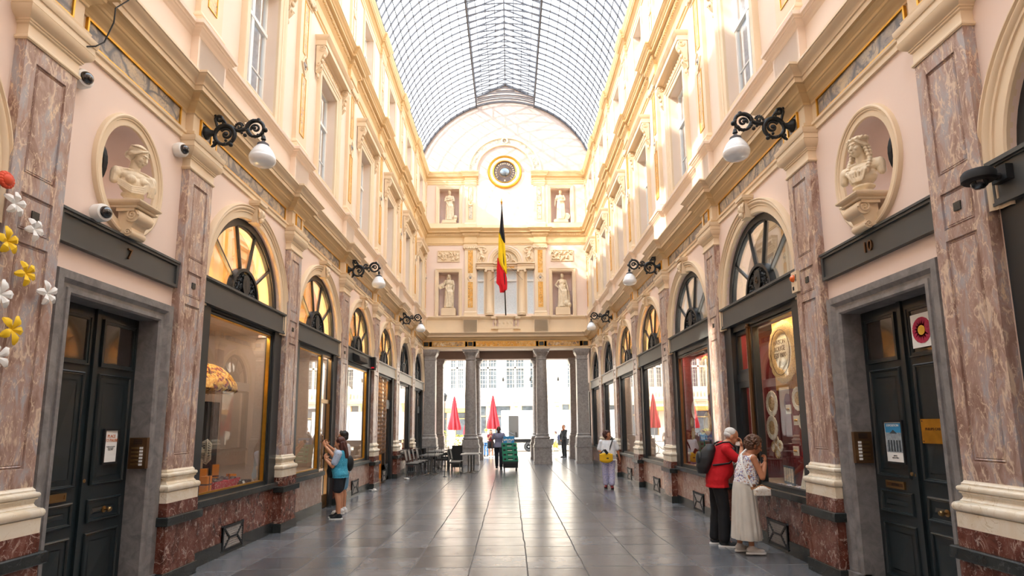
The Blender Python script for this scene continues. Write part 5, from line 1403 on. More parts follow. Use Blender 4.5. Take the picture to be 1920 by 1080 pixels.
for a,c,z0,z1 in gw:
    w=MB(); w.quad((a,.3,z0),(c,.3,z0),(c,.3,z1),(a,.3,z1)); wo=w.build('window',M['winpane'],b); w=MB(); rectframe_=None
    w.box(a,c,.2,.3,z1-.9,z1-.82); w.box(a,a+.06,.2,.3,z0,z1); w.box(c-.06,c,.2,.3,z0,z1); w.build('window_frame',M['facade2'],wo)
g=MB(); g.box(-14,14,-.35,.05,3.95,4.1); g.box(-14,14,-.25,.05,3.8,3.95); g.box(-14,14,-.15,.05,8.5,8.75); g.build('string_course',M['facade'],b)
g=MB(); 
for k in range(60): x=-9+.3*k; g.box(x-.06,x+.06,-.28,-.2,4.12,4.6)
g.box(-9.2,9.2,-.3,-.18,4.6,4.72); g.box(-9.2,9.2,-.3,.05,4.08,4.14); g.build('balcony_railing',M['facade'],b)
g=MB()
for x in (-5.8,-3.1,-1.6,.65,2.6,4.2): g.box(x-.14,x+.14,-.12,.05,0,3.8); g.box(x-.2,x+.2,-.2,.05,3.45,3.8)
g.build('ground_floor_pier',M['facade2'],b)
g=MB(); g.ell((5.6,-.15,4.75),(.45,.12,.6)); g.ell((5.6,-.25,4.75),(.28,.1,.38)); g.box(5.1,6.1,-.4,.0,4.05,4.16); g.build('crest',M['statue'],b)
g=MB(); g.box(-9,-3.2,-1.2,-.0,2.95,3.05); g.prism([(-1.2,2.95),(0,3.35),(0,3.0)],lambda a,c,h:(h,a,c),-9,-3.2); g.build('awning',M['goldwall'],b)
g=MB()
for x in (-6.2,-2.9,-.45,1.9,4.3): g.cap((x,-.3,5.9),(x,-.1,5.7),.06,.10,8); g.tube([(x,-.3,5.9),(x,.02,5.95)],.02,6)
g.build('facade_lamp',M['iron'],b,smooth=40)
# street lamp
o=empty('street_lamp',(-4.6,42,0),0,'dark street lantern half hidden behind the farther-left closed red parasol','street lamp')
g=MB(); g.tube([(0,0,0),(0,0,3.6)],[.06,.035],10); g.build('post',M['iron'],o)
g=MB(); g.lathe([(0,3.6),(.10,3.62),(.17,4.0),(.19,4.02),(.12,4.12),(.03,4.2),(0,4.3)],(0,0,0),8); g.build('lantern_head',M['iron'],o)
# delivery truck
t=empty('delivery_truck',(0,41.2,0),0,'white box delivery truck with open side door parked beyond the columns','truck')
g=MB(); g.box(-.52,1.95,0,2.3,.86,2.90); 
bx=MB(); rect_wall(bx,lambda d,x,z:(x,-d,z),-.52,5.6,.86,2.90,[(.02,.72,.98,2.5)],rev=.03)
bx.box(-.52,-.5,0,2.3,.86,2.9); bx.box(5.58,5.6,0,2.3,.86,2.9); bx.box(-.52,5.6,0,2.3,2.88,2.90); bx.box(-.52,5.6,2.28,2.3,.86,2.9); bx.box(-.52,5.6,0,2.3,.86,.88)
bx.build('box_body',M['truckw'],t)
g=MB(); g.box(.0,1.6,-.04,-.0,2.5,2.54); g.box(.72,1.58,-.05,-.01,.96,2.5); g.build('sliding_door',M['truckw'],t)
g=MB(); 
for zz in (1.3,1.65,2.0): g.box(.76,1.54,-.06,-.05,zz-.008,zz+.008)
g.build('door_rib',M['steel'],t)
g=MB(); rectframe(g,2.85-.0,2.9,0,0,0,0,0) if False else None
def fr_(g,x0,x1,z0,z1,y,w=.02): g.box(x0,x1,y-.02,y,z0,z0+w); g.box(x0,x1,y-.02,y,z1-w,z1); g.box(x0,x0+w,y-.02,y,z0,z1); g.box(x1-w,x1,y-.02,y,z0,z1)
fr_(g,2.95,4.1,.96,2.35,0,.018); g.box(3.9,4.0,-.05,0,1.6,1.66); g.box(3.9,4.0,-.05,0,2.1,2.14); g.build('rear_side_door',M['steel'],t)
g=MB(); g.box(.5,.6,.3,.8,.88,1.35); g.build('stacked_load',M['black'],t)
g=MB(); g.box(-.4,5.5,.15,2.2,.62,.84); g.box(2.0,5.4,.02,.06,.42,.80); g.build('chassis',M['black'],t)
for x in (1.42,4.9):
    g=MB(); g.lathe([(0,-.0),(.19,-.0),(.20,.0),(.31,-.0),(.34,.03),(.34,.24),(.31,.27),(0,.27)],(x,.02,.34),24,'Y'); w=g.build('wheel',M['tyre'],t,smooth=40)
    g=MB(); g.lathe([(0,.0),(.06,-.02),(.08,.03),(.15,.04),(.19,-.005),(.2,.01)],(x,.01,.34),20,'Y')
    for k in range(6): a=k*PI/3; g.ell((x+.11*math.cos(a),.03,.34+.11*math.sin(a)),(.02,.02,.02),nu=6,nv=5)
    g.build('hub',M['steel'],w,smooth=40)
g=MB(); g.loft([[(1.42+r*math.cos(a),yy,.34+r*math.sin(a)) for r in (.40,.43)]+[(1.42+r*math.cos(a),yy+.25,.34+r*math.sin(a)) for r in (.43,.40)] for a,yy in [(PI*k/10,0) for k in range(11)]],True,True); g.build('mudguard',M['black'],t)
g=MB(); g.box(5.65,7.6,.05,2.2,.45,2.3); g.box(6.6,7.62,.0,2.25,1.3,2.1); g.build('cab',M['truckw'],t)
# closed parasols
M['parasol']=mat('red_canvas','#b5303c',.8,var=.12,scale=3)
def parasol(x,y,h,lab,seed):
    rnd=random.Random(seed)
    p=empty('closed_parasol',(x,y,0),0,lab,'parasol','closed red parasols')
    g=MB(); g.tube([(0,0,.05),(0,0,h)],.03,10); g.lathe([(0,0),(.3,0),(.3,.05),(.06,.09),(.05,.3),(0,.3)],(0,0,0),16); g.build('pole',M['steel'],p)
    g=MB(); n=32; rings=[]
    for z,r in ((h+.06,.03),(h-.05,.06),(h-.5,.12),(h-1.1,.21),(h-1.6,.30),(h-1.9,.34),(h-2.05,.33)):
        rings.append([((r*(1+.28*math.sin(8*2*PI*k/n+z))+rnd.uniform(-.01,.01))*math.cos(2*PI*k/n)*1.0,(r*(1+.28*math.sin(8*2*PI*k/n+z)))*math.sin(2*PI*k/n),z-(.12*math.sin(3*2*PI*k/n+seed) if r>.35 else 0)) for k in range(n)])
    rings.append([(q[0]*.3,q[1]*.3,q[2]+.15) for q in rings[-1]])
    g.loft(rings); g.build('folded_canopy',M['parasol'],p,smooth=60)
    g=MB(); g.tube([(.38*math.cos(a),.38*math.sin(a),h-1.25) for a in [2*PI*k/16 for k in range(17)]],.015,6) if False else g.lathe([(0,h+.05),(.03,h+.06),(.035,h+.12),(0,h+.16)],(0,0,0),10); g.build('finial',M['steel'],p)
parasol(-3.42,37.0,3.62,'closed red parasol at the cafe terrace, leftmost of the three outside',1)
parasol(-.95,37.0,3.66,'closed red parasol standing beside the white truck',2)
parasol(-2.55,38.5,3.3,'closed red parasol almost hidden behind the front granite column',3)
# terrace planters
M['leaf']=mat('sunlit_foliage','#8f9a3e',.7,var=.35,scale=8); M['flower']=mat('yellow_flowers','#e8b23a',.6,var=.2); M['terracotta']=mat('planter_grey','#8d8378',.8)
for j,(x,y,s,lab) in enumerate(((-4.0,36.2,1.0,'planter with yellow-green flowering shrub under the first red parasol'),(-3.0,36.0,.75,'lower planter of yellow flowers right beside the column, behind the cafe'),(-4.6,37.6,.9,'planter with leafy shrub farthest back on the terrace'))):
    p=empty('planter',(x,y,0),0,lab,'planter','terrace planters'); rnd=random.Random(j)
    g=MB(); g.box(-.35,.35,-.3,.3,0,.55); g.build('tub',M['terracotta'],p)
    g=MB(); f=MB()
    for k in range(420):
        a=rnd.uniform(0,2*PI); e=rnd.uniform(0,1)**.5; zz=.55+rnd.uniform(.0,1.0)*s; rr=.55*s*e*(1-.4*(zz-.55)/s)
        c=Vector((rr*math.cos(a),rr*math.sin(a),zz)); R_=RZ(rnd.uniform(0,6.3))@RX(rnd.uniform(-1,1))
        q=[c+R_@Vector(v) for v in ((-.05,0,0),(0,-.03,.01),(.06,0,0),(0,.03,.01))]; (f if k%5==0 else g).add([tuple(v) for v in q],[(0,1,2,3)])
    g.build('foliage',M['leaf'],p); f.build('blossom',M['flower'],p)
# bicycle leaning behind the girl
bk=empty('bicycle',(-.9,35.2,0),0,'parked bicycle behind the girl in the maroon top','bicycle')
for x,nm in ((-.5,'rear_wheel'),(.5,'front_wheel')):
    g=MB(); g.tube([(x+.33*math.cos(a),0,.34+.33*math.sin(a)) for a in [2*PI*k/24 for k in range(25)]],.016,6,False); w=g.build(nm,M['tyre'],bk)
    g=MB()
    for k in range(10): a=2*PI*k/10; g.tube([(x,0,.34),(x+.32*math.cos(a),0,.34+.32*math.sin(a))],.003,4)
    g.build('spokes',M['steel'],w)
g=MB()
for a,c in (((-.5,.34),(-.1,.32)),((-.1,.32),(-.22,.82)),((-.22,.82),(.36,.80)),((-.1,.32),(.38,.70)),((-.5,.34),(-.2,.74)),((.5,.34),(.36,.88))): g.tube([(a[0],0,a[1]),(c[0],0,c[1])],.016,6)
g.build('bicycle_frame',M['iron'],bk)
g=MB(); g.tube([(.36,0,.88),(.33,0,1.0),(.3,-.22,1.0)],.012,6); g.tube([(.33,0,1.0),(.3,.22,1.0)],.012,6); g.build('handlebar',M['steel'],bk)
g=MB(); g.ell((-.25,0,.88),(.13,.06,.04)); g.build('saddle',M['black'],bk)
# ================================================================= figures
def skin(c): return mat('skin','%s'%c,.55,var=.05,scale=10)
SK={'fair':skin('#d9a382'),'tan':skin('#b97b58'),'olive':skin('#c98f6c'),'dark':skin('#6b4636')}
def hand(g, w, fdir, palm, s=1.0, curl=.5, left=False, spread=.16):
    """w wrist, fdir direction of the fingers, palm normal (side the fingers close towards)"""
    w=Vector(w); d=Vector(fdir).normalized(); n=Vector(palm); n=(n-d*n.dot(d)).normalized(); sd=d.cross(n)*( -1 if left else 1)
    M3=Matrix((d,sd,n)).transposed()
    g.ell(tuple(w+d*.045*s),(.05*s,.041*s,.017*s),M3,12,8)
    for i,(o_,L) in enumerate(((.030,.072),(.010,.080),(-.010,.074),(-.029,.058))):
        b=w+d*.082*s+sd*o_*s; dd=(d+sd*(o_*4)*spread).normalized()
        p1=b+(dd*math.cos(curl*.5)+n*math.sin(curl*.5))*L*.45*s
        p2=p1+(dd*math.cos(curl*1.5)+n*math.sin(curl*1.5))*L*.32*s
        p3=p2+(dd*math.cos(curl*2.3)+n*math.sin(curl*2.3))*L*.25*s
        g.tube([tuple(b),tuple(p1),tuple(p2),tuple(p3)],[.0092*s,.0085*s,.0078*s,.006*s],7)
        g.ell(tuple(p3),(.0065*s,)*3,nu=7,nv=5)
    b=w+d*.02*s+sd*.032*s; p1=b+(d*.5+sd*.75+n*.3).normalized()*.036*s; p2=p1+(d*.85+sd*.25+n*.45*(1+curl)).normalized()*.034*s
    g.tube([tuple(b),tuple(p1),tuple(p2)],[.013*s,.011*s,.008*s],7); g.ell(tuple(p2),(.008*s,)*3,nu=7,nv=5)
def wrinkle(o,amt,size):
    t=bpy.data.textures.get('fold_%.2f'%size) or bpy.data.textures.new('fold_%.2f'%size,'CLOUDS'); t.noise_scale=size; t.noise_depth=1
    d=o.modifiers.new('folds','DISPLACE'); d.texture=t; d.strength=amt; d.mid_level=.5; d.texture_coords='LOCAL'
    return o
def sstep(t): t=max(0,min(1,t)); return t*t*(3-2*t)
class Fig:
    def __init__(s, name, label, loc, rz, H=1.70, lean=0, female=False, belly=0, skinm='fair', vox=.009, cat='person', width=1.0, zscale=1, group=None):
        s.k=H/1.70; s.lean=lean; s.root=empty(name,loc,rz,label,cat,group); s.vox=vox; s.skin=SK[skinm] if isinstance(skinm,str) else skinm
        s.w=width*(.93 if female else 1.0); s.female=female; s.belly=belly; s.torso_d=0
        s.arm={1:None,-1:None}; s.leg={1:None,-1:None}
        s.leg[1]=((0,.09,.92),(.02,.10,.50),(-.01,.10,.09),.0); s.leg[-1]=((0,-.09,.92),(.02,-.10,.50),(-.01,-.10,.09),.0)
        s.head_c=(.03,0,1.585); s.hy=0; s.hp=0
    def sc(s,p): return (p[0]*s.k,p[1]*s.k,p[2]*s.k)
    def bend(s,x,y,z):
        """lean forward about the hips, growing up the spine"""
        z0=.95; t=sstep((z-z0)/.45); a=s.lean*t
        if z>z0:
            # integrate roughly: rotate about the hip with a growing angle
            a=s.lean*(.35+.65*t)*min(1,(z-z0)/.12)
            dz=z-z0; X=x*math.cos(a)+dz*math.sin(a); Z=z0+dz*math.cos(a)-x*math.sin(a); x,z=X,Z
        return (x*s.k,y*s.k,z*s.k)
    def torso(s,g,inf=0,z0=.84,z1=1.47,hem=0,loose=0):
        B=s.belly; W_=s.w
        R_=[(.80,.0,.100,.150),(.86,.0,.112,.165),(.93,.0,.118,.170 if not s.female else .178),(1.0,B*.5,.112+B*.6,.152+B*.4),(1.08,B*.6,.108+B*.8,.140+B*.6 if not s.female else .130+B*.6),(1.18,B*.4,.115+B*.5,.150+B*.2),(1.27,.012 if s.female else .005,.124,.160),(1.35,.0,.112,.166),(1.40,-.01,.094,.150),(1.44,-.012,.075,.10),(1.48,-.01,.062,.07)]
        rr=[q for q in R_ if z0-1e-6<=q[0]<=z1+1e-6]
        if hem: rr=[(z0,rr[0][1],rr[0][2]+hem,rr[0][3]+hem)]+rr
        n=20; T0=g.T; rings=[]
        for z,cx,a,b in rr:
            ring=[]
            for k in range(n):
                q=2*PI*k/n; lo_=loose*max(0,min(1,(1.06-z)/.12)); ring.append(s.bend(cx+(a+inf+lo_)*math.cos(q),(b*W_+inf+lo_)*math.sin(q),z))
            rings.append(ring)
        g.loft(rings)
        if s.female and z1>1.3:
            for q in (-1,1): g.ell(s.bend(.072,q*.07,1.26),((.052+inf*.8)*s.k,(.068+inf)*s.k,(.072+inf)*s.k))
    def sh(s,side): return s.bend(-.01,side*.180*s.w,1.375)
    def body(s):
        g=MB(); k=s.k
        s.torso(g); 
        hc=s.bend(*s.head_c); nb=s.bend(-.01,0,1.43)
        g.cap(nb,(hc[0]-.012*k,hc[1],hc[2]-.06*k),.062*k,.055*k,12)
        R_=RZ(s.hy)@RY(s.hp); s.HR=R_; s.HC=hc
        head_shapes(g,hc,R_,k*1.0)
        for sd in (-1,1):
            S=s.sh(sd); g.ell(S,(.054*k,.050*k,.056*k))
            E_,Wr,fd,pl,cu=s.arm[sd] or ((S[0]/k-.02,sd*.25*s.w,1.10),(S[0]/k+.04,sd*.27*s.w,.85),(0.1,0,-1),(0,-sd,0),.5)
            E=Vector(s.sc(E_)); W2=Vector(s.sc(Wr)); Sv=Vector(S)
            g.cap(S,tuple(E),.047*k,.038*k,12); m=E.lerp(W2,.35); g.cap(tuple(E),tuple(m),.040*k,.040*k,12); g.cap(tuple(m),tuple(W2),.039*k,.026*k,12)
            hand(g,tuple(W2),fd,pl,k,cu,left=(sd>0))
            s.armpts=getattr(s,'armpts',{}); s.armpts[sd]=(Sv,E,W2)
            h,kn,an,ty=s.leg[sd]; h,kn,an=[Vector(s.sc(q)) for q in (h,kn,an)]
            g.cap(tuple(h),tuple(kn),.085*k,.056*k,14); cf=kn.lerp(an,.32)-Vector((.012*k,0,0)); g.cap(tuple(kn),tuple(cf),.054*k,.056*k,12); g.cap(tuple(cf),tuple(an),.055*k,.036*k,12)
            fd_=Vector((math.cos(ty),math.sin(ty),0)); g.cap(tuple(an-Vector((0,0,.03*k))-fd_*.03*k),tuple(an+fd_*.15*k-Vector((0,0,.055*k))),.038*k,.028*k,10)
            s.legpts=getattr(s,'legpts',{}); s.legpts[sd]=(h,kn,an,fd_)
        s.bodyo=g.build('body',s.skin,s.root); remesh(s.bodyo,s.vox,5)
        # eyes
        g=MB()
        for q in (-1,1):
            c=Vector(hc)+R_@Vector((.088*k,q*.031*k,.004*k)); g.ell(tuple(c),(.008*k,.010*k,.006*k),R_,8,6)
        g.build('eye',M['black'],s.root)
        g=MB(); c=Vector(hc)+R_@Vector((.092*k,0,-.063*k)); g.ell(tuple(c),(.009*k,.021*k,.006*k),R_,10,6); g.build('lips',mat('lip','#a05a50',.5),s.root)
    def top(s,m,sleeve=.55,z0=.82,inf=.014,hem=.0,name='shirt',ang=0,collar=None):
        g=MB(); k=s.k; s.torso(g,inf,z0,1.45 if sleeve>0 else 1.43,hem,.022 if z0<.9 else (.012 if z0<1 else 0))
        for sd in (-1,1):
            S,E,W2=s.armpts[sd]; q_=0 if sleeve>0 else .018; g.ell(tuple(S-Vector((0,sd*q_,0))),((.056+inf-q_)*k,(.050+inf-q_)*k,(.056+inf-q_)*k))
            if sleeve>0:
                e=S.lerp(E,min(1,sleeve)); g.cap(tuple(S),tuple(e),(.047+inf)*k,(.045+inf*1.3)*k,14)
                if sleeve>1: e2=E.lerp(W2,sleeve-1); g.cap(tuple(E),tuple(e2),(.046+inf)*k,(.034+inf)*k,12)
        o=g.build(name,m,s.root); remesh(o,.010,4); wrinkle(o,.014,.13); return o
    def legs(s,m,length=1.0,inf=.016,name='trousers',flare=0):
        """length along the leg: 1 = ankle, .5 = knee"""
        g=MB(); k=s.k; s.torso(g,inf*.8,.86,1.0)
        for sd in (-1,1):
            h,kn,an,fd=s.legpts[sd]
            if length<=.5: e=h.lerp(kn,length*2); g.cap(tuple(h),tuple(e),(.09+inf)*k,(.074+inf+flare)*k,16)
            else:
                g.cap(tuple(h),tuple(kn),(.09+inf)*k,(.062+inf)*k,16); e=kn.lerp(an,(length-.5)*2); g.cap(tuple(kn),tuple(e),(.062+inf)*k,(.046+inf+flare)*k,14)
        o=g.build(name,m,s.root); remesh(o,.011,4); wrinkle(o,.016,.15); return o
    def shoes(s,m,sole=None,boot=0):
        for sd in (-1,1):
            h,kn,an,fd=s.legpts[sd]; k=s.k; g=MB(); b=an-Vector((0,0,.045*k))-fd*.045*k; e=an+fd*.165*k-Vector((0,0,.05*k))
            R_=Matrix((fd,Vector((-fd.y,fd.x,0)),Vector((0,0,1)))).transposed()
            g.ell(tuple(b.lerp(e,.25)+Vector((0,0,.012*k))),(.085*k,.045*k,.052*k),R_); g.ell(tuple(b.lerp(e,.72)-Vector((0,0,.006*k))),(.085*k,.048*k,.036*k),R_); g.cap(tuple(an+Vector((0,0,.0+boot*k))),tuple(an-Vector((0,0,.03*k))),.046*k,.05*k,12)
            o=g.build('shoe',m,s.root); remesh(o,.009,3)
            g=MB(); c=b.lerp(e,.5); zc=max(.012,an.z-.075*k)
            pr=[(math.cos(2*PI*q/20)*.145*k,math.sin(2*PI*q/20)*(.05 if math.cos(2*PI*q/20)>0 else .042)*k) for q in range(20)]
            g.prism(pr,lambda a,bb,hh:tuple(Vector((c.x,c.y,0))+fd*a+Vector((-fd.y,fd.x,0))*bb+Vector((0,0,hh))),an.z-.092*k,an.z-.068*k); g.build('sole',sole or M['black'],o)
    def hair(s,m,style='short',seed=1):
        k=s.k; R_=s.HR; c=Vector(s.HC); P=lambda x,y,z: tuple(c+R_@Vector((x*k,y*k,z*k))); g=MB()
        E=lambda p,r: g.ell(P(*p),tuple(q*k for q in r),R_,16,11)
        rnd=random.Random(seed)
        if style=='short':
            E((-.030,0,.055),(.098,.088,.090)); E((-.06,0,.0),(.062,.082,.075))
            for j in range(20): a=rnd.uniform(-1,1); E((rnd.uniform(-.09,.05),a*.06,.125+rnd.uniform(-.02,.015)-abs(a)*.03),(.025,.02,.022))
        if style=='buzz':
            E((-.028,0,.046),(.093,.082,.086)); E((-.05,0,.0),(.062,.080,.07))
        if style=='bald': E((-.045,0,.01),(.072,.082,.055))
        if style=='long':
            E((-.03,0,.055),(.104,.096,.094)); E((-.06,0,-.04),(.075,.098,.12)); 
            g.cap(P(-.06,0,-.02),P(-.085,0,-.28),.10*k,.085*k,14,.95); g.cap(P(-.06,.07,.0),P(-.03,.085,-.22),.035*k,.03*k,10); g.cap(P(-.06,-.07,.0),P(-.03,-.085,-.22),.035*k,.03*k,10)
            for j in range(16): y=-.08+.16*j/15; g.tube([P(-.10,y,.02),P(-.13,y*1.1,-.12),P(-.12,y,-.26),P(-.11,y*.9,-.33-.02*rnd.random())],[.02*k,.022*k,.02*k,.008*k],6)
        if style=='curly':
            E((-.035,0,.05),(.10,.095,.095)); E((-.055,0,-.02),(.08,.10,.09))
            for j in range(420):
                a=rnd.uniform(0,2*PI); e=rnd.uniform(-.5,1.0); v=Vector((math.cos(a)*math.cos(e*1.4),math.sin(a)*math.cos(e*1.4),math.sin(e*1.4)))
                if v.x>.55 and v.z<.55: continue
                p=(-.035+v.x*.122,v.y*.12,.03+v.z*.118); rr=rnd.uniform(.009,.017); E(p,(rr,rr,rr))
        o=g.build('hair',m,s.root); remesh(o,.0052 if style=='curly' else .008,2 if style!='curly' else 0); return o
def fabric_print(name,base,spots,scale=30,thr=.62,extra=None):
    m,nt,N,L,B=_new(name); B.inputs['Roughness'].default_value=.85
    tc=N.new('ShaderNodeTexCoord'); cur=None
    for k,sp in enumerate(spots):
        vo=N.new('ShaderNodeTexNoise'); vo.inputs['Scale'].default_value=scale*(1+.35*k); vo.inputs['Detail'].default_value=3; mp=N.new('ShaderNodeMapping'); mp.inputs['Location'].default_value=(k*3.1,k*1.7,k); L.new(tc.outputs['Object'],mp.inputs[0]); L.new(mp.outputs[0],vo.inputs['Vector'])
        r=N.new('ShaderNodeValToRGB'); r.color_ramp.elements[0].position=thr-.02; r.color_ramp.elements[1].position=thr+.01; L.new(vo.outputs['Fac'],r.inputs[0])
        mx=N.new('ShaderNodeMix'); mx.data_type='RGBA'; L.new(r.outputs[0],mx.inputs['Factor'])
        if cur is None: mx.inputs[6].default_value=rgb(base)
        else: L.new(cur,mx.inputs[6])
        mx.inputs[7].default_value=rgb(sp); cur=mx.outputs[2]
    L.new(cur,B.inputs['Base Color']); return m
def stripes(name,a,b,scale=16):
    m,nt,N,L,B=_new(name); B.inputs['Roughness'].default_value=.85; tc=N.new('ShaderNodeTexCoord'); w=N.new('ShaderNodeTexWave'); w.bands_direction='Z'; w.inputs['Scale'].default_value=scale
    r=N.new('ShaderNodeValToRGB'); r.color_ramp.elements[0].position=.45; r.color_ramp.elements[1].position=.55; r.color_ramp.elements[0].color=rgb(a); r.color_ramp.elements[1].color=rgb(b)
    L.new(tc.outputs['Object'],w.inputs['Vector']); L.new(w.outputs['Fac'],r.inputs[0]); L.new(r.outputs[0],B.inputs['Base Color']); return m
cl=lambda n,c,r=.85,v=.06,b=.25: mat(n,c,r,var=v,scale=6,bump=b,bscale=35)
HB=mat('brown_hair','#4a2a20',.5,var=.25,scale=30); HK=mat('black_hair','#1b1614',.5,var=.2,scale=30); HW=mat('white_hair','#dedbd6',.6,var=.08,scale=30); HC_=mat('chestnut_hair','#5e3f2c',.55,var=.35,scale=40); HR2=mat('auburn_hair','#4c241c',.5,var=.3,scale=30)

# --- elderly man in a red polo, facing the lace window (towards +X)
p=Fig('person','elderly white-haired man in red polo and black trousers with backpack, wiping his nose',(3.32,9.12,0),-.10,1.80,lean=.30,belly=.07,skinm='olive',vox=.0075)
p.head_c=(.055,0,1.58); p.hy=-.12; p.hp=.50
p.leg[1]=((0,.09,.92),(.0,.11,.50),(-.05,.11,.09),.15); p.leg[-1]=((0,-.09,.92),(.05,-.10,.50),(.03,-.10,.09),-.15)
S=p.sh(-1); k=p.k
hx=p.bend(.055,0,1.58)
p.arm[-1]=((S[0]/k+.17,-.235,1.17),(S[0]/k+.235,-.10,1.385),(.10,.35,1),(-1,.2,.2),.5)
p.arm[1]=((S[0]/k+.05,.25,1.10),(S[0]/k+.24,.2,.98),(1,0,-.2),(0,0,-1),.5)
p.body(); redpolo=cl('red_polo','#c8101c'); p.top(redpolo,.62,.82,.018,.012,'polo_shirt'); p.legs(cl('black_trousers','#17181b'),.97,.02,flare=.012)
p.shoes(cl('grey_trainer','#33373b'),M['white']); p.hair(HW,'bald'); 
g=MB(); P=lambda x,y,z: tuple(Vector(p.HC)+p.HR@Vector((x,y,z))); g.ell(P(-.032,0,.052),(.099,.086,.086),p.HR,18,12); o=g.build('hair',HW,p.root); remesh(o,.008,2)
g=MB(); 
for sd in (-1,1): g.ell(P(.0,sd*.083,-.012),(.02,.012,.032),p.HR)
g.build('ear',p.skin,p.root,smooth=60)
# collar with white tipping, white sleeve bands
g=MB(); n=24
cc=Vector(p.bend(.0,0,1.455))
g.loft([[tuple(cc+RY(p.lean)@Vector(((.085+e)*k*math.cos(2*PI*q/n)+.01,(.085+e)*k*math.sin(2*PI*q/n),z*k))) for q in range(n)] for z,e in ((-.03,.015),(.015,-.008),(.025,-.004),(-.015,.03))],True,False); col=g.build('collar',redpolo,p.root,smooth=60)
g=MB(); g.tube([tuple(cc+RY(p.lean)@Vector((.105*k*math.cos(2*PI*q/n)+.01,.105*k*math.sin(2*PI*q/n),-.012*k))) for q in range(n+1)],.004,5,False); g.build('white_tipping',M['white'],col)
for sd in (-1,1):
    A,E,W2=p.armpts[sd]; e=A.lerp(E,.84); d=(E-A).normalized(); u=d.orthogonal().normalized(); v=d.cross(u)
    g=MB(); g.loft([[tuple(e+d*z+(u*math.cos(2*PI*q/18)+v*math.sin(2*PI*q/18))*.083*k) for q in range(18)] for z in (-.006,.006)],True,False); g.build('sleeve_band',M['white'],p.root)
    p2=A.lerp(E,.78)
W2=p.armpts[-1][2]
o=empty('paper_tissue',(0,0,0),0,'crumpled white tissue held to the nose of the man in red','tissue'); 
rt=p.root; M4=Matrix.Translation(rt.location)@Matrix.Rotation(-.10,4,'Z')
def toW(rt_loc,rz,pt): return tuple(Matrix.Translation(Vector(rt_loc))@Matrix.Rotation(rz,4,'Z')@Vector(pt))
g=MB(); hp=Vector(P(.135,-.02,-.045)); rnd=random.Random(2)
for q in range(5): 
    c=hp+Vector((rnd.uniform(-.02,.02),rnd.uniform(-.02,.02),rnd.uniform(-.02,.03))); g.obox(tuple(c),(.06,.004,.055),RZ(rnd.uniform(-1,1))@RX(rnd.uniform(-1,1)))
o2=g.build('sheet',M['white'],o); o.location=toW(rt.location,-.10,(0,0,0)); o.rotation_euler=(0,0,-.10)
# backpack
bp=empty('backpack',tuple(rt.location),-.10,'black backpack worn by the man in the red polo','backpack')
g=MB(); bc=[Vector(p.bend(-.20,0,z)) for z in (1.00,1.08,1.20,1.32,1.40)]
rr=[(.07,.11),(.115,.15),(.125,.16),(.10,.145),(.05,.09)]; n=18
g.loft([[tuple(c+Vector((a*math.cos(2*PI*q/n),b_*math.sin(2*PI*q/n),0))) for q in range(n)] for c,(a,b_) in zip(bc,rr)]); o=g.build('bag_body',cl('black_nylon','#202123',.6),bp); remesh(o,.012,8)
g=MB(); c=bc[2]+Vector((-.10,0,-.02)); g.ell(tuple(c),(.05,.11,.12)); g.build('front_pocket',cl('black_nylon2','#26282a',.6),bp,smooth=60)
for sd in (-1,1):
    A=p.armpts[sd][0]; g=MB(); pts=[bc[3]+Vector((.08,sd*.07,.06)),A+Vector((-.06,-sd*.07,.095)),A+Vector((.035,-sd*.055,.10)),A+Vector((.115,-sd*.045,.02)),A+Vector((.10,-sd*.02,-.12)),A+Vector((.02,sd*.01,-.20)),bc[1]+Vector((.10,sd*.13,.03))]
    g.tube([tuple(q+Vector((0,sd*.035,0))+(Vector((.02,0,.012)) if 0<i_<5 else Vector((0,0,0)))) for i_,q in enumerate(pts)],.014,6); g.build('shoulder_strap',M['black'],bp,smooth=60)
g=MB(); g.tube([tuple(bc[4]+Vector(v)) for v in ((0,-.03,0),(.0,-.02,.05),(0,.02,.05),(0,.03,0))],.009,6); g.build('grab_loop',M['black'],bp)

# --- woman in floral blouse and long skirt
L2=(3.50,8.52,0); p=Fig('person','curly-haired woman in floral sleeveless blouse and long cream skirt at the lace window',L2,.05,1.66,lean=.22,female=True,belly=.05,skinm='tan',vox=.0075,width=1.08)
p.head_c=(.06,0,1.575); p.hy=-.25; p.hp=.45; S=p.sh(-1); k=p.k
p.arm[-1]=((S[0]/k+.08,-.25,1.10),(S[0]/k+.20,-.12,1.30),(.3,.5,1),(-1,0,0),1.0); p.arm[1]=((S[0]/k+.1,.25,1.10),(S[0]/k+.26,.14,1.22),(.6,-.2,.8),(-1,0,0),.9)
p.leg[1]=((0,.09,.92),(-.02,.10,.50),(-.08,.10,.11),.1); p.leg[-1]=((0,-.09,.92),(.02,-.10,.50),(.01,-.09,.11),-.1)
p.body(); p.top(fabric_print('floral_print','#eceae8',('#8f93c4','#6d77a0','#b8805e'),26,.60),.0,.99,.022,.0,'blouse')
g=MB(); n=110; rings=[]
for z,a,b_ in ((1.03,.135,.165),(1.0,.14,.17),(.9,.155,.20),(.7,.17,.215),(.5,.185,.225),(.35,.195,.235),(.22,.205,.245),(.215,.19,.23),(.9,.10,.14)):
    rings.append([((a*(1+.05*math.sin(13*2*PI*q/n+z*2+math.sin(5*2*PI*q/n))*(1.25-z))*math.cos(2*PI*q/n)-.01)*k,(b_*(1+.05*math.sin(13*2*PI*q/n+z*2+math.sin(5*2*PI*q/n))*(1.25-z))*math.sin(2*PI*q/n))*k,z*k) for q in range(n)])
g.loft(rings,True,False); g.build('skirt',cl('cream_linen','#cfc8bb',.9),p.root,smooth=70)
p.hair(HC_,'curly'); p.shoes(cl('silver_sandal','#cfcac4',.4),M['white'])
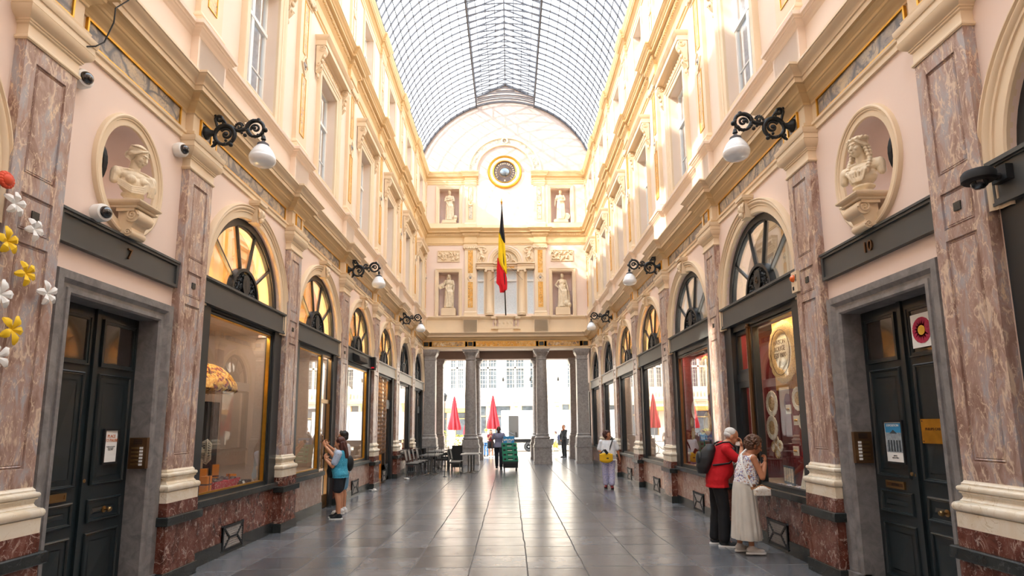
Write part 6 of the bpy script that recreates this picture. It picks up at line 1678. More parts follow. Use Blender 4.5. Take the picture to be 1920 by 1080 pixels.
bgm=fabric_print('monogram_canvas','#e9e2d6',('#c4a07c',),60,.62)
bag=empty('handbag',L2,.05,'white patterned shoulder bag with tan trim hanging at the curly-haired woman\'s hip','handbag')
g=MB(); g.ell((.12*k,-.29,.93*k),(.10,.042,.06)); g.box(.12*k-.115,.12*k+.115,-.325,-.255,.855*k,.95*k); o=g.build('bag_body',bgm,bag); remesh(o,.009,8)
tan=mat('tan_leather','#b98050',.5); g=MB(); g.tube([(.12*k-.13,-.29,.95*k),(.12*k,-.29,1.005*k),(.12*k+.13,-.29,.95*k)],.007,6); g.ell((.12*k-.14,-.29,.965*k),(.02,.012,.03)); g.ell((.12*k-.17,-.275,1.10*k),(.018,.012,.045)); g.build('trim',tan,bag,smooth=50)
A=p.armpts[1][0]; g=MB(); g.tube([(.12*k-.14,-.29,.98*k),(.12*k-.19,-.27,1.12*k),(-.10,-.20,1.28*k),(-.06,-.10,1.43*k),(.05,-.02,1.49*k),(.14,.08,1.44*k),(.2,.10,1.2*k)],.014,6); g.build('strap',M['white'],bag,smooth=60)

# --- woman with the yellow bag, walking towards the camera (facing -Y)
L3=(2.98,17.1,0); p=Fig('person','woman in white blouse and lilac trousers walking with a yellow shoulder bag',L3,-PI/2-.12,1.63,female=True,belly=.06,skinm='tan',vox=.009,width=1.18)
p.hy=.9; p.hp=.0; k=p.k
p.arm[-1]=((-.03,-.27,1.13),(.16,-.14,1.02),(.3,1,.0),(0,0,-1),.9); p.arm[1]=((-.04,.29,1.13),(-.03,.34,.90),(.05,.15,-1),(0,-1,0),.6)
p.leg[1]=((0,.09,.92),(.04,.09,.50),(.10,.08,.10),.05); p.leg[-1]=((0,-.09,.92),(-.02,-.10,.50),(-.08,-.09,.11),-.15)
p.body(); p.top(cl('white_cotton','#e3e6ea'),.75,.84,.03,.05,'blouse'); p.legs(fabric_print('lilac_print','#b9b6d4',('#8c90c8','#cfd3e6'),28,.58),.92,.035,flare=.01); p.shoes(cl('red_boot','#7a1f22',.5),M['black'],.07); p.hair(HR2,'curly',4)
g=MB()
for q in (-1,1):
    c=Vector(p.HC)+p.HR@Vector((.105*k,q*.034*k,.006*k)); g.tube([tuple(c+p.HR@Vector((0,.024*math.cos(a),.02*math.sin(a)))) for a in [2*PI*j/12 for j in range(13)]],.003,5,False)
g.build('spectacles',M['black'],p.root)
bag=empty('shoulder_bag',L3,-PI/2-.12,'bright yellow shoulder bag with black strap on the walking woman','shoulder bag')
ylw=cl('yellow_canvas','#e9b60f',.7); g=MB(); g.box(.16,.25,-.26,.12,.80,1.0); g.ell((.205,-.07,.81),(.05,.18,.07)); g.ell((.205,-.07,.98),(.045,.17,.05)); o=g.build('bag_body',ylw,bag); remesh(o,.012,6)
g=MB(); g.tube([(.2,-.24,1.0),(.17,-.12,1.12),(.19,.02,1.02),(.17,.06,1.2),(.13,.12,1.36),(.02,.13,1.455),(-.10,.08,1.38),(-.15,-.1,1.1),(.0,-.24,.95),(.18,-.25,.98)],.017,6); g.build('strap',M['black'],bag,smooth=60)
g=MB(); g.box(.252,.258,-.06,.0,.86,.89); g.build('patch',M['black'],bag)
g=MB(); g.obox((.27,-.07,1.06),(.012,.075,.14),RX(.6)); ph=g.build('mobile_phone',M['black']); ph.location=L3; ph.rotation_euler=(0,0,-PI/2-.12); tag(ph,'black phone in the hand of the woman with the yellow bag','phone')

# --- the couple at the brass door, facing -X
L4=(-3.34,12.05,0); p=Fig('person','long-haired woman in blue top and navy shorts photographing the shop door',L4,PI-.06,1.60,lean=.02,female=True,belly=.04,skinm='olive',vox=.0075,width=1.05)
p.hy=.1; p.hp=.15; k=p.k
p.arm[1]=((.10,.20,1.10),(.30,.08,1.24),(.35,-.1,.9),(-.3,-1,.0),.7); p.arm[-1]=((.12,-.2,1.12),(.33,-.06,1.25),(.3,.1,.9),(-.3,1,0),.7)
p.leg[1]=((0,.09,.92),(.02,.10,.50),(-.03,.10,.09),.15); p.leg[-1]=((0,-.09,.92),(.06,-.10,.50),(.08,-.10,.09),-.1)
p.body(); p.top(fabric_print('blue_top','#3d9fbe',('#5fb6cf','#2d86a6'),40,.6),.62,.86,.022,.02); p.legs(cl('navy_shorts','#171c24'),.34,.02,'shorts',.012); p.shoes(cl('black_trainer','#1d1f22'),M['white']); p.hair(HR2,'long')
g=MB()
for sd in (-1,1):
    A,E,W2=p.armpts[sd]; e=A.lerp(E,.66); g.cap(tuple(A),tuple(e),.082*k,.076*k,14)
o=g.build('pale_sleeve',fabric_print('dotted_sleeve','#b9cbe4',('#3a4a66',),70,.66),p.root); remesh(o,.01,3)
g=MB(); g.obox((.385*k,0,1.33*k),(.01,.07,.14),RY(-.2)); ph=g.build('mobile_phone',M['black']); ph.location=L4; ph.rotation_euler=(0,0,PI-.06); tag(ph,'phone held up by the woman in the blue top','phone')
bag=empty('tote_bag',L4,PI-.06,'black tote bag hanging behind the woman in the blue top','bag'); g=MB(); g.prism([(-.13,-.14),(.13,-.14),(.16,.0),(.1,.16),(-.1,.16),(-.15,.02)],lambda a,b,h:(.20+a,h,.93+b),-.24,-.16); o=g.build('bag_body',M['black'],bag); remesh(o,.012,4)
g=MB(); g.tube([(.13,-.2,1.08),(.06,-.2,1.3),(-.01,-.15,1.38),(.26,-.2,1.1)],.008,6); g.build('handle',M['black'],bag)
L5=(-3.50,12.80,0); p=Fig('person','short-haired man in striped T-shirt and denim shorts raising a phone',L5,PI-.05,1.72,skinm='olive',vox=.009)
p.hp=.05; k=p.k
p.arm[1]=((.14,.22,1.20),(.36,.12,1.40),(.5,-.1,.8),(-.3,-1,.0),.6); p.arm[-1]=((.16,-.22,1.2),(.38,-.06,1.42),(.4,.1,.8),(-.3,1,0),.7)
p.body(); p.top(stripes('striped_jersey','#e9e9ea','#8e949c',22),.6,.84,.02,.01,'striped_shirt'); p.legs(cl('denim','#6f9ab8'),.42,.022,'shorts',.012); p.shoes(cl('white_trainer','#e9e6e4'),M['white']); p.hair(HK,'short')
g=MB()
for q in (-1,1): c=Vector(p.HC)+p.HR@Vector((.104*k,q*.034*k,.006*k)); g.ell(tuple(c),(.006,.026,.019),p.HR,10,7)
g.tube([tuple(Vector(p.HC)+p.HR@Vector((.095*k,.055*k,.008*k))),tuple(Vector(p.HC)+p.HR@Vector((0,.082*k,.008*k)))],.003,5); g.build('sunglasses',M['black'],p.root)
g=MB(); g.obox((.45*k,0,1.50*k),(.01,.15,.075),RY(-.2)); ph=g.build('mobile_phone',M['black']); ph.location=L5; ph.rotation_euler=(0,0,PI-.05); tag(ph,'phone raised by the man in the striped shirt','phone')
g=MB(); g.ell((-.16,.05,1.05),(.08,.12,.17)); bo=g.build('shoulder_bag',M['black'],None,smooth=60); bo.location=L5; bo.rotation_euler=(0,0,PI-.05); tag(bo,'small black bag on the back of the man in the striped shirt','bag')

# --- man with the crates (facing -Y)
L6=(-.36,24.9,0); p=Fig('person','bald man in grey T-shirt pushing a hand truck of green crates',L6,-PI/2,1.80,lean=.15,skinm='dark',vox=.011)
p.hp=.45; k=p.k
p.arm[1]=((.10,.26,1.16),(.32,.22,1.02),(1,0,-.3),(0,0,-1),1.2); p.arm[-1]=((.0,-.27,1.13),(.12,-.27,.88),(.2,0,-1),(0,1,0),.8)
p.leg[1]=((0,.09,.92),(.10,.09,.52),(.04,.09,.10),.0); p.leg[-1]=((0,-.09,.92),(-.05,-.09,.50),(-.18,-.09,.13),.0)
p.body(); p.top(cl('grey_violet_tee','#9292ac'),.6,.84,.018,.0); p.legs(cl('dark_jeans','#2b2f3a'),.98,.02); p.shoes(M['black'])
# --- girl
p=Fig('person','long-haired girl in maroon top and black skirt holding a phone near the bicycle',(-1.0,34.0,0),-PI/2,1.58,female=True,skinm='fair',vox=.012)
p.arm[1]=((.08,.2,1.10),(.2,.05,1.25),(.2,-.2,1),(-1,0,0),.7); p.arm[-1]=((.08,-.2,1.10),(.2,-.05,1.25),(.2,.2,1),(-1,0,0),.7)
p.body(); p.top(cl('maroon_top','#8a2f3a'),.3,.95,.014); p.legs(cl('black_skirt','#222126'),.30,.03,'skirt',.03); p.shoes(M['white']); p.hair(HB,'long')
# --- cyclist in yellow
p=Fig('person','figure with yellow helmet and blue jeans standing by the bicycle behind the girl',(-1.35,35.6,0),-PI/2,1.62,skinm='fair',vox=.013)
p.body(); p.top(cl('pale_shirt','#d9d2c6'),.6,.84,.02); p.legs(cl('blue_jeans','#3f78b5'),.97,.02); p.shoes(M['black'])
g=MB(); g.ell(tuple(Vector(p.HC)+Vector((-.01,0,.06))),(.125,.105,.10)); g.build('helmet',mat('yellow_helmet','#e8e04a',.4),p.root,smooth=60)
# --- security man in black, seen from the side facing -X
p=Fig('person','tall man in black suit standing with hand on chin beside the granite pier',(3.20,33.3,0),PI+.5,1.84,skinm='tan',vox=.011)
S=p.sh(1); p.arm[1]=((.14,.2,1.12),(.16,.04,1.36),(-.3,-.3,1),(-1,0,0),1.0); p.arm[-1]=((.06,-.24,1.12),(.12,-.12,.92),(.4,.8,-.3),(0,0,-1),.8)
p.hp=.1; p.body(); p.top(cl('black_jacket','#17181a'),1.92,.80,.022,.0,'jacket'); p.legs(cl('black_suit_trousers','#17181a'),.98,.018); p.shoes(M['black']); p.hair(mat('grey_stubble','#6a625c',.7),'buzz')
# --- walking youngster with backpack and ochre shorts
p=Fig('person','youngster in pale shirt and ochre shorts striding past with a navy backpack',(3.02,37.2,0),PI,1.42,skinm='fair',vox=.012)
p.leg[1]=((0,.09,.92),(.16,.09,.55),(.24,.09,.09),.0); p.leg[-1]=((0,-.09,.92),(-.08,-.09,.52),(-.40,-.09,.26),.0)
p.body(); p.top(cl('pale_tee','#d8d9de'),.6,.86,.016); p.legs(cl('ochre_shorts','#d6a052'),.40,.03,'shorts',.02); p.shoes(M['white']); p.hair(HB,'short')
g=MB(); g.ell((-.20,0,1.06),(.09,.13,.19)); bo=g.build('backpack',cl('navy_nylon','#2a3550',.6),None,smooth=60); bo.location=(3.02,37.2,0); bo.rotation_euler=(0,0,PI); tag(bo,'navy backpack on the striding youngster','backpack')
# ================================================================= statues in the niches
def make_statue(k):
    """k selects the pose; stands with its feet at z=0 facing -Y (local +x), about 1.6 m"""
    lab=['cream statue of a crowned woman with folded arms in the upper niche nearer door 7','cream draped woman statue, one arm lowered, upper niche nearer door 10','cream statue of a woman holding a tablet in the lower niche nearer door 7','cream half-draped statue with hand on hip, lower niche nearer door 10'][k]
    x=NX[k%2]; z=(11.97,11.97,7.22,7.22)[k]
    ph=.12 if k<2 else .34
    sc_=(1.60,1.60,1.72,1.72)[k]/1.7
    o=empty('niche_statue',(x,YF+.18,z),-PI/2,lab,'statue')
    g=MB(); g.box(-.24,.24,-.36,.36,0,ph); g.box(-.22,.22,-.33,.33,ph,ph+.05); g.build('plinth',M['cream'],o)
    p=Fig.__new__(Fig); p.k=sc_; p.lean=.0; p.root=o; p.vox=.013; p.skin=M['statue']; p.w=.95; p.female=True; p.belly=0; p.head_c=(.03,0,1.585); p.hy=(.3,-.3,.15,-.2)[k]; p.hp=.05
    p.arm={1:None,-1:None}; p.leg={1:((0,.09,.92),(.02,.10,.50),(-.01,.10,.09),.2),-1:((0,-.09,.92),(.07,-.11,.50),(.02,-.13,.09),-.3)}
    if k==0: p.arm={1:((.05,.25,1.12),(.18,.0,1.14),(.2,-1,0),(-1,0,0),.4),-1:((.05,-.25,1.12),(.19,.03,1.18),(.2,1,0),(-1,0,0),.4)}
    if k==1: p.arm={-1:((-.02,-.27,1.12),(.05,-.30,.88),(.1,0,-1),(0,1,0),.5),1:((.05,.25,1.12),(.18,.08,1.05),(.3,-.8,0),(-1,0,0),.5)}
    if k==2: p.arm={-1:((.0,-.28,1.14),(.12,-.30,1.02),(.8,-.2,.2),(0,0,1),.5),1:((.0,.24,1.12),(.06,.24,.86),(.1,0,-1),(0,-1,0),.4)}
    if k==3: p.arm={-1:((-.05,-.32,1.16),(.05,-.17,1.0),(.5,.6,-.3),(0,1,0),.6),1:((.0,.25,1.12),(.08,.28,.88),(.2,.1,-1),(0,-1,0),.4)}
    off=ph+.05
    n0=len([c for c in o.children])
    p.body(); g=MB(); kk=sc_
    # robe: pleated skirt and folds
    n=44; rings=[]
    for zz,a,b_ in ((1.16,.125,.145),(1.0,.14,.17),(.85,.155,.19),(.6,.165,.2),(.35,.175,.21),(.12,.185,.225),(.03,.20,.24)):
        rings.append([((a*(1+.07*math.sin(11*2*PI*q/n+3*zz))*math.cos(2*PI*q/n)+.02)*kk,(b_*(1+.07*math.sin(11*2*PI*q/n+3*zz))*math.sin(2*PI*q/n))*kk,zz*kk) for q in range(n)])
    g.loft(rings)
    rnd=random.Random(k+5)
    for j in range(9):
        y0=-.2+.05*j; g.tube([(.10*kk,y0*kk,(1.12-.02*j)*kk),(.19*kk,(y0*.6+.08)*kk,.8*kk),(.17*kk,(y0*.5+.12)*kk,.45*kk),(.17*kk,(y0+.06)*kk,.1*kk)],[.012,.02,.018,.012],6)
    for j in range(4): g.tube([(.05*kk,-.17*kk,(1.12-.06*j)*kk),(.17*kk,-.03*kk,(1.0-.06*j)*kk),(.12*kk,.15*kk,(1.10-.05*j)*kk),(-.02,.17*kk,(1.2-.05*j)*kk)],.02,6)
    if k!=3:
        for j in range(6): y0=-.13+.05*j; g.tube([(.06*kk,y0*kk,1.42*kk),(.15*kk,y0*.8*kk,1.28*kk),(.13*kk,y0*kk,1.12*kk)],.012,6)
        for sd in (-1,1):
            A,E,W2=p.armpts[sd]; g.cap(tuple(A),tuple(A.lerp(E,.7)),.07*kk,.065*kk,12)
    g.tube([(-.12,.17*kk,1.4*kk),(-.16,.2*kk,.9*kk),(-.12,.2*kk,.3*kk)],[.04,.06,.05],8) 
    r=g.build('robe',M['statue'],o); remesh(r,.012,4)
    p.hair(M['statue'],'short' if k!=2 else 'long')
    g=MB()
    if k==0:
        for j in range(9): a=2*PI*j/9; c=Vector(p.HC)+Vector((.08*math.cos(a)-.02,.08*math.sin(a),.14)); g.obox(tuple(c),(.02,.03,.07),RZ(a))
        g.build('mural_crown',M['statue'],o)
        g=MB(); g.ell((.05,.30,.16),(.13,.13,.14)); g.box(-.05,.15,.22,.38,.0,.20); g.build('attribute',M['statue'],o,smooth=60)
    if k==1: g.lathe([(0,.0),(.17,.0),(.18,.02),(.17,.04),(0,.04)],(0,.30,0),20,'X'); q=g.build('shield',M['statue'],o,smooth=40)
    if k==2: g.obox((.16,-.36,1.10),(.03,.26,.24),RX(.35)); g.build('tablet',M['statue'],o)
    if k==3: g.lathe([(0,0),(.11,0),(.12,.06),(.08,.1),(.10,.5),(.07,.8),(.1,.84),(0,.86)],(.02,.30,0),16); g.ell((.08,.2,.2),(.16,.2,.2)); g.ell((.12,.32,.12),(.12,.12,.13)); g.build('rock_and_stump',M['statue'],o,smooth=60)
    if k==1:
        q.location=(.1,0,.18)
    for c in list(o.children):
        if c.name.split('.')[0] not in ('plinth',): c.location.z+=off
for k in range(4): make_statue(k)

# ================================================================= flag on its pole
fp=empty('flagpole',(0,0,0),0,'tall thin pole with gilt spear tip leaning out over the balustrade','flagpole')
B0=Vector((-.04,27.85,7.1)); B1=Vector((-.20,26.35,12.30))
g=MB(); g.tube([B0,B1],[.032,.022],10); g.build('pole',M['black'],fp,smooth=60)
d=(B1-B0).normalized(); g=MB()
R_=d.to_track_quat('Z','Y').to_matrix()
pr=[(0,0),(.03,0),(.05,.03),(.03,.05),(.045,.09),(.075,.11),(.03,.14),(.02,.20),(0,.34)]
g.loft([[tuple(B1+R_@Vector((r*math.cos(2*PI*q/12),r*math.sin(2*PI*q/12),z))) for q in range(12)] for r,z in pr[1:-1]]+[[tuple(B1+d*.34+R_@Vector((.002*math.cos(2*PI*q/12),.002*math.sin(2*PI*q/12),0))) for q in range(12)]]); g.build('spear_tip',M['gold'],fp,smooth=40)
fl=empty('flag',(0,0,0),0,'black, yellow and red vertical-striped flag hanging limp from the pole','flag')
def flag_pt(u,v):
    """u across the fly (0 at the pole), v down the hoist"""
    p=B0.lerp(B1,.985-.67*v)
    # folds gather below the tip and fall vertically
    fall=u*(.30+.25*v); w=u*(.42*sstep(v*1.6+.05))
    x=p.x-(w*.62)*math.cos(u*9)*.55-w*.32+.10*u*sstep(v*2); y=p.y+.10*math.sin(u*13+v*2)*sstep(v*2.2)-.03
    return (x+.02*math.sin(u*30)*v,y,p.z-fall*1.9*sstep(v+.35)-.02)
M['fblack']=cl('flag_black','#1d1d22',.8); M['fyellow']=cl('flag_yellow','#f2cc0c',.75); M['fred']=cl('flag_red','#e01226',.75)
# the cloth hangs so that black shows at the top, yellow in the middle, red below
def cloth(name,m,outline):
    g=MB(); n=10
    front=[]; 
    for z,xl,xr in outline:
        ring=[]
        for q in range(2*n):
            t=q/n if q<n else (2*n-q)/n; s_=-1 if q<n else 1
            x=xl+(xr-xl)*t; yy=s_*.035*math.sin(PI*t)+.045*math.sin(t*9+z*1.5)*math.sin(PI*t)
            pz=(z-B0.z)/(B1.z-B0.z); py=B0.y+(B1.y-B0.y)*pz
            ring.append((x,py+yy-.02,z))
        front.append(ring)
    g.loft(front); return g.build(name,m,fl,smooth=70)
cloth('black_stripe',M['fblack'],[(12.2,-.20,-.17),(11.7,-.25,-.13),(11.2,-.30,-.10),(10.95,-.33,-.07),(10.75,-.25,-.05),(10.55,-.10,-.04)])
cloth('yellow_stripe',M['fyellow'],[(11.0,-.35,-.31),(10.75,-.36,-.20),(10.5,-.37,-.06),(10.1,-.38,-.03),(9.75,-.39,.0),(9.5,-.30,.02),(9.3,-.14,.03),(9.12,-.02,.03)])
cloth('red_stripe',M['fred'],[(9.85,-.43,-.38),(9.6,-.44,-.32),(9.35,-.46,-.18),(9.15,-.47,-.03),(8.9,-.48,.03),(8.7,-.49,.04),(8.55,-.36,.04),(8.4,-.33,.03),(8.25,-.32,-.12)])
g=MB(); g.tube([(0.02,27.2,9.6),(.35,27.4,9.35),(.80,27.6,8.9)],.006,5); g.tube([(-.05,27.2,9.4),(-.5,27.4,9.05),(-.82,27.6,8.85)],.006,5); g.build('stay_wire',M['iron'],fp)

# ================================================================= cafe
M['chairm']=mat('grey_chair_metal','#7e7d7a',.35,metal=.6,var=.08); M['seatm']=mat('chair_slats','#9a958e',.5,var=.08); M['darkseat']=mat('dark_wicker','#3a3835',.7,var=.2,bump=.4)
def make_chair():
    r=empty('cafe_chair')       # faces +x
    g=MB()
    for q in (-1,1): g.tube([(-.20,q*.20,.44),(-.23,q*.2,.65),(-.29,q*.2,.92)],.014,6)
    g.tube([(-.29,-.2,.92),(-.30,0,.925),(-.29,.2,.92)],.014,6); g.build('back_frame',M['chairm'],r)
    g=MB(); 
    for k in range(7): y=-.165+.055*k; g.obox((-.255,y,.72),(.012,.035,.36),RY(-.20))
    g.build('backrest',M['seatm'],r)
    g=MB(); g.box(-.22,.22,-.22,.22,.43,.455); g.box(-.22,.22,-.22,.22,.40,.43); g.build('seat',M['darkseat'],r)
    g=MB()
    for k in range(8): g.box(-.21,.215,-.2+.053*k,-.165+.053*k,.455,.465)
    g.build('seat_slat',M['seatm'],r)
    for a in (-1,1):
        for b_ in (-1,1): g=MB(); g.tube([(a*.19,b_*.19,.42),(a*.21,b_*.2,.0)],.013,6); g.build('leg',M['chairm'],r)
    return r
def make_table():
    r=empty('cafe_table')
    g=MB(); g.box(-.34,.34,-.32,.32,.735,.755); g.box(-.33,.33,-.31,.31,.71,.735); g.build('table_top',M['steel'],r)
    for q in (-1,1): g=MB(); g.tube([(q*.05,0,.06),(q*.05,0,.72)],.025,8); g.build('post',M['chairm'],r)
    g=MB()
    for a in (.6,2.5,3.8,5.6): g.tube([(0,0,.07),(.28*math.cos(a),.28*math.sin(a),.018)],[.022,.014],6)
    g.build('base',M['chairm'],r)
    return r
ch=make_chair(); tb_=make_table()
cs=[(-3.55,22.1,0,'nearest the camera in the wall-side row'),(-3.52,22.7,0,'second in the wall-side row'),(-3.48,23.35,.03,'third in the wall-side row'),(-3.42,24.0,0,'last in the wall-side row'),
    (-2.02,22.7,.05,'nearest the camera of the pair beside the granite column'),(-1.98,23.35,0,'farther of the pair beside the granite column')]
for x,y,a,w in cs: put(ch,(x,y,0),a,'empty slatted metal cafe chair, '+w,'chair','cafe chairs')
ts=[(-2.92,22.2,0,'nearest the camera in the wall-side row'),(-2.88,23.1,0,'farther one in the wall-side row'),(-1.45,22.8,0,'nearest, beside the granite column'),(-1.38,23.5,0,'farther, beside the granite column')]
for x,y,a,w in ts: put(tb_,(x,y,0),a,'bare square metal cafe table, '+w,'table','cafe tables')
M['wicker']=mat('black_wicker','#1f1e1d',.8,var=.2,bump=.5)
def make_armchair():
    r=empty('wicker_armchair')
    g=MB(); g.box(-.26,.26,-.27,.27,.38,.46); g.build('seat',M['wicker'],r)
    g=MB(); g.loft([[(-.26+.02*math.cos(t),-.27,z),( -.30-(z-.4)*.15,-.2,z),(-.33-(z-.4)*.15,0,z),(-.30-(z-.4)*.15,.2,z),(-.24,.27,z),(-.22,.24,z),(-.27-(z-.4)*.15,.0,z),(-.22,-.24,z)] for z,t in ((.40,0),(.6,0),(.85,0))]); g.build('backrest',M['wicker'],r)
    for q in (-1,1): g=MB(); g.box(-.25,.24,*sorted((q*.25,q*.29)),.60,.65); g.box(.2,.24,*sorted((q*.25,q*.29)),.4,.62); g.build('armrest',M['wicker'],r)
    for a in (-1,1):
        for b_ in (-1,1): g=MB(); g.box(a*.22-.02,a*.22+.02,b_*.23-.02,b_*.23+.02,0,.39); g.build('leg',M['wicker'],r)
    return r
ac=make_armchair()
for x,y,a,w in ((-3.5,25.2,.2,'against the wall at the back of the cafe'),(-2.75,25.1,PI,'facing the wall at the back of the cafe'),(-3.45,26.2,.0,'farthest back beside the granite pier'),(-2.65,26.3,PI-.2,'farthest back, nearer the column')): put(ac,(x,y,0),a,'black wicker armchair '+w,'armchair','wicker armchairs')
for x,y,w in ((-3.12,25.7,'between the nearer wicker armchairs'),(-3.05,26.95,'behind the farthest wicker armchairs')): put(tb_,(x,y,0),0,'small metal cafe table '+w,'table','cafe tables')
o=empty('menu_screen',(-2.1,24.6,0),0,'low solid black screen panel closing the back of the cafe','screen'); g=MB(); g.box(-.22,.22,-.02,.02,.12,1.02); g.build('panel',M['black'],o)
for q in (-1,1): g=MB(); g.box(q*.2-.02,q*.2+.02,-.15,.15,0,.04); g.box(q*.2-.015,q*.2+.015,-.015,.015,.02,.14); g.build('foot',M['iron'],o)
o=empty('wire_screen',(-2.88,21.45,0),0,'thin black wire screen standing in front of the cafe chairs','screen')
g=MB()
for x in (-.74,-.25,.0,.25,.5,.74): g.tube([(x,0,.18),(x,0,1.08)],.007,5)
for z in (.19,1.07): g.tube([(-.74,0,z),(.74,0,z)],.008,5)
g.build('wire_panel',M['iron'],o)
g=MB(); g.tube([(.62,0,.19),(.62,0,0)],.012,6); g.tube([(.55,0,.01),(.69,0,.01)],.012,6); g.tube([(-.62,0,.19),(-.62,0,0)],.012,6); g.build('foot',M['iron'],o)

# ================================================================= hand truck with crates
ht=empty('hand_truck',(.12,24.25,0),.06,'hand truck on small black wheels carrying the stack of green crates','hand truck')
g=MB(); g.box(-.30,.30,-.25,.25,.15,.19); g.box(-.30,.30,-.27,-.24,.12,.30); g.build('platform',M['black'],ht)
g=MB()
for q in (-1,1): g.tube([(q*.2,.30,.15),(q*.2,.36,1.45)],.016,6)
g.tube([(-.2,.36,1.45),(0,.40,1.55),(.2,.36,1.45)],.016,6); g.build('handle',M['steel'],ht)
for q in (-1,1): g=MB(); g.lathe([(0,-.025),(.075,-.025),(.075,.025),(0,.025)],(q*.25,-.1,.075),16,'X'); g.build('wheel',M['tyre'],ht)
M['crate']=mat('green_plastic','#2f9a78',.45,var=.08); M['blueplast']=mat('blue_box','#3f9fdd',.5,var=.1); M['blackcrate']=mat('black_crate','#24272a',.5)
def make_crate():
    r=empty('crate'); g=MB(); w,d_,h=.31,.24,.18
    for x0,x1,y0,y1 in ((-w,w,-d_,-d_+.015),(-w,w,d_-.015,d_),(-w,-w+.015,-d_,d_),(w-.015,w,-d_,d_)):
        g.box(x0,x1,y0,y1,0,h)
    g.box(-w,w,-d_,d_,0,.012); g.box(-w-.008,w+.008,-d_-.008,-d_+.01,h-.03,h); g.box(-w-.008,w+.008,-d_-.008,-d_+.01,0,.02)
    g.build('shell',M['crate'],r)
    g=MB(); g.box(-.12,.12,-d_-.003,-d_+.002,.10,.135); g.build('hand_hole',M['black'],r)
    g=MB(); g.box(-.09,.09,-d_-.006,-d_-.002,.055,.08); g.build('label_strip',M['white'],r)
    for q in (-1,1):
        g=MB(); g.box(*sorted((q*.17,q*.27)),-d_-.005,-d_,.045,.12); g.build('dark_slot',M['blackcrate'],r)
    return r
cr=make_crate()
lv=['bottom of the stack, tilted black-bottomed','second from the bottom','middle of the stack','second from the top','topmost under the blue box']
for k in range(4):
    put(cr,(.12-.015*k,24.22+.012*k,.385+.182*k),.06,'green plastic crate on the hand truck, '+['bottom of the green ones','second from the bottom','third from the bottom','topmost, under the blue box'][k],'crate','green crates')
o=empty('black_crate',(.12,24.22,.192),.06,'black crate under the green ones on the hand truck','crate'); g=MB(); g.loft([[(x,y,z) for x,y in ((-w,-.24),(w,-.24),(w,.24),(-w,.24))] for z,w in ((0,.28),(.205,.32))]); g.build('shell',M['blackcrate'],o)
o=empty('blue_box',(.06,24.3,1.113),.06,'blue and white printed carton on top of the green crates','box'); g=MB(); g.box(-.22,.22,-.17,.17,0,.27); g.build('carton',M['blueplast'],o)
g=MB()
for k in range(6): g.ell((-.18+.07*k,-.172,.12+.02*(k%2)),(.035,.004,.04))
g.box(-.08,.10,-.175,-.17,.02,.06); g.build('white_print',M['white'],o)

# ================================================================= small things on the walls
def dome_camera(pos,dirn,lab):
    o=empty('dome_camera',pos,math.atan2(dirn[1],dirn[0]),lab,'camera','white dome cameras')
    g=MB(); g.lathe([(0,0),(.085,0),(.09,.01),(.09,.085),(.082,.105),(.06,.112),(0,.112)],(0,0,0),28,'X'); g.build('housing',M['white'],o,smooth=40)
    g=MB(); g.lathe([(.062,.108),(.058,.135),(.042,.155),(.02,.165),(0,.167)],(0,0,0),24,'X'); g.build('dark_dome',mat('smoked_dome','#1a1b1e',.08,coat=1),o,smooth=60)
    return o
dome_camera((-4.085,5.24,5.22),(1,-.25,0),'white dome camera under the capital of the first pilaster, above the bust niche')
dome_camera((-4.085,6.93,5.33),(1,-.25,0),'white dome camera between the bust niche and the lantern pilaster')
o=dome_camera((-4.02,5.58,3.98),(1,-.25,0),'white dome camera sitting on the band with the number 7')
o=empty('black_dome_camera',(3.98,4.28,3.73),PI,'black dome camera on a bracket under the arch right of door 10','camera')
g=MB(); g.box(-.15,.0,-.07,.07,-.04,.08); g.tube([(-.02,0,.0),(.10,0,.0)],.03,8); g.build('bracket',M['black'],o)
g=MB(); g.lathe([(0,.06),(.05,.06),(.10,.045),(.115,.02),(.115,-.03),(.10,-.045),(0,-.045)],(.16,0,0),24); g.build('housing',M['black'],o,smooth=40)
g=MB(); g.lathe([(.06,-.045),(.055,-.075),(.03,-.10),(0,-.105)],(.16,0,0),20); g.build('dark_dome',mat('smoked_dome2','#0c0d10',.05,coat=1),o,smooth=60)
# alarm sounder by the lace shop
o=wallthing('alarm_box',1,7.62,.07,3.70,'cream alarm box with orange strobe at the end of the lace shop fascia','alarm')
g=MB(); g.box(0,.07,-.075,.075,-.14,.14); g.build('case',M['cream'],o)
g=MB(); g.ell((.07,-.02,.05),(.045,.045,.05)); g.build('orange_strobe',mat('orange_lens','#ee6a1c',.2,coat=.6),o,smooth=60)
g=MB()
for k in range(5): g.box(.07,.073,.035,.06,-.1+.04*k,-.08+.04*k) if False else g.box(.07,.073,.03,.065,.0+.02*k,.01+.02*k)
g.box(.07,.073,-.05,-.01,-.11,-.06); g.build('sounder_slots',M['black'],o)
o=wallthing('loudspeaker',-1,15.62,.06,3.66,'slanted black loudspeaker hanging on the fascia above the striped-shirt man','speaker')
g=MB(); g.prism([(0,.12),(.16,.04),(.20,-.10),(.02,-.12)],lambda a,b,h:(a,h,b),-.42,.42); g.build('cabinet',M['black'],o)
g=MB(); g.obox((.185,0,-.03),(.008,.78,.12),RY(-.28)); g.build('grille',M['iron'],o)
o=wallthing('alarm_unit',-1,17.35,.05,3.72,'dark alarm unit with a red light at the far end of the speaker fascia','alarm')
g=MB(); g.box(0,.12,-.09,.09,-.2,.18); g.build('case',M['black'],o); g=MB(); g.box(.02,.10,-.11,-.09,-.16,-.12); g.build('red_light',mat('red_lens','#c8202a',.3,emit=.3),o)
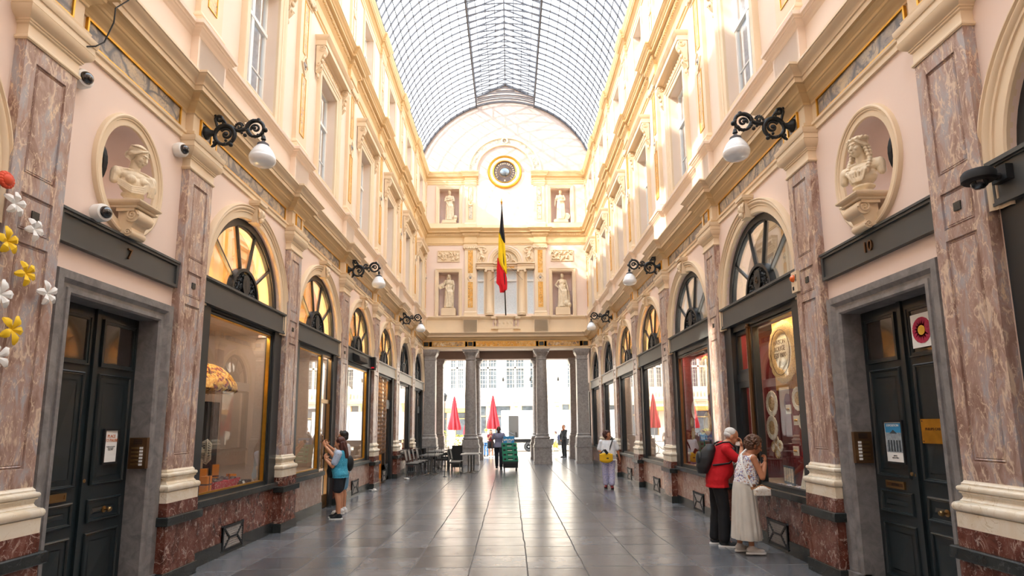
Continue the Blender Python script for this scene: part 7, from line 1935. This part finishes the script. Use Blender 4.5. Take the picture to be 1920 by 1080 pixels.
# red flower ornament on the fascia at the picture edge + paper flowers on the first pilaster
M['petalw']=mat('white_paper','#f1efea',.7,var=.02); M['petaly']=mat('yellow_paper','#f4c81d',.7,var=.04); M['petalr']=mat('red_paper','#e2512c',.6,var=.15)
def paper_flower(y,z,r,rot,m,lab,d=.145,n=5):
    o=empty('paper_flower',SD(-1)(d,y,z),0,lab,'paper flower','paper flowers on the first pilaster'); rnd=random.Random(int(y*100+z*10))
    for k in range(n):
        g=MB(); a=rot+2*PI*k/n; L=r*rnd.uniform(.9,1.2); w=r*.33
        prof=[(0,.012),(.25,w*.55/ r*r),(.55,w),(.8,w*.85),(1,.01)]
        top=[];
        for t,ww in prof:
            top.append((t*L,ww))
        pts=[]
        vs=[]; m_=len(top)
        for t,ww in top:
            cx,cz=t*math.cos(a),t*math.sin(a); nx,nz=-math.sin(a),math.cos(a); dd=.03*math.sin(PI*t/L)+.012*t/L
            vs += [(dd,cx+nx*ww,cz+nz*ww),(dd+.012,cx,cz),(dd,cx-nx*ww,cz-nz*ww),(dd-.002,cx,cz)]
        rings=[vs[4*i:4*i+4] for i in range(m_)]; g.loft(rings); g.build('petal',m,o,smooth=40)
    return o
fy=[(4.55,3.67,.10,.3,'petalw','white paper flower, topmost, just right of the red one'),(4.76,3.53,.10,1.0,'petalw','white paper flower below the dark stone stud'),(4.52,3.34,.11,.5,'petaly','yellow paper flower, the highest of the three yellow ones'),(4.73,3.13,.10,.9,'petaly','yellow paper flower, middle one of the three yellow ones'),(4.52,2.90,.11,.2,'petalw','white paper flower at the picture edge beside the middle yellow one'),(4.97,3.01,.10,.6,'petalw','white paper flower nearest to the frame of door 7'),(4.66,2.64,.11,1.2,'petaly','yellow paper flower, lowest of the three yellow ones'),(4.55,2.40,.11,.7,'petalw','white paper flower, lowest of all on the pilaster')]
for y,z,r,a,m,lab in fy: paper_flower(y,z,r,a,M[m],lab)
o=empty('red_flower_ornament',SD(-1)(.16,4.42,3.82),0,'red-orange paper flower on the black fascia left of the first pilaster','paper flower')
g=MB(); rnd=random.Random(4)
for k in range(14): a=2*PI*k/14; g.ell((.02,.05*math.cos(a),.05*math.sin(a)),(.02,.028,.022),None,8,6)
g.ell((.03,0,0),(.03,.05,.05)); g.build('blossom',M['petalr'],o,smooth=60)
# loose cable
o=empty('hanging_cable',(0,0,0),0,'loose dark cable drooping from the cornice over the first pilaster','cable')
P3=[(-3.72,5.36,6.6),(-3.74,5.42,6.3),(-3.76,5.37,6.18),(-3.79,5.25,6.0),(-3.80,5.26,5.85),(-3.86,5.24,5.62),(-3.88,5.16,5.52),(-3.90,5.08,5.46)]
g=MB(); g.tube(P3,.007,6); g.tube([(-3.74,5.42,6.3),(-3.74,5.5,6.42),(-3.72,5.6,6.5)],.006,5); g.tube([(-3.75,5.40,6.3),(-3.75,5.2,6.22),(-3.74,5.05,6.35)],.006,5); g.build('wire',M['iron'],o,smooth=60)
# litter
for x,y,lab in ((-3.82,17.0,'crumpled white and orange paper litter by the wall near the vent'),(-3.5,20.5,'small white scrap lying on the floor before the cafe')):
    o=empty('paper_litter',(x,y,0),0,lab,'litter'); g=MB(); rnd=random.Random(int(y))
    for k in range(5): g.obox((rnd.uniform(-.08,.08),rnd.uniform(-.06,.06),.02+.02*(k%3)),(.09,.07,.012),RZ(k)@RX(.5*k if k%2 else .1))
    g.build('paper',M['white'],o)

# ================================================================= goods in the shop windows
def SL(side,i):
    loc,rz=place_wall(side,BAYS[i][0]); f=1 if side<0 else -1
    R=Matrix.Rotation(rz,3,'Z')
    return lambda x,t,z: tuple(Vector(loc)+R@Vector((x,f*t,0))+Vector((0,0,z)))
# --- confectionery window (door 7 side, first bay)
Q=SL(-1,2); rz=0
M['dots']=fabric_print('red_dotted_card','#d01f3c',('#f3d6d6',),60,.62); M['orangebox']=mat('orange_card','#e58a1f',.5,var=.05); M['choc']=mat('chocolate','#4a2a1c',.4,var=.3,bump=.4); M['shell']=fabric_print('stained_glass','#dd9a3a',('#5a3018','#8c2a2a','#f0c060'),9,.56)
for k,(x,t,s_,lab) in enumerate(((-.30,-.12,.20,'front'),(-.58,.02,.26,'middle'),(-.33,.30,.22,'right'))):
    o=empty('dotted_basket',Q(x,t,.89),0,'red white-dotted card basket in the confectionery window, %s one'%['nearest the pilaster','under the fan','farthest from the door'][k],'basket','dotted baskets')
    g=MB(); g.loft([[(a,b_,z) for a,b_ in ((-q*.7,-q),(q*.7,-q),(q*.7,q),(-q*.7,q))] for z,q in ((0,s_*.75),(.14,s_),(.14,s_*.93),(.02,s_*.7))]); g.build('basket_body',M['dots'],o)
    g=MB(); rnd=random.Random(k)
    for j in range(14): g.ell((rnd.uniform(-.1,.1),rnd.uniform(-.14,.14),.13+rnd.uniform(0,.03)),(.03,.035,.022))
    tag(g.build('wrapped_sweets',M['choc'],o,smooth=60),kind='stuff')
for k,(x,t,h) in enumerate(((-.25,-.42,.24),(-.36,-.30,.34),(-.52,.36,.36),(-.32,.50,.20))):
    o=empty('orange_box',Q(x,t,.89),.3*k,'orange ribboned chocolate box standing in the window, %s'%['closest to the pilaster','between the two dotted baskets','tallest, behind the baskets','lowest, beside the chocolate slabs'][k],'box','orange boxes')
    g=MB(); g.box(-.05,.05,-.07,.07,0,h); g.build('carton',M['orangebox'],o)
    g=MB(); g.box(-.052,.052,-.01,.01,0,h+.002); g.box(-.052,.052,-.072,.072,h*.5-.01,h*.5+.01); g.build('ribbon',M['choc'],o)
for k,(x,t) in enumerate(((-.30,.66),(-.42,.80),(-.28,.94))):
    o=empty('chocolate_slab',Q(x,t,.89),.2*k,'dark chocolate slab with white price card, %s'%['nearest the orange boxes','middle one','next to the gilt window edge'][k],'chocolate','chocolate slabs')
    g=MB(); g.box(-.09,.09,-.12,.12,0,.05); 
    for a in range(3):
        for b_ in range(4): g.box(-.085+.058*a,-.035+.058*a,-.115+.058*b_,-.065+.058*b_,.05,.065)
    g.build('slab',M['choc'],o); g=MB(); g.obox((.12,0,.04),(.004,.07,.07),RY(-.4)); g.build('price_card',M['white'],o)
o=empty('electric_fan',Q(-.48,-.16,.95),.5,'cream electric fan standing among the sweets in the confectionery window','fan')
M['fan']=mat('aged_cream_plastic','#cfc3ac',.5,var=.05)
g=MB(); g.lathe([(0,0),(.13,0),(.12,.03),(.03,.05),(.025,.42),(0,.42)],(0,0,0),20); g.build('stand',M['fan'],o,smooth=40)
g=MB(); g.lathe([(0,-.12),(.06,-.11),(.07,0),(.03,.04),(0,.05)],(0,0,.52),16,'X'); g.build('motor',M['fan'],o,smooth=40)
g=MB()
for k in range(26):
    a=2*PI*k/26; g.tube([(.11,.03*math.cos(a),.52+.03*math.sin(a)),(.13,.12*math.cos(a),.52+.12*math.sin(a)),(.07,.19*math.cos(a),.52+.19*math.sin(a)),(.0,.15*math.cos(a),.52+.15*math.sin(a))],.004,4)
g.tube([(.07,.19*math.cos(a),.52+.19*math.sin(a)) for a in [2*PI*j/28 for j in range(29)]],.007,5,False); g.build('cage',M['fan'],o)
for k in range(4):
    g=MB(); a=k*PI/2; g.obox((.06,.08*math.cos(a),.52+.08*math.sin(a)),(.006,.13,.09),RX(a)@RY(.35)); g.build('blade',M['fan'],o)
o=empty('stained_glass_canopy',Q(-.65,.12,2.40),0,'amber stained-glass canopy hanging inside the confectionery window','canopy lamp')
n=30; rings=[]
for z,r in ((0,.62),(.04,.70),(.16,.66),(.30,.52),(.40,.34),(.44,.2)): rings.append([(r*.55*math.cos(2*PI*q/n),r*math.sin(2*PI*q/n)*1.15,z) for q in range(n)])
g=MB(); g.loft(rings); g.build('glass_shade',M['shell'],o,smooth=60)
g=MB()
for q in range(0,n,3): g.tube([rings[j][(q+j)%n] for j in range(len(rings))],.007,5)
g.tube(rings[1]+[rings[1][0]],.012,5,False); g.build('lead_rib',M['iron'],o)
g=MB(); g.tube([(0,0,.44),(0,0,.9)],.008,5); g.build('chain',M['iron'],o)
g=MB(); g.box(-.02,.02,-.9,.55,.0,1.15) if False else g.box(-.01,.01,-1.0,.5,-1.6,-.15); g.build('dark_back_panel',M['darkin'],o); o.children[-1].location=(-.45,.1,0)

# --- lace shop windows (door 10 side)
M['lace']=fabric_print('white_lace','#e6dcc8',('#b9a284',),90,.60); M['lace2']=fabric_print('ecru_lace','#cfae7a',('#8a5a3a',),80,.58)
def doily(Q,x,t,z,r,lab,m='lace',ring=True,rz_=PI,grp='doilies'):
    o=empty('lace_doily',Q(x,t,z),rz_,lab,'doily',grp); n=64; g=MB(); nb=max(10,int(r*90))
    R0=lambda rr,d,sc_=0:[(d,rr*(1+sc_*abs(math.sin(nb*PI*k/n)))*math.cos(2*PI*k/n),rr*(1+sc_*abs(math.sin(nb*PI*k/n)))*math.sin(2*PI*k/n)) for k in range(n)]
    g.loft([R0(r*.55,.004),R0(r*.58,.014),R0(r*.75,.008),R0(r*.80,.016),R0(r*.94,.008,.05),R0(r*.94,.0,.05)],True,False); g.build('lace_border',M[m],o,smooth=60)
    g=MB(); g.prism([(r*.56*math.cos(2*PI*k/32),r*.56*math.sin(2*PI*k/32)) for k in range(32)],lambda a,b,h:(h,a,b),0,.006)
    for k in range(8): a=2*PI*k/8; g.ell((.008,r*.3*math.cos(a),r*.3*math.sin(a)),(.004,r*.1,r*.1),None,10,6)
    g.build('centre',M['lace2' if m=='lace' else 'lace'],o)
    return o
Q=SL(1,2)     # t: near is negative
for x,t,z,r,lab,m in ((-.24,.27,2.14,.21,'large white scalloped lace doily, upper one beside the side door','lace'),(-.22,-.63,2.18,.18,'white scalloped doily, upper one nearer the pilaster in the number 6 window','lace'),(-.22,.27,1.76,.20,'white ruffled lace doily below the largest one','lace'),(-.22,-.72,1.85,.13,'small white doily close to the pilaster','lace'),(-.26,-.20,2.92,.50,'very large pale lace disc at the top of the number 6 window','lace2'),(-.24,.20,1.55,.09,'small round mat, upper of the cloverleaf group','lace'),(-.24,.30,1.46,.09,'small round mat, far side of the cloverleaf group','lace2'),(-.24,.08,1.48,.09,'small round mat, near side of the cloverleaf group','lace'),(-.24,.18,1.37,.09,'small round mat, lowest of the cloverleaf group','lace2')): doily(Q,x,t,z,r,lab,m)
o=empty('shop_logo',Q(-.085,-.46,2.88),PI,'dark round shop emblem lettered on the glass of the number 6 window','sign')
g=MB(); g.tube([(0,.30*math.cos(a),.34*math.sin(a)) for a in [2*PI*j/48 for j in range(49)]],.006,5,False); g.build('ring',M['bronze'],o)
t=text_mesh('lettering','MAISON\nROUGE\nEST 1880',.10,M['bronze'],o,.002,align='CENTER'); t.rotation_euler=(PI/2,0,PI/2); t.location=(.002,0,.05)
for k,(t_,z) in enumerate(((-.16,2.04),(-.38,1.87),(-.30,1.42))):
    o=empty('gift_card',Q(-.30,t_,z),PI,'cream card with gold bow hanging in the number 6 window, %s'%['uppermost','nearer the pilaster','beside the side door'][k],'card','bow cards'); g=MB(); g.box(0,.012,-.08,.08,-.07,.07); g.build('card',M['lace'],o); g=MB(); g.ell((.02,.02,0),(.012,.03,.018)); g.ell((.02,-.02,0),(.012,.03,.018)); g.build('bow',M['gold'],o)
for k in range(4):
    o=empty('lace_bookmark',Q(-.40+.02*k,.30-.12*k,.89),PI,'upright blue-backed lace card at the foot of the red cloth, %s'%['next to the side door','second from the side door','third from the side door','closest to the pilaster'][k],'card','upright lace cards'); g=MB(); g.box(0,.015,-.05,.05,0,.28); g.build('card',mat('blue_card','#4a5666',.6),o); g=MB(); g.box(.015,.02,-.03,.03,.04,.25); g.build('lace_strip',M['lace'],o)
for k in range(9):
    o=empty('lace_sheet',Q(-.22-.16*(k%2),-.92+.14*k,.891),PI,'flat card of blue-white lace on the counter of the number 6 window','lace card','flat lace cards'); g=MB(); g.box(-.07,.07,-.06,.06,0,.008); g.build('card',fabric_print('lace_card%d'%k,'#e9e9ee',('#7d83b8',),50,.58),o)
for k in range(10):
    o=empty('figurine',Q(-.50-.05*(k%2),-.95+.07*k,.89),PI,'tiny brown and white figurine on the counter of the number 6 window','figurine','counter figurines'); g=MB(); g.lathe([(0,0),(.02,0),(.022,.02),(.012,.05),(.016,.06),(.01,.085),(0,.088)],(0,0,0),10); g.build('body',M['choc'] if k%2 else M['white'],o,smooth=60)
o=empty('lace_gown',Q(-.40,-.72,.89),PI,'pale draped lace veil in the corner of the number 6 window','veil'); g=MB(); n=26; g.loft([[(.05+a*(1+.12*math.sin(7*2*PI*q/n))*math.cos(2*PI*q/n),a*1.1*(1+.12*math.sin(7*2*PI*q/n))*math.sin(2*PI*q/n),z) for q in range(n)] for z,a in ((0,.20),(.25,.15),(.55,.08),(.75,.02))]); g.build('cloth',M['lace'],o,smooth=70)
# ochre upper backing
o=empty('ochre_backdrop',Q(-.40,-.35,2.36),PI,'ochre cloth backdrop in the top half of the number 6 window','backdrop'); g=MB(); g.box(-.012,0,-.78,.78,.0,1.1); g.build('cloth',M['goldwall'],o)
o=empty('red_backdrop',Q(-.42,-.35,.89),PI,'crimson cloth backdrop behind the doilies of the number 6 window','backdrop'); g=MB(); g.box(-.012,0,-.78,.78,.0,1.47); g.build('cloth',M['redlace'],o)
Q=SL(1,3)
for x,t,z,r,lab,m in ((-.30,.0,2.86,.45,'huge ecru lace disc in the window behind the man in red','lace2'),(-.24,.70,2.15,.21,'oval white doily, upper one at the far side of the doily window','lace'),(-.26,1.0,1.87,.11,'small ecru doily above the lower round one in the doily window','lace2'),(-.26,.95,1.60,.14,'ecru round doily low at the far side of the doily window','lace2'),(-.28,.0,1.83,.26,'large ecru filigree doily in the middle of the doily window','lace2'),(-.24,-.2,2.22,.11,'small ochre doily under the huge disc','lace2'),(-.24,-.58,1.60,.11,'small pale doily low beside the near pilaster of the doily window','lace'),(-.24,-.83,2.3,.11,'pale doily at the near window edge, level with the small ochre one','lace2'),(-.3,-.34,1.20,.19,'round doily leaning on the counter of the doily window','lace')): doily(Q,x,t,z,r,lab,m)
o=empty('blue_tin',Q(-.30,.28,1.48),PI,'blue and white picture tin on a stand in the doily window','tin'); g=MB(); g.box(0,.05,-.15,.15,0,.15); g.build('box',fabric_print('blue_tin','#5fa0cc',('#e9eef2','#2f6a9a'),14,.55),o); g=MB(); g.tube([(.02,0,0),(.02,0,-.59)],.012,6); g.build('stand',M['iron'],o)
o=empty('red_backdrop',Q(-.45,.0,.89),PI,'crimson cloth backdrop of the doily window behind the man in red','backdrop'); g=MB(); g.box(-.012,0,-1.1,1.1,0,2.5); g.build('cloth',M['redlace'],o)
for k in range(8):
    o=empty('lace_sheet',Q(-.20-.14*(k%2),-.9+.25*k,.891),PI,'crumpled cream lace sheet on the counter of the doily window','lace sheet','counter lace sheets'); g=MB(); 
    for j in range(4): g.ell((.03*(j%2),-.06+.04*j,.01),(.05,.05,.012))
    g.build('sheet',M['lace2'] if k%2 else M['lace'],o,smooth=60)
Q=SL(-1,6); o=empty('red_cloth',Q(-.2,.65,.89),0,'bright red cloth corner in the window beyond the lattice grille','cloth'); g=MB(); g.prism([(-.5,0),(.45,0),(.42,.55),(.3,.25)],lambda a,b,h:(h,a,b),-.04,0); g.build('cloth',mat('bright_red','#d0202e',.6),o)
Q=SL(-1,7); o=empty('oval_sign',Q(-.055,-.75,2.72),0,'pale oval sign on the glass of the last shopfront behind the cafe chairs','sign'); g=MB(); g.prism([(.35*math.cos(2*PI*k/32),.42*math.sin(2*PI*k/32)) for k in range(32)],lambda a,b,h:(h,a,b),0,.006); g.build('disc',mat('pale_blue','#c4d3e2',.4),o)
t=text_mesh('lettering','Wolf',.2,mat('sign_blue','#5f7f9e',.5),o,.002); t.rotation_euler=(PI/2,0,PI/2); t.location=(.01,0,0)
